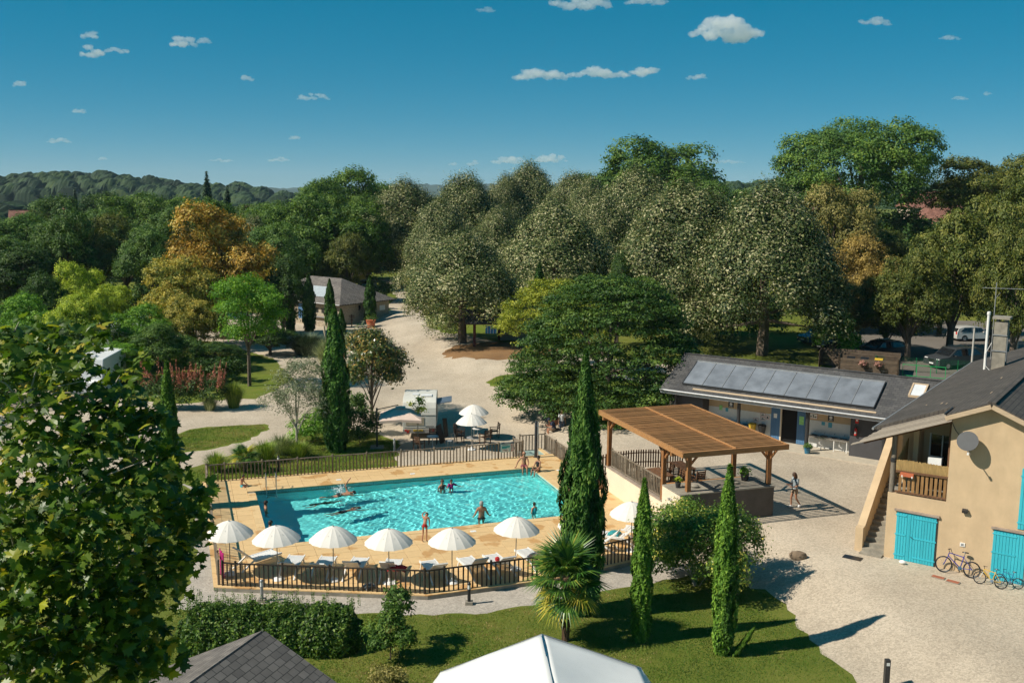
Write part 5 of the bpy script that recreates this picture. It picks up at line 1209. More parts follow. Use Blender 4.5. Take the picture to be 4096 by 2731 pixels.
# tufted grasses and spiky plants
def fountain(H, Wd_, n, seed, mat, wid=.012, lean=.5):
    rs = np.random.RandomState(seed); b = []; t_ = []
    for k in range(n):
        a = rs.uniform(0, 6.28); r0 = rs.uniform(0, .18) * Wd_; sp = rs.uniform(.1, 1) * Wd_ * .5; h = H * rs.uniform(.6, 1.05) * (1 - .35 * (sp / Wd_ * 2) ** 2)
        p0 = np.array([math.cos(a) * r0, math.sin(a) * r0, 0]); p1 = np.array([math.cos(a) * (r0 + sp * .45), math.sin(a) * (r0 + sp * .45), h * .75]); p2 = np.array([math.cos(a) * (r0 + sp), math.sin(a) * (r0 + sp), h])
        sd = np.array([-math.sin(a), math.cos(a), 0]) * wid
        b += [p0 - sd, p0 + sd, p1 + sd, p1 - sd, p2]; t_ += [rs.uniform(0, 1)] * 2
    n5 = np.arange(n) * 5; F = []
    for q in n5: F += [(q, q + 1, q + 2, q + 3), (q + 3, q + 2, q + 4)]
    me = bpy.data.meshes.new('blades'); me.from_pydata([tuple(p) for p in b], [], F); me.materials.append(mat)
    at_ = me.attributes.new('tint', 'FLOAT', 'FACE'); at_.data.foreach_set('value', np.array(t_, np.float32)); return me
m_tuft = leaf_mat('tuft_grass', [(0, (.04, .075, .012)), (.5, (.10, .16, .02)), (1, (.26, .28, .06))], .3)
m_pamp = leaf_mat('pampas_grass', [(0, (.06, .085, .03)), (.5, (.16, .19, .08)), (1, (.34, .35, .2))], .2)
m_plume = M('pampas_plume', (.62, .50, .36), .9, .15, 8); m_redpl = leaf_mat('red_plumes', [(0, (.10, .035, .025)), (.5, (.22, .075, .05)), (1, (.34, .16, .10))], .2)
def tuft(name, lb, x, y, H, Wd_, n, seed, mat, group=None, **k):
    t = thing(name, lb, 'grass' if 'grass' in name else 'shrub', (x, y, gz(x, y)), 0, group); inst(fountain(H, Wd_, n, seed, mat, **k), 'blades', t); return t
tuft('ornamental_grass', 'tall tufted ornamental grass clump beside the left path', -19.8, 69, 1.95, 2.0, 1500, 1, m_tuft)
pm = tuft('pampas_grass', 'pampas grass with pale plumes left of the short cypress', -15.9, 85, 3.0, 3.4, 1500, 2, m_pamp, wid=.02)
for k in range(12):
    a = rnd.uniform(0, 6.28); r = rnd.uniform(.2, .9); MB().tube([(math.cos(a) * r * .4, math.sin(a) * r * .4, 1), (math.cos(a) * r, math.sin(a) * r, 3.1)], .012, 4).tube([(math.cos(a) * r, math.sin(a) * r, 3.0), (math.cos(a) * r * 1.1, math.sin(a) * r * 1.1, 3.4 + rnd.uniform(0, .3)), (math.cos(a) * r * 1.2, math.sin(a) * r * 1.2, 4.0)], [.04, .10, .02], 6).build('plume', m_plume, pm)
tuft('ornamental_grass', 'dark blue green grass mound before the stone building', -19.5, 92.5, 2.2, 5.0, 1800, 3, leaf_mat('blue_grass', [(0, (.02, .035, .022)), (1, (.075, .10, .06))], .15), wid=.03)
for i, (x, y, h, w, lb) in enumerate(((-16.2, 52.6, 1.2, 1.6, 'wispy grass tuft at the corner of the far fence, farthest left'), (-15.0, 53.6, 1.2, 1.8, 'wispy grass tuft behind the far fence, second from its left corner'), (-14.0, 54.8, 1.3, 2.0, 'wispy grass tuft behind the far fence, third from its left corner'), (-13.4, 56.4, 1.3, 2.0, 'wispy grass tuft beside the lower gravel path near the olive tree'), (-12.3, 55.6, 1.1, 2.0, 'wispy grass tuft in front of the olive tree'), (-21.2, 68.0, 1.1, 1.6, 'grass tuft right of the red plumed shrub'))):
    tuft('border_grass', lb, x, y, h, w, 700, 10 + i, m_pamp if i % 2 else m_tuft, 'grasses along the lower path')
# red plumed shrub
rsb = thing('red_plumed_shrub', 'shrub with upright dark red plumes left of the grass clump', 'shrub', (-23.0, 68.2, 0)); L_ = [(dx, 0, 1.0 + .3 * abs(math.sin(dx)), 1.0, .9, 1.0) for dx in (-2.0, -1, 0, 1, 2.0)]
inst(crown_mesh('crown_red', L_, 8000, .3, .08, 61, LM['dark'], aspect=.5), 'foliage', rsb)
rs = np.random.RandomState(8); P, T = [], []
for k in range(60):
    x0, y0 = rs.uniform(-2.7, 2.7), rs.uniform(-.8, .8); top = np.array([x0 * 1.15 + rs.normal(0, .1), y0 * 1.2, rs.uniform(2.4, 3.6)]); b0 = np.array([x0, y0, 1.5])
    for q in rs.uniform(.1, 1, 70): P.append(b0 + (top - b0) * q + rs.normal(0, .11 * (1.1 - q), 3)); T.append(top - b0)
inst(blades('plumes', np.array(P), rs.normal(size=(len(P), 3)), .07, .4, rs.uniform(0, 1, len(P)), m_redpl, np.array(T)), 'plumes', rsb)
# clipped hedge with shoots in front of the pool
hd = thing('hedge', 'long dense hedge with upright shoots in front of the pool fence', 'hedge', (-7.9, 31.6, 0), R(1.5))
rs = np.random.RandomState(17); n = 26000
X = rs.uniform(-3.2, 2.9, n); th = rs.uniform(-.25, math.pi + .25, n); rr = np.where(rs.uniform(size=n) < .75, rs.uniform(.86, 1.03, n), rs.uniform(.5, .9, n)) * (1 + .035 * np.sin(X * 5) + .04 * np.sin(X * 11 + th * 3))
endf = np.clip(np.minimum(X + 3.2, 2.9 - X) / .5, .3, 1) ** .5
P = np.column_stack([X, np.cos(th) * .95 * rr * endf, .2 + np.sin(th) * 1.25 * rr * endf]); Nn = np.column_stack([rs.normal(0, .4, n), np.cos(th), np.sin(th)]) + rs.normal(0, .5, (n, 3))
m_hedge = leaf_mat('hedge_leaves', [(0, (.012, .032, .006)), (.5, (.035, .075, .010)), (.85, (.075, .125, .018)), (1, (.15, .20, .04))], .25, .45)
inst(blades('foliage', P, Nn, .06 * rs.uniform(.6, 1.3, n), .5, rs.uniform(0, 1, n), m_hedge), 'foliage', hd)
P, T = [], []
for k in range(150):
    x0, y0 = rs.uniform(-3.1, 2.8), rs.uniform(-.6, .7); h = rs.uniform(.15, .62)
    for q in np.arange(0, h, .035):
        for sgn in (-1, 1): P.append((x0 + sgn * .03 + rs.normal(0, .008), y0 + rs.normal(0, .02), 1.25 + q)); T.append((sgn * .7, rs.normal(0, .6), .6))
P = np.array(P); inst(blades('shoots', P, rs.normal(size=P.shape) + np.array([0, -.5, .5]), .042, .4, rs.uniform(.3, 1, len(P)), m_hedge, np.array(T)), 'shoots', hd)
# undergrowth and low wood under the left and right trees: uncountable
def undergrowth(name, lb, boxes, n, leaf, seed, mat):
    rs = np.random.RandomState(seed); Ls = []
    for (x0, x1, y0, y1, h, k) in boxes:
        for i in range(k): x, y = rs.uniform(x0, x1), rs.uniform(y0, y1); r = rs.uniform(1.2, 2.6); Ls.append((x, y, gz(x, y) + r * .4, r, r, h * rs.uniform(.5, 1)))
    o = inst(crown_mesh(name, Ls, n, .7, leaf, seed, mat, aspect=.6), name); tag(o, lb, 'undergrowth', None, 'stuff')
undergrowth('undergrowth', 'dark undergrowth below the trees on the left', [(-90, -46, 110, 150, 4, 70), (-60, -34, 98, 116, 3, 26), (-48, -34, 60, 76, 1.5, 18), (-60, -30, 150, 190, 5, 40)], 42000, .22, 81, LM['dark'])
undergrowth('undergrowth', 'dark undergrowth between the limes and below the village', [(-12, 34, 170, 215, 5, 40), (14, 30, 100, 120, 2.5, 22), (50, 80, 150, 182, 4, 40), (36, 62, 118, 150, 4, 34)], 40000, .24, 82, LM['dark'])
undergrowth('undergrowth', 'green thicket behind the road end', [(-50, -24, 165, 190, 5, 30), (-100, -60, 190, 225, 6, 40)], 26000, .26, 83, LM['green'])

lbush.location.z -= .35
# ---------------------------------------------------------------- fan palm
m_palm = leaf_mat('palm_blades', [(0, (.012, .040, .008)), (.5, (.035, .090, .012)), (.85, (.08, .14, .02)), (1, (.20, .19, .03))], .25, .35, .5)
m_palmy = leaf_mat('palm_blades_yellow', [(0, (.05, .08, .008)), (.5, (.16, .17, .015)), (1, (.36, .28, .04))], .3, .4, .4)
def frond_mesh(seed, L_, mat, nb=28, span=118):
    rs = random.Random(seed); V, F, Tn = [], [], []
    V += [(0, -.012, 0), (0, .012, 0), (.42 * L_, .008, 0), (.42 * L_, -.008, 0)]; F.append((0, 1, 2, 3)); Tn.append(.8)
    o = Vector((.42 * L_, 0, 0))
    for k in range(nb):
        a = R(-span + 2 * span * k / (nb - 1)); ln = L_ * (.62 - .18 * abs(a) / R(span)) * rs.uniform(.93, 1.05); d = Vector((math.cos(a), math.sin(a), 0)); sd = Vector((-d.y, d.x, 0))
        m1 = o + d * ln * .5 + Vector((0, 0, .03 * L_)); e = o + d * ln + Vector((0, 0, -.10 * L_ * rs.uniform(.6, 1.8))); w_ = .019 * L_ / .9; b = len(V)
        V += [tuple(o), tuple(m1 + sd * w_ - Vector((0, 0, .012))), tuple(m1), tuple(m1 - sd * w_ - Vector((0, 0, .012))), tuple(e)]
        F += [(b, b + 1, b + 2), (b, b + 2, b + 3), (b + 1, b + 4, b + 2), (b + 2, b + 4, b + 3)]; t = rs.uniform(0, 1); Tn += [t] * 4
    me = bpy.data.meshes.new('frond'); me.from_pydata([tuple(v) for v in V], [], F); me.materials.append(mat)
    at_ = me.attributes.new('tint', 'FLOAT', 'FACE'); at_.data.foreach_set('value', np.array(Tn, np.float32)); return me
palm = thing('fan_palm', 'fan palm with a shaggy crown in front of the massive cypress', 'palm', (1.95, 32.26, 0))
pt = MB(); pt.tube([(0, 0, -.1), (.02, 0, .6), (0, .02, 1.3), (0, 0, 2.3)], [.13, .14, .15, .16], 9)
for k in range(60):
    a = k * 2.4; z = .3 + k * .033; pt.bar((math.cos(a) * .13, math.sin(a) * .13, z), (math.cos(a) * .19, math.sin(a) * .19, z + .12), .06, .012)
pt.build('trunk', M('palm_fibre', (.10, .06, .035), .95, .4, 12, .6, 30), palm)
fr_ = [frond_mesh(1, 1.35, m_palm), frond_mesh(2, 1.25, m_palm), frond_mesh(3, 1.3, m_palmy)]
for k in range(44):
    a = k * 2.39996; f_ = k / 43; el = R(78 - 118 * f_ + rnd.uniform(-8, 8)); me = fr_[2] if (f_ > .72 and k % 2) else fr_[k % 2]
    inst(me, 'frond', palm, (math.cos(a) * .06, math.sin(a) * .06, 2.45 - .55 * f_), (rnd.uniform(-.3, .3), -el, a), rnd.uniform(1.02, 1.25))
sp = thing('dwarf_palm', 'small yellow green palm behind the far fence corner', 'palm', (-14.6, 52.6, 0)); MB().tube([(0, 0, 0), (0, 0, .8)], .1, 8).build('trunk', m_bark, sp)
for k in range(14): inst(fr_[2 if k % 3 == 0 else 0], 'frond', sp, (0, 0, .85), (0, -R(60 - 6 * k), k * 2.4), .75)
sp = thing('dwarf_palm', 'dark fan palm between the olive tree and the dark cypress', 'palm', (-11.4, 60.5, 0)); MB().tube([(0, 0, 0), (0, 0, 1.3)], .12, 8).build('trunk', m_bark, sp)
for k in range(22): inst(fr_[k % 2], 'frond', sp, (0, 0, 1.4), (0, -R(70 - 5 * k), k * 2.4), 1.15)

# ---------------------------------------------------------------- plane tree close to the camera on the left
m_pl = leaf_mat('near_plane_leaves', [(0, (.016, .042, .006)), (.45, (.048, .092, .009)), (.8, (.11, .16, .014)), (.95, (.25, .25, .02)), (1, (.33, .25, .03))], .48, .4, .45)
lobe = [(0, -.03), (.10, .02), (.30, -.06), (.24, .10), (.50, .12), (.36, .22), (.46, .38), (.27, .40), (.20, .50), (.22, .72), (.10, .68), (0, 1.0)]
outl = lobe + [(-x, y) for x, y in lobe[-2:0:-1]]
def leaf_geo(curl, fold):
    V = [(0, .30, 0)] + [(x, y, -fold * abs(x) + curl * (y - .3) ** 2 * -.6) for x, y in outl]; n_ = len(outl)
    return np.array(V), [(0, 1 + i, 1 + (i + 1) % n_) for i in range(n_)]
LV = [leaf_geo(c, f) for c, f in ((.25, .25), (.6, .05), (.1, -.2), (.4, .45))]
Hc = 15.2; pitchc = R(8.43)
def pxw(u_, v_, Y):            # a point Y metres ahead of where the picture was taken
    k = (1365.5 - v_) / 3950; d = Vector(((u_ - 2048) / 3950, math.cos(pitchc) + k * math.sin(pitchc), -math.sin(pitchc) + k * math.cos(pitchc))); return Vector((0, 0, Hc)) + d * (Y / d.y)
PLOBES = [(120, 1620, 9.6, .75), (300, 2000, 9.2, .95), (90, 2250, 9.0, .95), (430, 1640, 10.2, .52), (540, 1880, 10.2, .62), (640, 2120, 10.4, .58), (760, 2060, 10, .26), (480, 2380, 9.6, .70), (280, 2560, 9.2, .85), (520, 2640, 9.4, .45), (650, 2330, 10, .36), (40, 1420, 10, .45), (300, 1420, 10.6, .36), (740, 2230, 9.9, .24), (815, 1985, 9.7, .16), (60, 2600, 9.0, .8), (600, 1680, 10.3, .26), (820, 2130, 9.8, .14), (670, 1820, 10.1, .2), (560, 1450, 10.4, .14), (420, 1330, 10.5, .12), (200, 1360, 10.3, .2), (640, 2620, 9.3, .3)]
rs = np.random.RandomState(77); lw_ = np.array([l[3] ** 2 for l in PLOBES]); li = rs.choice(len(PLOBES), 5200, p=lw_ / lw_.sum())
plane = thing('plane_tree', 'large leaved plane tree filling the left foreground', 'tree', (-7.2, 13.0, 0))
pts_ = []
for i in li:
    u_, v_, Y, r = PLOBES[i]; Y *= 1.35; r *= 1.35; c = pxw(u_, v_, Y); d = Vector(rs.normal(size=3)).normalized() * r * (rs.uniform(0, 1) ** .45); pts_.append((c + d, i))
pts_.sort(key=lambda p: (p[0] - Vector((0, 0, Hc))).length)
leafm = []
for q, (V, F) in enumerate(LV):
    for s_ in range(4):
        me = bpy.data.meshes.new('leaf'); me.from_pydata(V.tolist(), [], F); me.materials.append(m_pl)
        at_ = me.attributes.new('tint', 'FLOAT', 'FACE'); at_.data.foreach_set('value', np.full(len(F), (.18, .45, .7, .93)[s_], np.float32)); leafm.append(me)
def leaf_rot():
    n_ = Vector((rs.normal() * .55, -.25 + rs.normal() * .55, .75)).normalized(); t_ = Vector((rs.normal(), rs.normal(), -.35 + rs.normal() * .4)); t_ = (t_ - n_ * t_.dot(n_)).normalized(); x_ = t_.cross(n_)
    return Matrix((x_, t_, n_)).transposed()
AV, AF, AT = [], [], []
for k, (p, i) in enumerate(pts_):
    sz = .185 * rs.uniform(.6, 1.3); Rm = leaf_rot(); ti = int(rs.choice(4, p=[.20, .36, .30, .14]))
    if k < 300:
        o = inst(leafm[rs.randint(0, 4) * 4 + ti], 'leaf', plane, p - plane.location, Rm.to_euler(), sz)
    else:
        V, F = LV[rs.randint(0, 4)]; W_ = (np.array(Rm) @ (V * sz).T).T + np.array(p - plane.location); b0 = len(AV)
        AV += W_.tolist(); AF += [tuple(b0 + j for j in f) for f in F]; AT += [float(np.clip((.18, .45, .7, .93)[ti] + rs.uniform(-.12, .12), 0, 1))] * len(F)
me = bpy.data.meshes.new('foliage'); me.from_pydata(AV, [], AF); me.materials.append(m_pl); at_ = me.attributes.new('tint', 'FLOAT', 'FACE'); at_.data.foreach_set('value', np.array(AT, np.float32))
inst(me, 'foliage', plane)['kind'] = 'stuff'
tb = MB(); tb.tube([(0, 0, -.3), (.05, 0, 5), (-.05, .05, 9), (.1, 0, 12.5)], [.38, .32, .25, .1], 10)
for (u_, v_, Y, r) in PLOBES:
    Y *= 1.35; r *= 1.35; e = pxw(u_, v_, Y) - plane.location; b0 = Vector((0, 0, max(7.5, e.z - 1.6))); m1 = b0.lerp(e, .55) + Vector((0, 0, -.15))
    if r < .55: continue
    tb.tube([b0, m1, e], [.06, .03, .012], 6)
    for q in range(6):
        tip = e + Vector(rs.normal(size=3)).normalized() * r * .7; tb.tube([e.lerp(b0, .06), e.lerp(tip, .5) + Vector((0, 0, .05)), tip], [.018, .012, .005], 4)
tb.build('trunk', m_bark_p, plane, True)

# ---------------------------------------------------------------- grass blades on the near lawns
def grass_patch(poly, n, h, seed, mat, excl=()):
    rs = np.random.RandomState(seed); P_ = np.array(poly); lo, hi = P_.min(0), P_.max(0); Q = rs.uniform(lo, hi, (n * 2, 2)); k = inside(poly, Q)
    for e in excl: k &= ~inside(e, Q)
    Q = Q[k][:n]; n = len(Q); z = np.array([gz(x, y) for x, y in Q]); a = rs.uniform(0, 6.28, n)
    H_ = h * rs.uniform(.5, 1.3, n); W_ = .016 * rs.uniform(.7, 1.5, n); L_ = np.column_stack([np.cos(a), np.sin(a), np.zeros(n)]); B = np.column_stack([Q, z - .01]); tp = B + np.column_stack([rs.normal(0, .35, n) * H_, rs.normal(0, .35, n) * H_, H_])
    V = np.stack([B - L_ * W_[:, None], B + L_ * W_[:, None], tp], 1).reshape(-1, 3)
    me = bpy.data.meshes.new('grass'); me.vertices.add(3 * n); me.vertices.foreach_set('co', V.astype(np.float32).ravel()); me.loops.add(3 * n); me.loops.foreach_set('vertex_index', np.arange(3 * n, dtype=np.int32)); me.polygons.add(n); me.polygons.foreach_set('loop_start', np.arange(0, 3 * n, 3, dtype=np.int32))
    pat = .48 + .30 * np.sin(Q[:, 0] * .9 + np.sin(Q[:, 1] * 1.1) * 2) * np.sin(Q[:, 1] * 1.3 + Q[:, 0] * .5) + .16 * np.sin(Q[:, 0] * 4.1 + Q[:, 1] * 2.3) * np.sin(Q[:, 1] * 5 - Q[:, 0] * 1.7) + np.clip((-Q[:, 0] + 1) * .025, -.12, .12) + rs.uniform(-.25, .25, n)
    at_ = me.attributes.new('tint', 'FLOAT', 'FACE'); at_.data.foreach_set('value', np.clip(pat, 0, 1).astype(np.float32)); me.materials.append(mat); me.update(calc_edges=True); return me
m_blade = leaf_mat('grass_blades', [(0, (.028, .062, .008)), (.45, (.06, .115, .013)), (.68, (.10, .125, .024)), (.85, (.17, .135, .05)), (1, (.25, .18, .085))], .3)
nearlawn = [(-13, 27.5), (11.2, 27.5), (10.78, 31), (10.5, 32.5), (10.35, 34.9), (10.1, 36.2), (8.6, 38), (5.6, 37.4), (4.0, 36.7), (2.5, 35.6), (.87, 35.1), (-1.25, 34.3), (-3.26, 34.2), (-7, 34.3), (-12.4, 34.4)]
o = inst(grass_patch(nearlawn, 110000, .045, 5, m_blade), 'grass'); tag(o, 'short mown grass on the near lawn in front of the pool', 'grass', None, 'stuff')
o = inst(grass_patch([(-20, 27), (-12.6, 34.5), (-12.7, 37), (-14.4, 43.2), (-16.4, 49), (-17.6, 50.3), (-22, 50), (-24, 40)], 40000, .06, 6, m_blade), 'grass'); tag(o, 'grass strip left of the pool path', 'grass', None, 'stuff')
o = inst(grass_patch([(-17.1, 50.4), (-17.5, 52.4), (-15.5, 57.0), (-13.9, 61.2), (-9.8, 62.0), (-6.9, 59.6), (-6.8, 55.5), (-6.4, 53.1), (-15.9, 50.0)], 36000, .07, 7, m_blade), 'grass'); tag(o, 'grass between the far pool fence and the gravel yard', 'grass', None, 'stuff')
o = inst(grass_patch([(-21.3, 58.8), (-20.7, 62.2), (-18.8, 63.2), (-16.5, 63.9), (-15.9, 62.7), (-16.5, 59.6), (-18.2, 57.4), (-20.5, 56.4), (-26.5, 54.3), (-29.5, 58)], 26000, .07, 8, m_blade), 'grass'); tag(o, 'grass on the triangular lawn between the two left paths', 'grass', None, 'stuff')
o = inst(grass_patch([(-2.0, 77.2), (-1.2, 78.1), (1.1, 79.6), (4.5, 81.0), (12.7, 74.1), (11.4, 69.3), (9.0, 63.2), (6.8, 60.3), (5.7, 62.3), (3.6, 65.9), (0.4, 72.5)], 22000, .09, 9, m_blade), 'grass'); tag(o, 'grass below the wide mimosa', 'grass', None, 'stuff')
# ---------------------------------------------------------------- parasols
m_para = M('parasol_cloth', (0.74, 0.69, 0.62), 0.8, 0.05, 2)
m_alu = M('parasol_pole', (0.42, 0.40, 0.37), 0.4, 0.1, 6, metal=0.5)
def gore_mesh(r=.95, z0=2.2, drop=.55, n=16):
    V, F = [], []; da = math.pi / n; rows_ = 6
    for j in range(rows_ + 1):
        q = j / rows_; rr = max(.004, r * q)
        for a, k in ((-da, 1.0), (0, .985), (da, 1.0)):
            kk = k if j < rows_ else (1.0 if k == 1.0 else .965); V.append((math.cos(a) * rr * kk, math.sin(a) * rr * kk, z0 - drop * q ** 1.75 - (.012 * math.sin(q * 3.1) if k < 1 else 0)))
    for j in range(rows_):
        for i in range(2): b0 = j * 3 + i; F.append((b0, b0 + 3, b0 + 4, b0 + 1))
    me = bpy.data.meshes.new('panel'); me.from_pydata(V, [], F); me.materials.append(m_para); me.polygons.foreach_set('use_smooth', [True] * len(F)); return me
gore = gore_mesh()
polem = MB().tube([(0, 0, 0), (0, 0, 2.2)], .019, 8).mesh('pole', m_alu); finm = MB().lathe([(.02, 0), (.028, .03), (.012, .07)], 8).mesh('finial', m_alu)
basem = MB().lathe([(.24, 0), (.25, .03), (.2, .075), (.05, .09), (.035, .22)], 16).mesh('base', m_plastic, True); knobm = MB().bar((0, 0, 0), (.06, 0, 0), .025, .025).mesh('knob', m_black)
ribm = MB().bar((0, 0, 1.62), (.55, 0, 2.0), .012, .012).mesh('rib', m_alu)
def parasol(x, y, z, lb, tilt=0.0, rz=0, sc=1.0, group='white parasols'):
    t = thing('parasol', lb, 'parasol', (x, y, z), 0, group, rot=(rnd.uniform(-.035, .035) + tilt, rnd.uniform(-.035, .035), rz)); t.scale = (sc, sc, sc)
    for k in range(16): inst(gore, 'panel', t, rot=(0, 0, k * math.pi / 8))
    inst(polem, 'pole', t); inst(finm, 'finial', t, (0, 0, 2.19)); inst(basem, 'base', t); inst(knobm, 'knob', t, (0, 0, 1.35))
    for k in range(8): inst(ribm, 'rib', t, rot=(0, 0, k * math.pi / 4))
for i, (s, t, lb) in enumerate(((-1.77, 11.1, 'white parasol farthest left, partly covered by plane leaves'), (0, 12.25, 'white parasol second from the left along the near fence'), (2.02, 13.0, 'white parasol third from the left along the near fence'), (4.05, 13.9, 'white parasol fourth from the left along the near fence'), (6.4, 14.6, 'white parasol at the kink of the near fence'), (9.22, 14.0, 'white parasol just left of the massive cypress'), (11.9, 14.35, 'white parasol almost hidden by the massive cypress'), (14.65, 13.5, 'white parasol behind the slim cypress near the terrace wall'))):
    parasol(*PW(s, t, DECK_Z), lb, rz=i * .7)
parasol(-2.33, 60.6, 0, 'white cafe parasol, the farther of the pair', rz=.4); parasol(-2.36, 57.9, 0, 'white cafe parasol, the nearer of the pair', rz=1.1)
# beige square cantilever umbrella
cu = thing('cantilever_umbrella', 'beige square cantilever umbrella beside the caravan', 'umbrella', (-8.1, 58.2, 0), R(6)); m_beige = M('beige_cloth', (.66, .50, .41), .85, .06, 2)
MB().bb(-.05, .05, -.05, .05, 0, 2.45).build('pole', m_dark, cu); MB().bar((0, 0, 2.35), (1.3, 0, 2.62), .04, .05).build('arm', m_dark, cu); MB().bb(-.4, .4, -.4, .4, 0, .06).build('base', m_concrete, cu)
ctr = Vector((1.42, 0, 2.5)); cor = [Vector((.17, -1.25, 1.92)), Vector((2.67, -1.25, 1.92)), Vector((2.67, 1.25, 1.92)), Vector((.17, 1.25, 1.92))]
for k in range(4):
    a, b2 = cor[k], cor[(k + 1) % 4]; m_ = (a + b2) / 2 + Vector((0, 0, .05)) + (ctr - (a + b2) / 2) * .02
    V = [ctr, a, m_, b2, ctr.lerp(a, .5) + Vector((0, 0, .03)), ctr.lerp(m_, .5) - Vector((0, 0, .03)), ctr.lerp(b2, .5) + Vector((0, 0, .03))]
    MB().add(V, [(0, 4, 5), (0, 5, 6), (4, 1, 2, 5), (5, 2, 3, 6)]).add([a, m_, b2, b2 - Vector((0, 0, .16)), m_ - Vector((0, 0, .14)), a - Vector((0, 0, .16))], [(0, 5, 4, 1), (1, 4, 3, 2)]).build('canopy_panel', m_beige, cu)
    MB().bar(ctr - Vector((0, 0, .03)), a + Vector((0, 0, -.02)), .02, .02).build('rib', m_dark, cu)
MB().add([ctr + Vector((0, 0, .06)), ctr + Vector((-.3, -.3, -.02)), ctr + Vector((.3, -.3, -.02)), ctr + Vector((.3, .3, -.02)), ctr + Vector((-.3, .3, -.02))], [(0, 1, 2), (0, 2, 3), (0, 3, 4), (0, 4, 1)]).build('vent_cap', m_beige, cu)

# ---------------------------------------------------------------- sun loungers
def lounger(s, t, rot, lb, up=38, mat=m_plastic):
    x, y, z = PW(s, t, DECK_Z); o = thing('sun_lounger', lb, 'sun lounger', (x, y, z), PA + rot, 'sun loungers')
    for k in range(9): MB().bb(-.27, .27, -.15 + k * .13, -.055 + k * .13, .31, .335).build('seat_slat', mat, o)
    for sx_ in (-1, 1):
        MB().bar((sx_ * .31, -.2, .30), (sx_ * .31, 1.08, .30), .05, .08).build('side_rail', mat, o)
        MB().bar((sx_ * .31, -.85, .0), (sx_ * .31, -.25, .34), .05, .06).build('leg', mat, o); MB().bar((sx_ * .31, .95, 0), (sx_ * .31, .8, .3), .05, .06).build('leg', mat, o)
        MB().bar((sx_ * .31, -.25, .34), (sx_ * .31, .05, .30), .05, .06).build('arm', mat, o)
    b = MB(); c_, s__ = math.cos(R(up)), math.sin(R(up))
    for k in range(6):
        d = .05 + k * .125; b.box((0, -.2 - d * c_, .33 + d * s__), (.52, .105, .022), M=Matrix.Rotation(-R(up), 3, 'X'))
    for sx_ in (-1, 1): b.bar((sx_ * .27, -.18, .32), (sx_ * .27, -.2 - .82 * c_, .33 + .82 * s__), .05, .04)
    b.box((0, -.2 - .82 * c_, .33 + .82 * s__), (.58, .1, .05), M=Matrix.Rotation(-R(up), 3, 'X')); b.build('backrest', mat, o); return o
LG = [(-.75, 10.4, -60, 'white lounger standing crosswise under the leftmost parasols'), (.55, 11.6, -20, 'white lounger under the second parasol from the left'), (1.75, 12.1, -22, 'white lounger between the second and third parasols'), (2.95, 12.6, -24, 'white lounger with grey clothes under the third parasol'), (4.25, 13.2, -22, 'white lounger draped with a red towel'), (5.9, 13.8, 2, 'white lounger at the kink of the near fence'), (7.5, 13.9, 6, 'white lounger right of the fifth parasol'), (8.6, 13.9, 6, 'white lounger with a small red bag'), (10.1, 13.7, 8, 'white lounger with a towel behind the palm leaves'), (13.4, 12.9, 50, 'white lounger seen side-on under the last parasol'), (14.6, 12.4, 48, 'white lounger with a turquoise towel near the terrace wall'), (16.0, 12.2, 44, 'white lounger farthest right at the foot of the terrace wall')]
for (s, t, a, lb) in LG: lounger(s, t, R(a), lb, rnd.choice((30, 38, 42)))
def cloth_on(name, s, t, z, rot, lb, cat, mat, w=.6, l=.8, hump=.1):
    rs = np.random.RandomState(int(s * 10) % 97); nu = 8; V = [];
    for j in range(nu + 1):
        for i in range(nu + 1):
            u_, v_ = i / nu - .5, j / nu - .5; V.append((u_ * w, v_ * l, hump * (1 - (2 * v_) ** 2) - .25 * max(0, abs(u_) - .35) * 2 + rs.normal(0, .012)))
    F = [(j * (nu + 1) + i, j * (nu + 1) + i + 1, (j + 1) * (nu + 1) + i + 1, (j + 1) * (nu + 1) + i) for j in range(nu) for i in range(nu)]
    b = MB(); b.add(V, F); x, y, zz = PW(s, t, z); o = b.build(name, mat, None, True, (x, y, zz), (0, 0, PA + rot)); o.modifiers.new('solid', 'SOLIDIFY').thickness = .015; return tag(o, lb, cat)
m_rtow = M('red_towel', (.42, .025, .03), .9, .2, 5); m_pink = M('magenta_towel', (.36, .012, .13), .9, .15, 5); m_teal = M('teal_towel', (.03, .25, .27), .9, .15, 5); m_greyc = M('grey_clothes', (.22, .24, .25), .9, .3, 9)
cloth_on('towel', 4.4, 13.75, .72, R(-22), 'red and white towel thrown over a lounger backrest', 'towel', m_rtow, .75, .6, .06)
cloth_on('towel', 14.45, 12.2, .58, R(48), 'turquoise towel hanging on a lounger near the terrace wall', 'towel', m_teal, .55, .5, .08)
cloth_on('clothes', 3.0, 12.3, .55, R(10), 'grey clothes left on a lounger', 'clothes', m_greyc, .4, .4, .07); cloth_on('clothes', 3.2, 14.15, .26, R(30), 'pale bag and clothes on the paving behind the near fence', 'clothes', m_greyc, .5, .4, .12)
cloth_on('towel', 10.2, 13.9, .62, R(8), 'pink striped towel on the lounger behind the palm', 'towel', M('pale_pink', (.55, .3, .3), .9, .3, 12), .5, .6, .05)
pk_ = MB(); nu = 10
for j in range(9):
    for i in range(nu + 1): u_ = i / nu; pk_.v.append((u_ * .62, .03 * math.sin(u_ * 14 + j * .15), -j * .13))
for j in range(8):
    for i in range(nu): b0 = j * (nu + 1) + i; pk_.f.append((b0, b0 + 1, b0 + nu + 2, b0 + nu + 1)); pk_.m.append(0)
o = pk_.build('towel', m_pink, None, True, PW(-2.15, 11.05, 1.28), (0, 0, PA - R(80))); o.modifiers.new('solid', 'SOLIDIFY').thickness = .012; tag(o, 'magenta towel hanging over the fence below the leftmost parasol', 'towel')
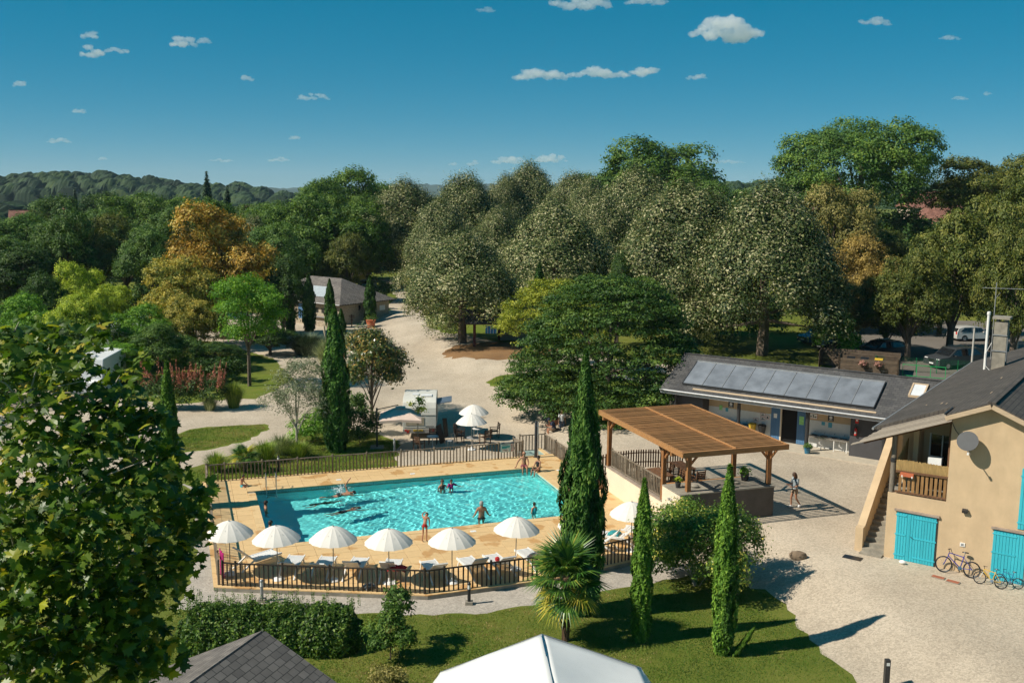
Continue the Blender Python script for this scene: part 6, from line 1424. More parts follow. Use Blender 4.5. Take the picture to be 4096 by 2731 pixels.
tag(MB().lathe([(.08, 0), (.1, .05), (.09, .13), (.03, .17)], 10).build('bag', m_rtow, None, True, PW(8.55, 13.7, .52)), 'small red bag lying on a white lounger', 'bag')
tag(MB().bb(-.12, .12, -.1, .1, 0, .3).bar((-.1, 0, .3), (-.1, 0, .4), .02, .02).bar((.1, 0, .3), (.1, 0, .4), .02, .02).bar((-.1, 0, .4), (.1, 0, .4), .02, .02).build('beach_bag', M('orange_bag', (.5, .12, .02), .8, .1, 5), None, loc=PW(15.6, 13.3, DECK_Z)), 'orange beach bag behind the fence near the laurel bush', 'bag')

# ---------------------------------------------------------------- pool fittings
ld = thing('pool_ladder', 'stainless steel ladder at the far left corner of the pool', 'ladder', PW(.85, -.4, DECK_Z), PA)
for sx_ in (-.25, .25): MB().tube([(sx_, .08, 0), (sx_, .06, .6), (sx_, -.02, .78), (sx_, -.2, .82), (sx_, -.42, .7), (sx_, -.5, .4), (sx_, -.5, -1.0)], .021, 8).build('rail', m_steel, ld, True)
for z in (-.3, -.55, -.8): MB().bb(-.25, .25, -.56, -.46, z - .015, z + .015).build('rung', m_steel, ld)
sh_ = thing('pool_shower', 'dark solar shower column at the pool entrance', 'shower', PW(16.0, -2.05, DECK_Z), PA)
MB().lathe([(.085, 0), (.085, 2.1), (.06, 2.14)], 14).build('column', m_dark, sh_, True); MB().bb(.06, .13, -.09, -.03, 0, 2.08).build('cover_strip', m_white, sh_); MB().bar((0, -.08, 1.95), (0, -.25, 1.98), .03, .03).lathe([(.02, 0), (.05, -.04)], 8, (0, -.25, 1.97)).build('shower_head', m_steel, sh_); MB().lathe([(.14, 0), (.14, .02)], 14).build('base', m_steel, sh_)
for i, (s, t, lb) in enumerate(((4.4, -.75, 'white skimmer lid in the far paving, left one'), (8.4, -.75, 'white skimmer lid in the far paving, middle one'), (16.3, .9, 'white skimmer lid right of the sitting woman'), (8.9, 9.1, 'white skimmer lid in the near paving'))):
    sl_ = MB().bb(-.13, .13, -.1, .1, 0, .012).build('skimmer_lid', m_plastic, None, loc=PW(s, t, DECK_Z + .002), rot=(0, 0, PA)); tag(sl_, lb, 'lid', 'skimmer lids')
sg = thing('information_sign', 'pool information board with depth diagram on the far fence', 'sign', PW(14.35, -2.24, DECK_Z), PA)
m_sgt = M('sign_teal_light', (.40, .60, .60), .5, .03, 3); m_sgn = M('sign_navy', (.03, .07, .12), .5, .05, 3); m_sgw = M('sign_water', (.01, .30, .34), .5, .05, 3)
MB().bb(-.42, .36, -.02, 0, .40, .98).build('board', m_sgt, sg); MB().bb(-.42, .36, -.026, -.02, .88, .98).build('header', m_sgn, sg)
MB().bb(.16, .36, -.026, -.02, .40, .88).build('side_column', M('sign_pale', (.62, .58, .56), .5, .05, 8), sg)
dp = [(-.37, .62), (-.1, .62), (-.02, .66), (.11, .68), (.11, .76), (-.37, .74)]; MB().add([(x, -.026, z) for x, z in dp], [tuple(range(6))]).build('depth_diagram', m_sgw, sg); MB().bb(-.32, .06, -.025, -.02, .44, .57).build('text_box', m_paper, sg)
for k, (x0, x1, z) in enumerate(((-.25, .2, .95), (-.18, .15, .915), (-.38, .02, .82), (-.3, -.05, .545), (-.28, .02, .51), (-.2, -.02, .47))): MB().bb(x0, x1, -.029, -.0265, z - .008, z + .008).build('text_line', m_paper if k < 2 else m_pict, sg)
for k in range(8): MB().box((.21 + .1 * (k % 2), -.028, .81 - .11 * (k // 2)), (.05, .004, .06)).build('pictogram', m_redline if k in (0, 5, 6, 7) else m_pict, sg)

# ---------------------------------------------------------------- bollard lamps
def bollard(x, y, z, lb, h=.85, mat=m_black, base=True):
    t = thing('bollard_lamp', lb, 'lamp', (x, y, z), 0, 'bollard lamps'); MB().lathe([(.062, 0), (.062, h * .68), (.07, h * .69), (.07, h * .71)], 14).build('post', mat, t, True)
    MB().lathe([(.058, 0), (.058, h * .2)], 14, (0, 0, h * .71)).build('diffuser', M('lamp_diffuser', (.7, .7, .68), .2, .03, 3, spec=.6), t, True); MB().lathe([(.07, 0), (.068, .04), (.045, .08), (.01, .1)], 14, (0, 0, h * .91)).build('cap', mat, t, True)
    if base: MB().bb(-.14, .14, -.14, .14, -.05, .12).build('footing', m_concrete, t)
bollard(-1.51, 35.24, .0, 'black bollard lamp on the grey path right of the hedge'); bollard(-9.3, 35.3, .0, 'grey capped bollard lamp behind the hedge', .85, m_zinc); bollard(-12.79, 52.79, 0, 'black bollard lamp on the lawn behind the far fence', .9, m_black, False); bollard(-6.94, 57.2, 0, 'pale topped bollard lamp beside the caravan lawn', .8, m_zinc, False)
sqb = thing('square_bollard', 'square dark bollard light at the bottom right edge', 'lamp', (11.83, 29.05, 0)); MB().bb(-.075, .075, -.075, .075, 0, 1.0).build('post', m_dark, sqb); MB().bb(-.05, .05, -.08, -.074, .82, .92).build('diffuser', m_paper, sqb)

# ---------------------------------------------------------------- cafe furniture
m_tbl = M('white_table', (.62, .60, .57), .4, .05, 4); m_cw = M('chair_wood', (.085, .042, .022), .6, .3, 5, rv=.2); m_tw = M('terrace_wood', (.17, .085, .042), .65, .3, 5, rv=.25)
def round_table(x, y, z, lb, r=.32, mat=m_tbl, h=.72):
    t = thing('round_table', lb, 'table', (x, y, z), 0, 'round cafe tables'); MB().lathe([(r, 0), (r, .02), (r - .02, .03)], 24, (0, 0, h)).build('top', mat, t, True); MB().tube([(0, 0, 0), (0, 0, h)], .025, 8).build('stem', mat, t)
    for k in range(3): a = k * 2.09; MB().bar((0, 0, .12), (math.cos(a) * .28, math.sin(a) * .28, .01), .02, .03).build('foot', mat, t)
round_table(-2.1, 60.35, 0, 'white round cafe table under the farther parasol'); round_table(-2.3, 58.0, 0, 'dark round cafe table under the nearer parasol', .38, m_zinc); round_table(-4.75, 58.25, 0, 'pale round cafe table by the young staked tree', .36, M('blue_grey_table', (.42, .45, .47), .35, .05, 4))
def wood_chair(x, y, z, rz, lb, mat=m_cw, group='wooden armchairs'):
    t = thing('wooden_chair', lb, 'chair', (x, y, z), rz, group)
    for sx_ in (-.24, .24):
        MB().bar((sx_, -.22, 0), (sx_, -.22, .62), .045, .045).build('leg', mat, t); MB().bar((sx_, .22, 0), (sx_, .3, .95), .045, .045).build('leg', mat, t); MB().bar((sx_, -.26, .62), (sx_, .26, .64), .05, .03).build('armrest', mat, t)
    for k in range(4): MB().bb(-.24, .24, -.24 + k * .12, -.14 + k * .12, .42, .44).build('seat_slat', mat, t)
    for k in range(4): MB().bb(-.22, .22, .265 + k * .018, .285 + k * .018, .55 + k * .1, .62 + k * .1).build('back_slat', mat, t)
wood_chair(-3.25, 60.75, 0, R(70), 'dark wooden armchair left of the white cafe table'); wood_chair(-3.2, 59.7, 0, R(110), 'dark wooden armchair in front of the white cafe table, left'); wood_chair(-1.05, 61.0, 0, R(-75), 'dark wooden armchair right of the white cafe table'); wood_chair(-1.6, 59.4, 0, R(-140), 'dark wooden armchair between the two cafe tables'); wood_chair(-5.5, 57.6, 0, R(150), 'low wooden chair left of the pale cafe table')
wood_chair(-4.8, 59.2, 0, R(0), 'wooden chair tucked behind the pale cafe table')
mc = thing('metal_chair', 'thin metal chair right of the pale cafe table', 'chair', (-3.75, 58.3, 0), R(-60))
for sx_ in (-.2, .2): MB().tube([(sx_, .2, 0), (sx_, .22, .45), (sx_, .28, .85)], .012, 6).build('leg', m_steel, mc); MB().tube([(sx_, -.2, 0), (sx_, -.18, .44)], .012, 6).build('leg', m_steel, mc)
MB().lathe([(.2, 0), (.2, .015)], 16, (0, 0, .44)).build('seat', m_zinc, mc); MB().tube([(-.2, .28, .85), (0, .3, .92), (.2, .28, .85)], .012, 6).tube([(-.2, .25, .65), (.2, .25, .65)], .01, 6).build('back', m_steel, mc)
def terw(s, t): return PW(s, t, .84)
def long_table(s, t, rz, lb, L_=1.6):
    o = thing('wooden_table', lb, 'table', terw(s, t), PA + rz, 'terrace tables')
    for k in range(5): MB().bb(-L_ / 2, L_ / 2, -.38 + k * .155, -.24 + k * .155, .70, .735).build('plank', m_tw, o)
    for x in (-L_ / 2 + .12, L_ / 2 - .12):
        for y in (-.3, .3): MB().bb(x - .04, x + .04, y - .04, y + .04, 0, .70).build('leg', m_tw, o)
long_table(19.2, 7.2, R(90), 'brown wooden table under the pergola near the railing'); long_table(20.9, 6.4, R(90), 'brown wooden table under the pergola by the picket fence')
for (s, t, r, lb) in ((18.5, 6.7, 60, 'brown armchair between railing and terrace table'), (18.5, 7.8, 75, 'brown armchair nearest the terrace railing'), (19.9, 7.7, -80, 'brown armchair on the right of the nearer terrace table'), (19.9, 6.6, -95, 'brown armchair between the two terrace tables'), (20.9, 8.0, 185, 'brown armchair at the near end of the farther terrace table')): wood_chair(*terw(s, t), PA + R(r), lb, m_tw, 'terrace armchairs')
bn = thing('slatted_bench', 'long low slatted bench behind the concrete bar', 'bench', terw(20.2, 9.9), PA)
for k in range(4): MB().bb(-1.2, 1.2, -.3 + k * .16, -.18 + k * .16, .60, .64).build('slat', m_tw, bn)
for x in (-1.0, 1.0): MB().bb(x - .05, x + .05, -.28, .3, 0, .60).build('leg', m_tw, bn)
def pot_plant(x, y, z, lb, r=.16, h=.3, pm_=m_dark, leaf=None, n=300, ph=.3, name='potted_plant', leafs=.05, group='potted plants'):
    t = thing(name, lb, 'plant', (x, y, z), 0, group); MB().lathe([(r * .75, 0), (r, h), (r * 1.06, h), (r * 1.06, h + .03), (r * .9, h + .03)], 14).build('pot', pm_, t, True)
    inst(crown_mesh('foliage', [(0, 0, h + ph * .4, r * 1.3, r * 1.3, ph * .6)], n, r * .6, leafs, int(abs(x * 7)) % 90, leaf or LM['plane'], aspect=.5), 'foliage', t)
pot_plant(*PW(17.75, 11.75, 2.21), 'dark pot with a small plant on the bar by the front post', .13, .22, m_dark, LM['lemon'], 150, .25); pot_plant(*PW(21.3, 11.6, 2.21), 'dark pot with trailing green plant at the right end of the bar', .2, .28, m_black, LM['bright'], 420, .3)
for (s, lb) in ((18.5, 'round grey stone on the bar near the left pot'), (20.6, 'round grey stone on the bar near the right pot')): tag(MB().lathe([(.06, 0), (.15, .03), (.17, .08), (.12, .13), (.02, .15)], 12, sx=1.1).build('stone', m_kerb, None, True, PW(s, 11.95, 2.21)), lb, 'stone', 'stones on the bar')
m_bpot = M('blue_glaze', (.02, .14, .24), .2, .1, 4, spec=.6)
pot_plant(16.85, 54.65, .85, 'blue glazed pot with small plant before the wash block column', .19, .3, m_bpot, LM['green'], 320, .25)
pot_plant(-16.2, 112.3, .0, 'terracotta pot at the foot of the road cypress', .55, .85, m_terra, LM['green'], 200, .5, leafs=.09); pot_plant(-16.0, 91.5, 0, 'terracotta pot right of the short cypress', .4, .7, m_terra, LM['green'], 300, .6, leafs=.08); pot_plant(-14.8, 77, 0, 'red pot seen between olive and cypress', .3, .6, m_terra, m_olive, 200, .5, leafs=.07); pot_plant(-10.6, 61.5, 0, 'red pot at the foot of the magnolia', .25, .5, m_terra, LM['dark'], 200, .4)
pl_ = thing('planter', 'tall planter with feathery grass beside the sitting man', 'plant', (2.75, 62.9, 0)); MB().lathe([(.28, 0), (.36, .8), (.38, .82)], 14).build('pot', M('clay_pot', (.33, .16, .09), .8, .15, 4), pl_, True); inst(fountain(1.1, 1.9, 420, 44, leaf_mat('planter_grass', [(0, (.03, .04, .012)), (1, (.12, .13, .05))], .2), .014), 'foliage', pl_, (0, 0, .8))
fp_ = MB().bb(.45, .95, -.10, -.01, 3.47, 3.62).build('flower_box', m_terra, house)
for x in (.5, .88): MB().bb(x, x + .04, -.115, -.1, 3.44, 3.52).build('bracket', m_white, fp_)
lb_ = MB().bb(1.35, 1.85, .35, .7, 4.02, 4.3).build('laundry_basket', m_plastic, None); lb_.parent = house

# ---------------------------------------------------------------- caravan
cv_ = thing('caravan', 'old white caravan with rounded roof parked behind the cafe', 'caravan', (-5.75, 60.5, 0), R(3)); Wc = 2.1
m_cvw = M('caravan_white', (.66, .64, .57), .4, .06, 1.5, dirt=.12)
pr = [(0, .42), (0, 1.55), (.06, 1.95), (.22, 2.28), (.55, 2.45), (1.2, 2.52), (3.0, 2.52), (3.6, 2.42), (4.0, 2.1), (4.25, 1.4), (4.3, .42)]
b = MB(); npf = len(pr); b.v = [(-Wc / 2, y, z) for y, z in pr] + [(Wc / 2, y, z) for y, z in pr]; b.f = [tuple(range(npf)), tuple(range(2 * npf - 1, npf - 1, -1))] + [(i, i + npf, (i + 1) % npf + npf, (i + 1) % npf) for i in range(npf)]; b.m = [0] * len(b.f)
bd_ = b.build('body', m_cvw, cv_, bevel=.03)
MB().bb(-Wc / 2 + .02, Wc / 2 - .02, -.06, .01, .38, .62).build('bumper', M('caravan_grey', (.36, .33, .29), .5, .1, 3), cv_)
for x in (-.92, .78): MB().bb(x, x + .16, -.075, -.06, .5, .6).build('tail_lamp', m_red, cv_)
for x in (-.7, .6): MB().bb(x, x + .09, -.075, -.06, .5, .6).build('tail_lamp', M('amber', (.5, .15, .02), .4, .1, 4), cv_)
npl = MB().bb(-.38, .22, -.085, -.06, .5, .6).build('number_plate', M('plate_yellow', (.62, .42, .03), .4, .05, 4), cv_); inst(text_mesh('YY04 OZE', .1, m_pict), 'plate_text', npl, (-.08, -.088, .55), (R(90), 0, 0))
MB().add([(-.82, -.07, .40), (-.62, -.07, .40), (-.72, -.07, .56), (-.82, -.06, .40), (-.62, -.06, .40), (-.72, -.06, .56)], [(0, 1, 2), (5, 4, 3), (0, 3, 4, 1), (1, 4, 5, 2), (2, 5, 3, 0)]).build('reflector_triangle', m_red, cv_)
MB().bb(-Wc / 2 + .1, Wc / 2 - .1, -.02, .0, .7, .74).bb(-Wc / 2 + .1, Wc / 2 - .1, -.02, 0, 1.5, 1.53).build('trim', M('caravan_trim', (.42, .40, .36), .5, .1, 4), cv_)
cw_ = MB().bb(-.85, .3, -.015, .005, .85, 1.35).build('rear_window', M('curtained_window', (.42, .36, .26), .25, .1, 3, spec=.6), cv_); MB().bb(.35, .9, -.02, -.005, .78, .81).build('handle_rail', m_dark, cv_)
for k in range(4): MB().box((.42 + .1 * k + (.03 if k > 1 else 0), .13, 1.62), (.07, .02, .05)).build('lettering', m_pict, bd_)
for x in (-Wc / 2 + .03, Wc / 2 - .2): MB().tube([(x, 1.9, .3), (x + .17, 1.9, .3)], .3, 18).build('wheel', m_black, cv_)
MB().bb(-.5, -.1, 1.2, 1.6, 2.52, 2.6).build('roof_vent', m_plastic, cv_); MB().bb(.05, .75, .9, 1.5, 2.52, 2.57).build('roof_vent', m_plastic, cv_)
hp = MB().slab([(Wc / 2 + .01, .5, 2.15), (Wc / 2 + .95, .5, 2.3), (Wc / 2 + .95, 2.2, 2.3), (Wc / 2 + .01, 2.2, 2.15)], .05).build('serving_flap', M('flap_grey', (.10, .13, .17), .4, .15, 3), cv_); MB().bb(Wc / 2 - .01, Wc / 2 + .006, .5, 2.2, 1.0, 2.1).build('serving_hatch', m_inside, cv_)
for (x, y, lb, rot) in ((-4.1, 61.0, 'black chalkboard leaning beside the caravan', (R(-12), R(8), R(60))), (-4.2, 59.4, 'black chalkboard standing before the caravan corner', (R(-8), R(-12), R(50)))):
    cb = MB().bb(-.22, .22, -.02, .02, 0, 1.15).build('chalkboard', m_black, None, loc=(x, y, .02), rot=rot); tag(cb, lb, 'chalkboard', 'chalkboards at the caravan'); MB().bb(-.24, .24, -.025, .025, 1.15, 1.18).build('frame', m_cw, cb)

# ---------------------------------------------------------------- bicycles
def bicycle(x, y, z, rz, lean, sc, col, lb, col2=None):
    t = thing('bicycle', lb, 'bicycle', (x, y, z), 0, 'bicycles at the house wall', rot=(lean, 0, rz)); t.scale = (sc, sc, sc); fm_ = M('frame_paint', col, .35, .1, 4, spec=.6); r = .33; wb = 1.05
    wl2 = [(0, 0), (wb, 0)]
    for wx, _ in wl2:
        ty = MB(); N_ = 28; ring_ = [(wx + math.cos(2 * math.pi * k / N_) * (r - .022), 0, r + math.sin(2 * math.pi * k / N_) * (r - .022)) for k in range(N_ + 1)]; ty.tube(ring_, .023, 6, 0, False); w_ = ty.build('wheel', m_black, t, True)
        sp_ = MB()
        for k in range(14): a = k * math.pi / 7; sp_.bar((wx, 0, r), (wx + math.cos(a) * (r - .03), 0, r + math.sin(a) * (r - .03)), .004, .004)
        sp_.tube([(wx, -.04, r), (wx, .04, r)], .02, 6); sp_.build('spokes', m_steel, w_); rm = MB(); rm.tube([(wx + math.cos(2 * math.pi * k / N_) * (r - .05), 0, r + math.sin(2 * math.pi * k / N_) * (r - .05)) for k in range(N_ + 1)], .008, 4, 0, False); rm.build('rim', m_steel, w_)
    bb_ = Vector((.62, 0, .30)); seat = Vector((.72, 0, .80)); head = Vector((.16, 0, .82)); hd_ = Vector((.13, 0, .70)); rear = Vector((wb, 0, r)); front = Vector((0, 0, r))
    fr2 = MB()
    for a, b2 in ((head, seat - Vector((.015, 0, .05))), (hd_, bb_), (bb_, seat), (head, hd_)): fr2.tube([a, b2], .02, 7)
    for sy_ in (-.05, .05): fr2.tube([bb_, rear + Vector((0, sy_, 0))], .012, 6).tube([seat - Vector((.01, 0, .06)), rear + Vector((0, sy_, 0))], .01, 6)
    fr2.build('frame', fm_, t, True); fk = MB()
    for sy_ in (-.05, .05): fk.tube([hd_ + Vector((0, sy_ * .6, -.02)), front + Vector((0, sy_, 0))], .013, 6)
    fk.build('fork', M('fork_paint', col2 or col, .35, .1, 4), t, True); MB().tube([seat, seat + Vector((.03, 0, .12))], .014, 6).build('seat_post', m_steel, t)
    MB().lathe([(.01, 0), (.07, .01), (.06, .05), (.01, .06)], 10, (0, 0, 0), sx=1.9).build('saddle', m_black, t, True, tuple(seat + Vector((.03, 0, .12)))); MB().tube([head, head + Vector((-.03, 0, .14))], .014, 6).tube([head + Vector((.05, -.28, .16)), head + Vector((-.05, -.1, .14)), head + Vector((-.05, .1, .14)), head + Vector((.05, .28, .16))], .013, 6).build('handlebar', m_black, t)
    cr_ = MB().lathe([(.08, -.006), (.08, .006)], 14).build('chainring', m_steel, t, False, tuple(bb_ + Vector((0, -.05, 0))), (R(90), 0, 0)); MB().bar(bb_ + Vector((0, -.07, 0)), bb_ + Vector((.1, -.07, -.12)), .02, .02).bar(bb_ + Vector((.05, -.1, -.12)), bb_ + Vector((.15, -.1, -.12)), .06, .02).build('pedal', m_black, t)
def hw(a, b_): return (15.25 + a * math.cos(HA) - b_ * math.sin(HA), 38.6 + a * math.sin(HA) + b_ * math.cos(HA))
x, y = hw(2.35, -.42); bicycle(x, y, .8, HA, R(-14), .97, (.035, .035, .26), 'blue adult bicycle leaning on the ochre house wall')
x, y = hw(3.72, -.85); bicycle(x, y, .8, HA + R(-6), R(-20), .72, (.60, .36, .02), 'yellow child bicycle leaning against the other bikes', (.6, .6, .55))
x, y = hw(4.35, -.45); bicycle(x, y, .8, HA + R(172) + math.pi, R(-18), .62, (.01, .12, .26), 'small blue child bicycle before the turquoise workshop door')

# ---------------------------------------------------------------- vehicles
def vehicle(lb, x, y, z, rz, col, L_=4.5, Wv=1.85, Hv=1.65, cat='car', name='parked_car', suv=True):
    t = thing(name, lb, cat, (x, y, z), rz, 'parked cars'); pm_ = M('car_paint', col, .25, .05, 2, spec=.6, metal=.2)
    pr = [(-.5, .32), (-.5, .78), (-.47, .92), (-.28, 1.02), (-.13, 1.58), (.02, 1.65), (.30, 1.64), (.44, 1.5), (.49, 1.02), (.5, .5), (.49, .32)]; sc_ = Hv / 1.65; b = MB(); n_ = len(pr)
    for (f_, yy) in ((.88, -.5), (1, -.46), (1, .46), (.88, .5)):
        for (px_, pz) in pr: k = 1 - .13 * max(0, pz - 1.0) / .65; b.v.append((px_ * L_, yy * Wv * k, pz * sc_ if f_ == 1 else pz * sc_ * .985))
    for j in range(3):
        for i in range(n_): b.f.append((j * n_ + i, j * n_ + (i + 1) % n_, (j + 1) * n_ + (i + 1) % n_, (j + 1) * n_ + i)); b.m.append(0)
    b.f += [tuple(reversed(range(n_))), tuple(range(3 * n_, 4 * n_))]; b.m += [0, 0]; b.build('body', pm_, t, True)
    for sy_ in (-1, 1):
        g_ = [(-.23, 1.06), (-.125, 1.52), (.1, 1.56), (.1, 1.06)]; g2 = [(.12, 1.06), (.12, 1.56), (.30, 1.54), (.42, 1.10)]
        for q in (g_, g2): MB().add([(px_ * L_, sy_ * (Wv * .5 * (1 - .13 * max(0, pz - 1.0) / .65) + .012), pz * sc_) for px_, pz in q], [(0, 1, 2, 3)]).build('side_window', m_glass, t)
        for wx in (-.31, .30): w_ = MB().tube([(wx * L_, sy_ * (Wv / 2 - .2), .33), (wx * L_, sy_ * (Wv / 2 + .015), .33)], .33, 18).build('wheel', m_black, t); MB().tube([(wx * L_, sy_ * (Wv / 2 + .015), .33), (wx * L_, sy_ * (Wv / 2 + .022), .33)], .2, 14).build('rim', m_steel, w_)
        MB().box((-.485 * L_, sy_ * Wv * .36, .78 * sc_), (.12, .36, .15)).build('headlight', m_plastic, t); MB().box((.485 * L_, sy_ * Wv * .40, .95 * sc_), (.1, .22, .25)).build('tail_lamp', m_red, t); MB().box((-.17 * L_, sy_ * (Wv / 2 + .1), 1.08 * sc_), (.1, .18, .13)).build('mirror', pm_, t)
    for q in ([(-.272, 1.05), (-.142, 1.54)], [(.438, 1.48), (.482, 1.08)]):
        MB().add([(q[0][0] * L_ - (.02 if q[0][0] < 0 else -.02), -Wv * .42, q[0][1] * sc_), (q[0][0] * L_ - (.02 if q[0][0] < 0 else -.02), Wv * .42, q[0][1] * sc_), (q[1][0] * L_ - (.02 if q[0][0] < 0 else -.02), Wv * .39, q[1][1] * sc_), (q[1][0] * L_ - (.02 if q[0][0] < 0 else -.02), -Wv * .39, q[1][1] * sc_)], [(0, 1, 2, 3)]).build('windscreen', m_glass, t)
    MB().box((-.502 * L_, 0, .72 * sc_), (.04, .7, .2)).build('grille', m_steel, t); MB().box((-.505 * L_, 0, .5), (.03, .5, .11)).build('number_plate', m_paper, t); MB().box((.503 * L_, 0, .75 * sc_), (.03, .5, .11)).build('number_plate', m_paper, t)
    if suv:
        for sy_ in (-1, 1): MB().bar((-.05 * L_, sy_ * Wv * .36, Hv + .03), (.33 * L_, sy_ * Wv * .36, Hv + .02), .03, .03).build('roof_rail', m_steel, t)
vehicle('dark silver off-roader parked behind the green mesh fence', 38.4, 84.6, .8, R(18), (.05, .055, .06), 4.8, 1.95, 1.8)
vehicle('black estate car parked behind the timber bin store', 33.9, 89.6, .8, R(20), (.02, .022, .028), 4.6, 1.85, 1.6)
vehicle('black car beyond the black estate car', 31.2, 93.6, .8, R(22), (.03, .035, .04), 4.4, 1.8, 1.5, suv=False)
vehicle('blue grey car farthest back under the car park trees', 31.0, 98.2, .8, R(22), (.09, .15, .20), 4.4, 1.8, 1.55, suv=False)
vehicle('white car with red lamps under the right car park trees', 47.6, 101.5, .8, R(190), (.6, .58, .55), 4.4, 1.8, 1.5, suv=False)
vehicle('silver car parked beside the road end', -22.3, 150, .7, R(75), (.35, .38, .42), 4.2, 1.75, 1.55, suv=False)
def motorhome(lb, x, y, z, rz, L_=6.2, Wv=2.2, Hv=2.9, mat=None):
    mat = mat or M('camper_white', (.74, .74, .73), .35, .04, 1.5); t = thing('motorhome', lb, 'motorhome', (x, y, z), rz, 'parked campers')
    pr = [(-.5, .35), (-.5, 1.2), (-.44, 1.35), (-.42, 2.0), (-.38, 2.85), (.48, 2.9), (.5, 2.7), (.5, .35)]; b = MB(); n_ = len(pr); b.v = [(a * L_, -Wv / 2, c * Hv / 2.9) for a, c in pr] + [(a * L_, Wv / 2, c * Hv / 2.9) for a, c in pr]; b.f = [tuple(reversed(range(n_))), tuple(range(n_, 2 * n_))] + [(i, (i + 1) % n_, (i + 1) % n_ + n_, i + n_) for i in range(n_)]; b.m = [0] * len(b.f)
    b.build('body', mat, t, bevel=.06)
    for sy_ in (-1, 1):
        for (a, w_) in ((-.22, .7), (.1, .9), (.32, .6)): MB().box((a * L_, sy_ * (Wv / 2 + .006), 1.75), (w_, .012, .5)).build('window', m_glass, t)
        for wx in (-.32, .26): MB().tube([(wx * L_, sy_ * (Wv / 2 - .2), .34), (wx * L_, sy_ * (Wv / 2 + .01), .34)], .34, 16).build('wheel', m_black, t)
    for (a, yy, s_) in ((-.2, 0, .5), (.05, .3, .4), (.3, -.2, .7)): MB().box((a * L_, yy, Hv + .06), (s_, .45, .14)).build('roof_hatch', m_plastic, t)
    MB().box((.502 * L_, 0, 2.0), (.012, 1.1, .5)).build('window', m_glass, t)
motorhome('white motorhome between the yellow green trees, farther one', -38.0, 96.5, 0, R(10), mat=None); motorhome('white motorhome between the yellow green trees, nearer one', -37.2, 91.0, 0, R(8)); motorhome('white motorhome seen through the plane leaves', -31.6, 74.5, 0, R(95)); motorhome('white caravan with tarpaulin roof behind the stone building', -31.5, 139, 0, R(12), 6.5, 2.2, 2.4); motorhome('dark beige motorhome in shade left of the road end', -27.0, 160, .6, R(20), mat=M('camper_beige', (.33, .29, .23), .5, .1, 2))

# ---------------------------------------------------------------- timber bin store, green fence, poles
m_bin = M('bin_store_board', (.13, .092, .062), .8, .3, 3, .3, 14, rv=.35)
bs_ = thing('bin_store', 'dark timber enclosure for bins behind the wash block', 'enclosure', (27.2, 81.0, .8), R(-24))
for (p, q) in (((0, 0), (4.6, 0)), ((0, 0), (0, 2.6)), ((4.6, 0), (4.6, 3.4)), ((-1.8, 3.6), (4.6, 3.4)), ((-1.8, 3.6), (-1.8, 1.6))):
    for k in range(6 if q[1] < 1 or p[0] == 4.6 else 7): MB().bar((p[0], p[1], .14 + k * .22), (q[0], q[1], .14 + k * .22), .035, .2).build('board', m_bin, bs_)
    MB().bb(p[0] - .06, p[0] + .06, p[1] - .06, p[1] + .06, 0, 1.6).build('post', m_bin, bs_)
MB().bb(4.54, 4.66, -.06, .06, 0, 1.5).build('post', m_bin, bs_)
for (x, y, mt, lb) in ((28.6, 82.2, m_black, 'dark wheelie bin in the bin store, left'), (29.6, 81.8, m_black, 'dark wheelie bin in the bin store, middle'), (30.6, 81.3, m_yel, 'yellow lidded wheelie bin in the bin store')):
    wb_ = thing('wheelie_bin', lb, 'bin', (x, y, .8), R(-24), 'wheelie bins'); MB().prism([(-.28, -.3), (.28, -.3), (.3, .3), (-.3, .3)], .1, 1.1).build('body', m_dark, wb_); MB().slab([(-.32, -.36, 1.1), (.32, -.36, 1.1), (.32, .36, 1.22), (-.32, .36, 1.22)], .06).build('lid', mt, wb_)
for (a, lb) in ((1.9, 'hanging pink flower basket on the bin store, left'), (3.1, 'hanging pink flower basket on the bin store, right')):
    c_, s__ = math.cos(R(-24)), math.sin(R(-24)); fx, fy = 27.2 + a * c_ + .25 * s__, 81.0 + a * s__ - .25 * c_; fb = thing('flower_basket', lb, 'flowers', (fx, fy, 1.5), 0, 'flower baskets'); MB().lathe([(.05, 0), (.2, .15), (.24, .3)], 10).build('basket', m_cw, fb); inst(crown_mesh('flowers', [(0, 0, .3, .4, .3, .25)], 260, .15, .06, 5, leaf_mat('pink_flowers', [(0, (.05, .06, .02)), (.5, (.22, .10, .08)), (1, (.36, .17, .15))], .2), aspect=.6), 'flowers', fb)
m_gf = M('green_fence_paint', (.012, .15, .055), .4, .1, 4); gf = thing('green_fence', 'green wire mesh fence in front of the parked cars', 'fence', (31.0, 83.0, .8), R(-20))
for k in range(6): MB().bb(k * 1.6 - .03, k * 1.6 + .03, -.03, .03, 0, 1.25).build('post', m_gf, gf)
gw = MB()
for k in range(80): gw.bar((k * .1, 0, .05), (k * .1, 0, 1.2), .006, .006)
for k in range(9): gw.bar((0, 0, .08 + k * .14), (8, 0, .08 + k * .14), .006, .008)
gw.build('wire_mesh', m_gf, gf)['kind'] = 'stuff'
gg = thing('green_gate', 'bright green tubular gate beside the bin store', 'gate', (31.9, 79.4, .8), R(-26)); m_gb = M('bright_green_paint', (.03, .30, .10), .4, .08, 4)
for (p, q) in (((0, .2), (3.2, .2)), ((0, 1.1), (3.2, 1.1)), ((0, .0), (0, 1.15)), ((1.05, .2), (1.05, 1.1)), ((2.1, .2), (2.1, 1.1)), ((3.2, 0), (3.2, 1.15))): MB().bar((p[0], 0, p[1]), (q[0], 0, q[1]), .05, .05).build('bar', m_gb, gg)
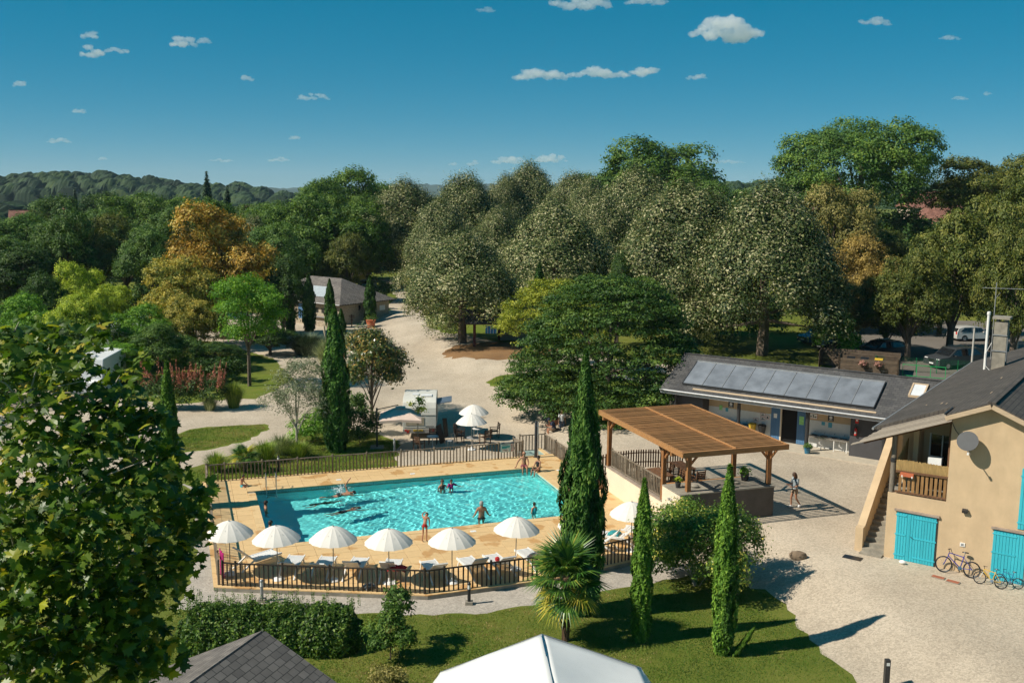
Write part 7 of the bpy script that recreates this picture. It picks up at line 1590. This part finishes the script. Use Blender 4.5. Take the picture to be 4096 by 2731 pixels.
for (x, y, h, lb) in ((38.0, 80.5, 4.0, 'pale metal lamp pole behind the house roof, left one'), (42.4, 82.0, 4.6, 'pale metal lamp pole behind the house roof, right one')):
    lp = thing('lamp_pole', lb, 'pole', (x, y, .8), 0, 'lamp poles'); MB().tube([(0, 0, 0), (0, 0, h)], [.085, .07], 10).build('pole', M('pole_metal', (.48, .44, .40), .5, .1, 4), lp, True); MB().lathe([(.09, 0), (.09, .06), (.02, .1)], 10, (0, 0, h)).build('cap', m_zinc, lp)
kw = thing('low_wall', 'low ochre wall along the back of the car park', 'wall', (37.5, 108.5, .8), R(25))
for k in range(14): MB().bb(k * 1.0, k * 1.0 + .98, -.15, .15, -.2, .8).build('block', m_plaster_t if k % 3 else m_plaster, kw)
tag(MB().bb(-.06, .06, -.06, .06, 0, 1.5).bb(-.3, .3, -.02, .02, 1.3, 1.4).bb(-.25, .3, -.02, .02, 1.1, 1.2).bb(-.12, .12, -.03, .03, .8, .95).build('signpost', m_cw, None, loc=(-18.4, 112.3, 0)), 'small wooden signpost at the end of the low stone wall', 'sign')
tag(MB().tube([(0, 0, 0), (0, 0, 2.4)], .09, 8).lathe([(.1, 0), (.02, .08)], 8, (0, 0, 2.4)).build('wooden_pole', m_bin, None, loc=(-12.6, 137, .8)), 'short wooden pole at the right side of the road end', 'pole')
tag(MB().bb(-.15, .15, -.15, .15, 0, .8).build('wooden_stump', m_bin, None, loc=(-10.9, 125.5, .8), bevel=.03), 'dark wooden post stump under the left lime', 'post')
# ---------------------------------------------------------------- people
m_skin = M('skin', (.50, .27, .17), .55, .06, 5, spec=.4); m_tan = M('tanned_skin', (.40, .19, .11), .55, .06, 5, spec=.4)
m_hair = M('dark_hair', (.02, .013, .01), .6, .2, 30); m_hairg = M('grey_hair', (.30, .28, .26), .6, .2, 30); m_hairb = M('brown_hair', (.07, .035, .02), .6, .2, 30)
STAND = {'pel': (0, 0, .92), 'spi': (0, .01, 1.12), 'che': (0, .01, 1.32), 'nec': (0, .015, 1.47), 'hd0': (0, 0, 1.555), 'hd1': (0, -.015, 1.62), 'hd2': (0, 0, 1.69)}
for s_, q in ((-1, 'l'), (1, 'r')):
    STAND.update({'sh' + q: (s_ * .165, .01, 1.40), 'el' + q: (s_ * .23, .03, 1.12), 'wr' + q: (s_ * .25, -.04, .88), 'ha' + q: (s_ * .25, -.07, .80), 'hi' + q: (s_ * .09, 0, .88), 'kn' + q: (s_ * .10, -.02, .49), 'an' + q: (s_ * .10, .02, .08), 'to' + q: (s_ * .11, -.15, .03)})
RAD = {'pel': .125, 'spi': .115, 'che': .135, 'nec': .055, 'hd0': .078, 'hd1': .092, 'hd2': .062, 'sh': .06, 'el': .043, 'wr': .03, 'ha': .034, 'hi': .088, 'kn': .056, 'an': .04, 'to': .032}
EDG = [('pel', 'spi'), ('spi', 'che'), ('che', 'nec'), ('nec', 'hd0'), ('hd0', 'hd1'), ('hd1', 'hd2')]
for q in 'lr': EDG += [('che', 'sh' + q), ('sh' + q, 'el' + q), ('el' + q, 'wr' + q), ('wr' + q, 'ha' + q), ('pel', 'hi' + q), ('hi' + q, 'kn' + q), ('kn' + q, 'an' + q), ('an' + q, 'to' + q)]
def person(lb, loc, rz, pose=None, sc=1.0, skin=m_skin, hair=m_hair, wear=(), long_hair=False, thin=1.0, headtilt=None, glasses=False):
    """loc: the ground point below the pelvis; facing local -y; pose: joint overrides"""
    J = dict(STAND); J.update(pose or {}); keys = list(J); t = thing('person', lb, 'person', loc, rz, 'people'); t.scale = (sc, sc, sc)
    me = bpy.data.meshes.new('body'); me.from_pydata([J[k] for k in keys], [(keys.index(a), keys.index(b2)) for a, b2 in EDG], []); me.materials.append(skin)
    o = inst(me, 'body', t); o.cycles.is_caustics_receiver = loc[2] < 0 and loc[0] < 4; m_ = o.modifiers.new('skin', 'SKIN'); m_.use_smooth_shade = True
    for k, v in zip(keys, me.skin_vertices[0].data):
        r = RAD.get(k, RAD.get(k[:2], .05)) * (thin if not k.startswith('hd') else 1); v.radius = (r, r * (.82 if k in ('spi', 'che', 'pel') else 1)); v.use_root = (k == 'pel')
    sb = o.modifiers.new('sub', 'SUBSURF'); sb.levels = sb.render_levels = 2
    V = {k: Vector(p) for k, p in J.items()}; up = (V['hd2'] - V['hd0']).normalized(); c = V['hd1']; face = (V['hd1'] - (V['hd0'] + V['hd2']) / 2); side = (V['shr'] - V['shl']); side = (side - up * side.dot(up)).normalized(); fwd = up.cross(side) * -1
    if fwd.dot(V['hd1'] - V['nec']) < 0 and abs(fwd.dot(V['hd1'] - V['nec'])) > .03: fwd = -fwd
    Mh = Matrix((side, -fwd, up)).transposed().to_4x4(); Mh.translation = c
    h = MB(); prof = [(.02, .125), (.055, .115), (.088, .075), (.103, .02), (.10, -.03), (.085, -.07 if not long_hair else -.2)]
    for r, z in prof:
        for k in range(12):
            a = 2 * math.pi * k / 12; bk = math.sin(a); zz = z if bk > -.2 else max(z, .035); h.v.append(tuple(Mh @ Vector((math.cos(a) * r * .95, bk * r * 1.06 + .012, zz))))
    for i in range(len(prof) - 1):
        for k in range(12): h.f.append((i * 12 + k, i * 12 + (k + 1) % 12, (i + 1) * 12 + (k + 1) % 12, (i + 1) * 12 + k)); h.m.append(0)
    h.f.append(tuple(range(12))); h.m.append(0); h.build('hair', hair, t, True)
    f_ = MB(); f_.box((0, -.098, -.005), (.022, .03, .035)); fc = f_.build('nose', skin, t); fc.matrix_local = Mh
    ey = MB().box((-.033, -.087, .02), (.024, .012, .012)).box((.033, -.087, .02), (.024, .012, .012)) if not glasses else MB().box((0, -.09, .02), (.13, .02, .035)); ey = ey.build('sunglasses' if glasses else 'eyes', m_black, t); ey.matrix_local = Mh
    for q in 'lr':
        w_, hnd = V['wr' + q], V['ha' + q]; d, u_, v_ = basis(hnd - w_); fb = MB()
        for k in range(4): b0 = hnd + u_ * (.026 * (k - 1.5)) * .7; fb.tube([b0, b0 + d * .045 + v_ * .008, b0 + d * (.075 + .008 * (1.5 - abs(k - 1.5))) + v_ * .03], [.0095, .009, .007], 5)
        fb.tube([w_.lerp(hnd, .5) + u_ * .025, hnd + u_ * .045 + d * .01, hnd + u_ * .05 + d * .04], [.011, .010, .008], 5); fb.build('fingers', skin, t, True)
    def limb(b_, ks, r, cut=1.0):
        P_ = [V[k] for k in ks]
        if cut < 1: P_[-1] = P_[-2].lerp(P_[-1], cut)
        b_.tube(P_, r if hasattr(r, '__len__') else [r] * len(P_), 10)
    for kind, mt in wear:
        w_ = MB()
        if kind in ('shorts', 'briefs', 'skirt_shorts'):
            cut = {'shorts': .5, 'briefs': .08, 'skirt_shorts': .42}[kind]; w_.tube([V['pel'].lerp(V['spi'], .35), V['pel'], (V['hil'] + V['hir']) / 2 - (V['spi'] - V['pel']).normalized() * .03], [.137 * thin, .155 * thin, .12 * thin], 14)
            for q in 'lr': limb(w_, ('hi' + q, 'kn' + q), [.108 * thin, .092 * thin], cut)
        if kind in ('shirt', 'vest', 'top'):
            w_.tube([V['pel'].lerp(V['spi'], .1 if kind != 'top' else .9), V['spi'], V['che'], V['che'].lerp(V['nec'], .55)], [.152 * thin, .14 * thin, .162 * thin, .10 * thin], 14)
            for q in 'lr':
                if kind == 'shirt': limb(w_, ('che', 'sh' + q, 'el' + q), [.09, .085, .062], .75)
        if kind == 'trousers':
            w_.tube([V['pel'].lerp(V['spi'], .35), V['pel'], (V['hil'] + V['hir']) / 2], [.137, .155, .13], 14)
            for q in 'lr': limb(w_, ('hi' + q, 'kn' + q, 'an' + q), [.108, .08, .065])
        if kind == 'shoes':
            for q in 'lr': w_.tube([V['an' + q] + Vector((0, .03, -.03)), V['an' + q] + Vector((0, -.03, -.03)), V['to' + q]], [.05, .055, .045], 8)
        if kind == 'cap': w_.lathe([(.105, 0), (.10, .06), (.05, .1), (.01, .11)], 12).box((0, -.13, .005), (.14, .12, .015)); o2 = w_.build('cap', mt, t, True); M3 = Mh.copy(); M3.translation = c + up * .03; o2.matrix_local = M3; continue
        w_.build({'skirt_shorts': 'shorts', 'top': 'swim_top'}.get(kind, kind), mt, t, True)
    if long_hair: MB().tube([c - fwd * -.0 + Vector((0, .1, .02)), c + Vector((0, .14, -.12)), c + Vector((0, .12, -.3))], [.04, .045, .015], 8).build('ponytail', hair, t, True)
    return t
def mir(p): return {**{k: v for k, v in p.items()}, **{k[:-1] + 'r': (-v[0], v[1], v[2]) for k, v in p.items() if k.endswith('l') and len(k) == 3}}
SIT = mir({'hil': (-.09, -.02, .90), 'knl': (-.12, -.44, .92), 'anl': (-.12, -.46, .50), 'tol': (-.12, -.58, .44)})
m_navy = M('navy_cloth', (.02, .025, .05), .8, .15, 6); m_print = M('patterned_swim', (.22, .06, .08), .8, .6, 60); m_teals = M('turquoise_swim', (.01, .30, .36), .7, .1, 6); m_blk = M('black_swim', (.012, .012, .014), .6, .1, 6); m_mag = M('magenta_rash', (.26, .01, .12), .7, .1, 6)
m_leop = M('patterned_shirt', (.28, .32, .34), .8, .95, 42); m_khaki = M('khaki_cloth', (.30, .22, .15), .8, .12, 8); m_wshirt = M('white_shirt', (.62, .62, .62), .8, .06, 8); m_jean = M('blue_jeans', (.10, .13, .19), .8, .12, 8); m_blueT = M('dark_blue_shirt', (.02, .03, .06), .8, .1, 6)
def pp(s, t, z): return PW(s, t, z)
edge = -.90
man_arms = {'ell': (-.34, .10, 1.12), 'wrl': (-.42, .06, .90), 'hal': (-.46, .02, .85), 'elr': (.24, -.12, 1.12), 'wrr': (.16, -.34, 1.0), 'har': (.14, -.40, .98)}
person('bald man in patterned trunks sitting on the far right pool edge', pp(14.55, .0, DECK_Z + edge + .13), PA + R(-12), {**SIT, **man_arms}, 1.0, m_tan, m_tan, (('shorts', m_print),), glasses=True)
w_arms = {'ell': (-.20, -.14, 1.12), 'wrl': (-.14, -.36, .98), 'hal': (-.12, -.42, .97), 'elr': (.20, -.12, 1.12), 'wrr': (.14, -.34, .98), 'har': (.12, -.40, .97)}
person('dark haired woman in a bikini sitting at the pool corner', pp(15.12, .75, DECK_Z + edge + .14), PA + R(-62), {**SIT, **w_arms}, .95, m_tan, m_hair, (('briefs', m_blk), ('top', m_blk)), thin=.9, glasses=True)
CROSS = mir({'hil': (-.09, 0, .88), 'knl': (-.30, -.28, .86), 'anl': (.05, -.32, .80), 'tol': (.14, -.34, .78), 'ell': (-.24, -.10, 1.10), 'wrl': (-.20, -.30, .95), 'hal': (-.16, -.36, .93), 'che': (0, -.05, 1.30), 'nec': (0, -.09, 1.44), 'hd0': (0, -.12, 1.52), 'hd1': (0, -.15, 1.58), 'hd2': (0, -.12, 1.66)})
person('boy in turquoise trunks sitting cross-legged on the far left paving', pp(-.55, -1.0, DECK_Z - .62), PA + R(70), CROSS, .74, m_tan, m_hair, (('shorts', m_teals),), thin=.9)
BEND = mir({'spi': (0, -.06, 1.10), 'che': (0, -.16, 1.27), 'nec': (0, -.26, 1.38), 'hd0': (0, -.33, 1.40), 'hd1': (0, -.40, 1.39), 'hd2': (0, -.46, 1.40), 'shl': (-.16, -.18, 1.33), 'ell': (-.20, -.26, 1.06), 'wrl': (-.16, -.34, .84), 'hal': (-.15, -.36, .77)})
BEND.update({'elr': (.24, -.35, 1.42), 'wrr': (.14, -.46, 1.52), 'har': (.06, -.48, 1.5), 'anr': (.12, .12, .08), 'tor': (.12, -.05, .03)})
person('boy in red trunks standing bent over on the near pool edge', pp(6.5, 9.75, DECK_Z), PA + R(150), BEND, .80, m_tan, m_hair, (('briefs', m_rtow),), thin=.85)
person('grey haired man standing waist deep with his back turned', pp(9.9, 7.1, zf(9.9)), PA + R(175), {'ell': (-.30, -.02, 1.12), 'wrl': (-.40, -.14, 1.0), 'hal': (-.44, -.2, .98), 'elr': (.28, .0, 1.14), 'wrr': (.34, -.12, .98), 'har': (.35, -.18, .95)}, 1.04, m_tan, m_hairg, (('briefs', m_blk),), thin=1.1)
person('small child in a teal swim vest standing in the shallow end', pp(12.6, 7.0, zf(12.6) + .05), PA + R(200), {'ell': (-.26, -.06, 1.16), 'wrl': (-.30, -.2, 1.04), 'hal': (-.3, -.26, 1.02)}, .80, m_skin, m_hair, (('vest', m_teals), ('shorts', m_teals)), thin=.92)
person('woman with wet hair and sunglasses standing chest deep with a child', pp(9.4, 1.75, zf(9.4) - .28), PA + R(15), {'elr': (.30, -.10, 1.14), 'wrr': (.42, -.2, 1.12), 'har': (.46, -.24, 1.12)}, .98, m_tan, m_hairb, (('top', m_blk),), thin=.95, glasses=True)
person('child in a magenta rash vest beside the woman in the pool', pp(9.85, 1.9, zf(9.85) + .02), PA + R(5), {'elr': (.40, -.03, 1.28), 'wrr': (.6, -.06, 1.22), 'har': (.66, -.07, 1.2), 'ell': (-.3, -.08, 1.2), 'wrl': (-.4, -.16, 1.1), 'hal': (-.44, -.2, 1.08)}, .80, m_tan, m_hair, (('shirt', m_mag),), thin=.9)
person('dark haired man neck deep at the left pool wall', pp(.35, 2.55, WZ - 1.38), PA + R(90), {}, 1.0, m_tan, m_hair, ()); person('dark haired bather neck deep behind the second parasol', pp(.3, 5.5, WZ - 1.42), PA + R(80), {}, 1.0, m_tan, m_hair, ())
CRAWL = {'pel': (0, .75, .02), 'spi': (0, .5, .03), 'che': (0, .28, .05), 'nec': (0, .12, .07), 'hd0': (0, .03, .07), 'hd1': (0, -.05, .06), 'hd2': (0, -.13, .06), 'shl': (-.17, .22, .06), 'shr': (.17, .22, .10), 'ell': (-.25, -.05, -.05), 'wrl': (-.24, -.3, -.12), 'hal': (-.24, -.38, -.14), 'elr': (.28, .30, .42), 'wrr': (.30, .12, .66), 'har': (.31, .04, .72)}
for s_, q in ((-1, 'l'), (1, 'r')): CRAWL.update({'hi' + q: (s_ * .09, .8, .0), 'kn' + q: (s_ * .1, 1.2, -.08), 'an' + q: (s_ * .1, 1.6, -.03 + s_ * .06), 'to' + q: (s_ * .1, 1.75, -.02)})
person('front crawl swimmer throwing up a splash in the pool', pp(4.75, 1.55, WZ - .02), PA + R(100), CRAWL, 1.0, m_tan, m_hair, (('briefs', m_blk),))
DIVE = {**CRAWL, 'elr': (.26, -.05, .0), 'wrr': (.2, -.3, 0), 'har': (.18, -.38, 0)}
person('dark haired swimmer gliding just below the surface', pp(4.6, 3.9, WZ - .14), PA + R(108), DIVE, 1.0, m_tan, m_hair, (('shorts', m_navy),))
person('swimmer under water left of the splash', pp(2.6, 2.3, WZ - .55), PA + R(-75), DIVE, .9, m_tan, m_hairb, (('briefs', m_blk),))
WALK = {'knl': (-.09, -.12, .50), 'anl': (-.09, -.10, .10), 'tol': (-.09, -.25, .04), 'knr': (.09, .02, .49), 'anr': (.09, .26, .14), 'tor': (.09, .18, .03), 'ell': (-.24, -.04, 1.12), 'wrl': (-.18, -.28, 1.10), 'hal': (-.14, -.35, 1.12), 'elr': (.24, -.04, 1.12), 'wrr': (.12, -.26, 1.06), 'har': (.06, -.32, 1.08), 'hd0': (0, -.03, 1.55), 'hd1': (0, -.07, 1.61), 'hd2': (0, -.06, 1.68)}
person('woman with ponytail in patterned shirt and shorts walking across the yard', (13.35, 44.85, .8), R(-70), WALK, .99, m_tan, m_hairb, (('shirt', m_leop), ('skirt_shorts', m_khaki), ('shoes', m_wshirt)), True, .92)
CSIT = mir({'hil': (-.09, 0, .90), 'knl': (-.14, -.42, .90), 'anl': (-.13, -.40, .48), 'tol': (-.13, -.56, .44), 'spi': (0, -.04, 1.10), 'che': (0, -.14, 1.28), 'nec': (0, -.22, 1.40), 'hd0': (0, -.27, 1.46), 'hd1': (0, -.33, 1.50), 'hd2': (0, -.32, 1.58), 'shl': (-.165, -.14, 1.36), 'ell': (-.22, -.22, 1.10), 'wrl': (-.12, -.44, 1.14), 'hal': (-.06, -.50, 1.15)})
person('man in cap and dark shirt sitting bent over his phone', (2.75, 61.5, -.42), R(-80), CSIT, 1.0, m_tan, m_hair, (('shirt', m_blueT), ('shorts', m_khaki), ('shoes', m_wshirt), ('cap', m_navy)))
tag(MB().bb(-.035, .035, -.075, .075, -.005, .005).build('phone', m_black, None, loc=(2.2, 61.35, .74), rot=(R(30), 0, R(20))), 'phone held by the man in the cap', 'phone')
person('person in white shirt and jeans standing behind the sitting man', (3.25, 62.0, 0), R(20), {}, .95, m_skin, m_hairb, (('shirt', m_wshirt), ('trousers', m_jean), ('shoes', m_navy)))
st = thing('camp_chair', 'low dark stool under the man with the phone', 'chair', (2.85, 61.55, 0), R(10)); MB().bb(-.25, .25, -.22, .22, .40, .46).build('seat', m_dark, st)
for x in (-.2, .2):
    for y in (-.17, .17): MB().bb(x - .02, x + .02, y - .02, y + .02, 0, .40).build('leg', m_dark, st)
rs = np.random.RandomState(3); n = 700; a = rs.uniform(0, 6.28, n); r = np.abs(rs.normal(0, .28, n)); zsp = np.abs(rs.normal(0, .16, n)) * np.exp(-r * 1.2); x0, y0, _ = PW(4.2, 1.3)
P = np.column_stack([x0 + np.cos(a) * r * 1.3, y0 + np.sin(a) * r, WZ + .02 + zsp * 1.4]); o = inst(blades('splash', P, rs.normal(size=(n, 3)), .02 * rs.uniform(.4, 1.6, n), .8, rs.uniform(0, 1, n), M('water_spray', (.85, .92, .93), .2, .02, 3, spec=.8)), 'splash'); tag(o, 'white splash thrown up by the crawl swimmer', 'splash', None, 'stuff')
# ---------------------------------------------------------------- small fair-weather clouds
cm_, n, l, b = new_mat('cloud'); n.remove(b); pv = n.new('ShaderNodeVolumePrincipled'); pv.inputs['Color'].default_value = (.99, .99, .99, 1); pv.inputs['Density'].default_value = .0075; pv.inputs['Anisotropy'].default_value = .0
l.new(pv.outputs[0], n['Material Output'].inputs['Volume'])
def cloud_obj(u_, v_, wpx, hpx, seed, lb, dist=None):
    rs = random.Random(seed); el = (790 - v_) / 3950; D = min(9000, max(2500, 1300 / max(.06, el))); 
    k = (1365.5 - v_) / 3950; d = Vector(((u_ - 2048) / 3950, math.cos(pitchc) + k * math.sin(pitchc), -math.sin(pitchc) + k * math.cos(pitchc))); c = Vector((0, 0, Hc)) + d * (D / d.y); w_ = wpx * D / 3950; h_ = hpx * D / 3950
    bm = bmesh.new(); nb_ = max(7, int(w_ / h_ * 4.5))
    for i in range(nb_):
        f_ = (i + .5) / nb_; env = math.sin(math.pi * min(1, max(.08, f_))) ** .6; r = h_ * rs.uniform(.2, .36) * (.45 + .7 * env); x = (f_ - .5) * w_ * .92; z = rs.uniform(0, 1) ** 1.4 * h_ * .62 * env
        m4 = Matrix.Translation((x, rs.uniform(-.3, .3) * h_, z)) @ Matrix.Diagonal((r * rs.uniform(1.1, 1.9), r * 1.4, r * rs.uniform(.6, .95), 1)); bmesh.ops.create_icosphere(bm, subdivisions=2, radius=1, matrix=m4)
    me = bpy.data.meshes.new('cloud'); bm.to_mesh(me); bm.free(); me.materials.append(cm_); o = inst(me, 'cloud', None, c); rm = o.modifiers.new('remesh', 'REMESH'); rm.mode = 'VOXEL'; rm.voxel_size = max(h_ / 22, 4)
    tx = bpy.data.textures.new('cloud_noise', 'CLOUDS'); tx.noise_scale = h_ * .22; tx.noise_depth = 3; dm_ = o.modifiers.new('disp', 'DISPLACE'); dm_.texture = tx; dm_.strength = h_ * .34; dm_.texture_coords = 'GLOBAL'; dm_.mid_level = .55
    return tag(o, lb, 'cloud', 'small clouds')
CL = [(2890, 108, 285, 95, 'large bright cloud in the upper right sky'), (2160, 290, 225, 62, 'left cloud of the long pair in the upper middle sky'), (2390, 285, 260, 50, 'middle cloud of the long pair in the upper middle sky'), (2570, 268, 100, 60, 'right tufted end of the long middle clouds'), (2315, 5, 260, 60, 'cloud cut by the top edge in the middle'), (2575, -5, 170, 40, 'thin cloud cut by the top edge right of the middle'), (3490, 70, 140, 36, 'small cloud high on the right'), (2775, 298, 85, 30, 'small cloud below the large bright one'), (350, 222, 95, 48, 'round cloud in the upper left sky'), (455, 218, 110, 26, 'wispy cloud right of the round one on the left'), (345, 155, 70, 38, 'small tuft above the round left cloud'), (720, 178, 105, 46, 'bright cloud in the left upper sky'), (805, 176, 60, 26, 'small cloud beside the bright left one'), (978, 322, 60, 26, 'small cloud left of centre'), (1243, 394, 135, 30, 'flat cloud left of centre'), (70, 356, 52, 26, 'small cloud at the far left'), (308, 460, 62, 24, 'small flat cloud on the left'), (228, 580, 105, 24, 'flat low cloud on the left'), (1170, 558, 42, 24, 'tiny low cloud left of centre'), (1110, 646, 92, 22, 'low flat cloud above the valley'), (403, 648, 42, 20, 'tiny cloud above the left hill'), (880, 652, 110, 16, 'thin low cloud above the tall fir'), (2030, 640, 150, 34, 'low pinkish cloud above the limes, left'), (2190, 630, 160, 38, 'low pinkish cloud above the limes, right'), (1885, 652, 44, 24, 'tiny cloud left of the low pinkish ones'), (1805, 655, 36, 20, 'tiny cloud farther left above the limes'), (2870, 636, 230, 18, 'thin streak of cloud left of the oak'), (3940, 352, 36, 16, 'tiny cloud at the right'), (3830, 372, 70, 18, 'faint cloud at the right'), (1930, 38, 76, 24, 'faint cloud in the top middle sky'), (3790, 130, 90, 24, 'faint cloud high at the right')]
for i, (u_, v_, w_, h_, lb) in enumerate(CL): cloud_obj(u_, v_ + h_ * .35, w_, h_, 100 + i, lb)

# ---------------------------------------------------------------- summer haze over the valley
hb_ = MB().bb(-2600, 2600, -150, 6200, -12, 130).build('haze', None) if False else None
hz = bpy.data.meshes.new('haze'); bx_ = MB().bb(-4000, 4000, -160, 6300, -12, 140); hz.from_pydata(bx_.v, [], bx_.f)
hm_, n, l, b = new_mat('haze_air'); n.remove(b); pv = n.new('ShaderNodeVolumePrincipled'); pv.inputs['Color'].default_value = (.62, .80, 1.0, 1); pv.inputs['Density'].default_value = .00007
l.new(pv.outputs[0], n['Material Output'].inputs['Volume']); hz.materials.append(hm_); ho = inst(hz, 'haze'); ho['kind'] = 'stuff'
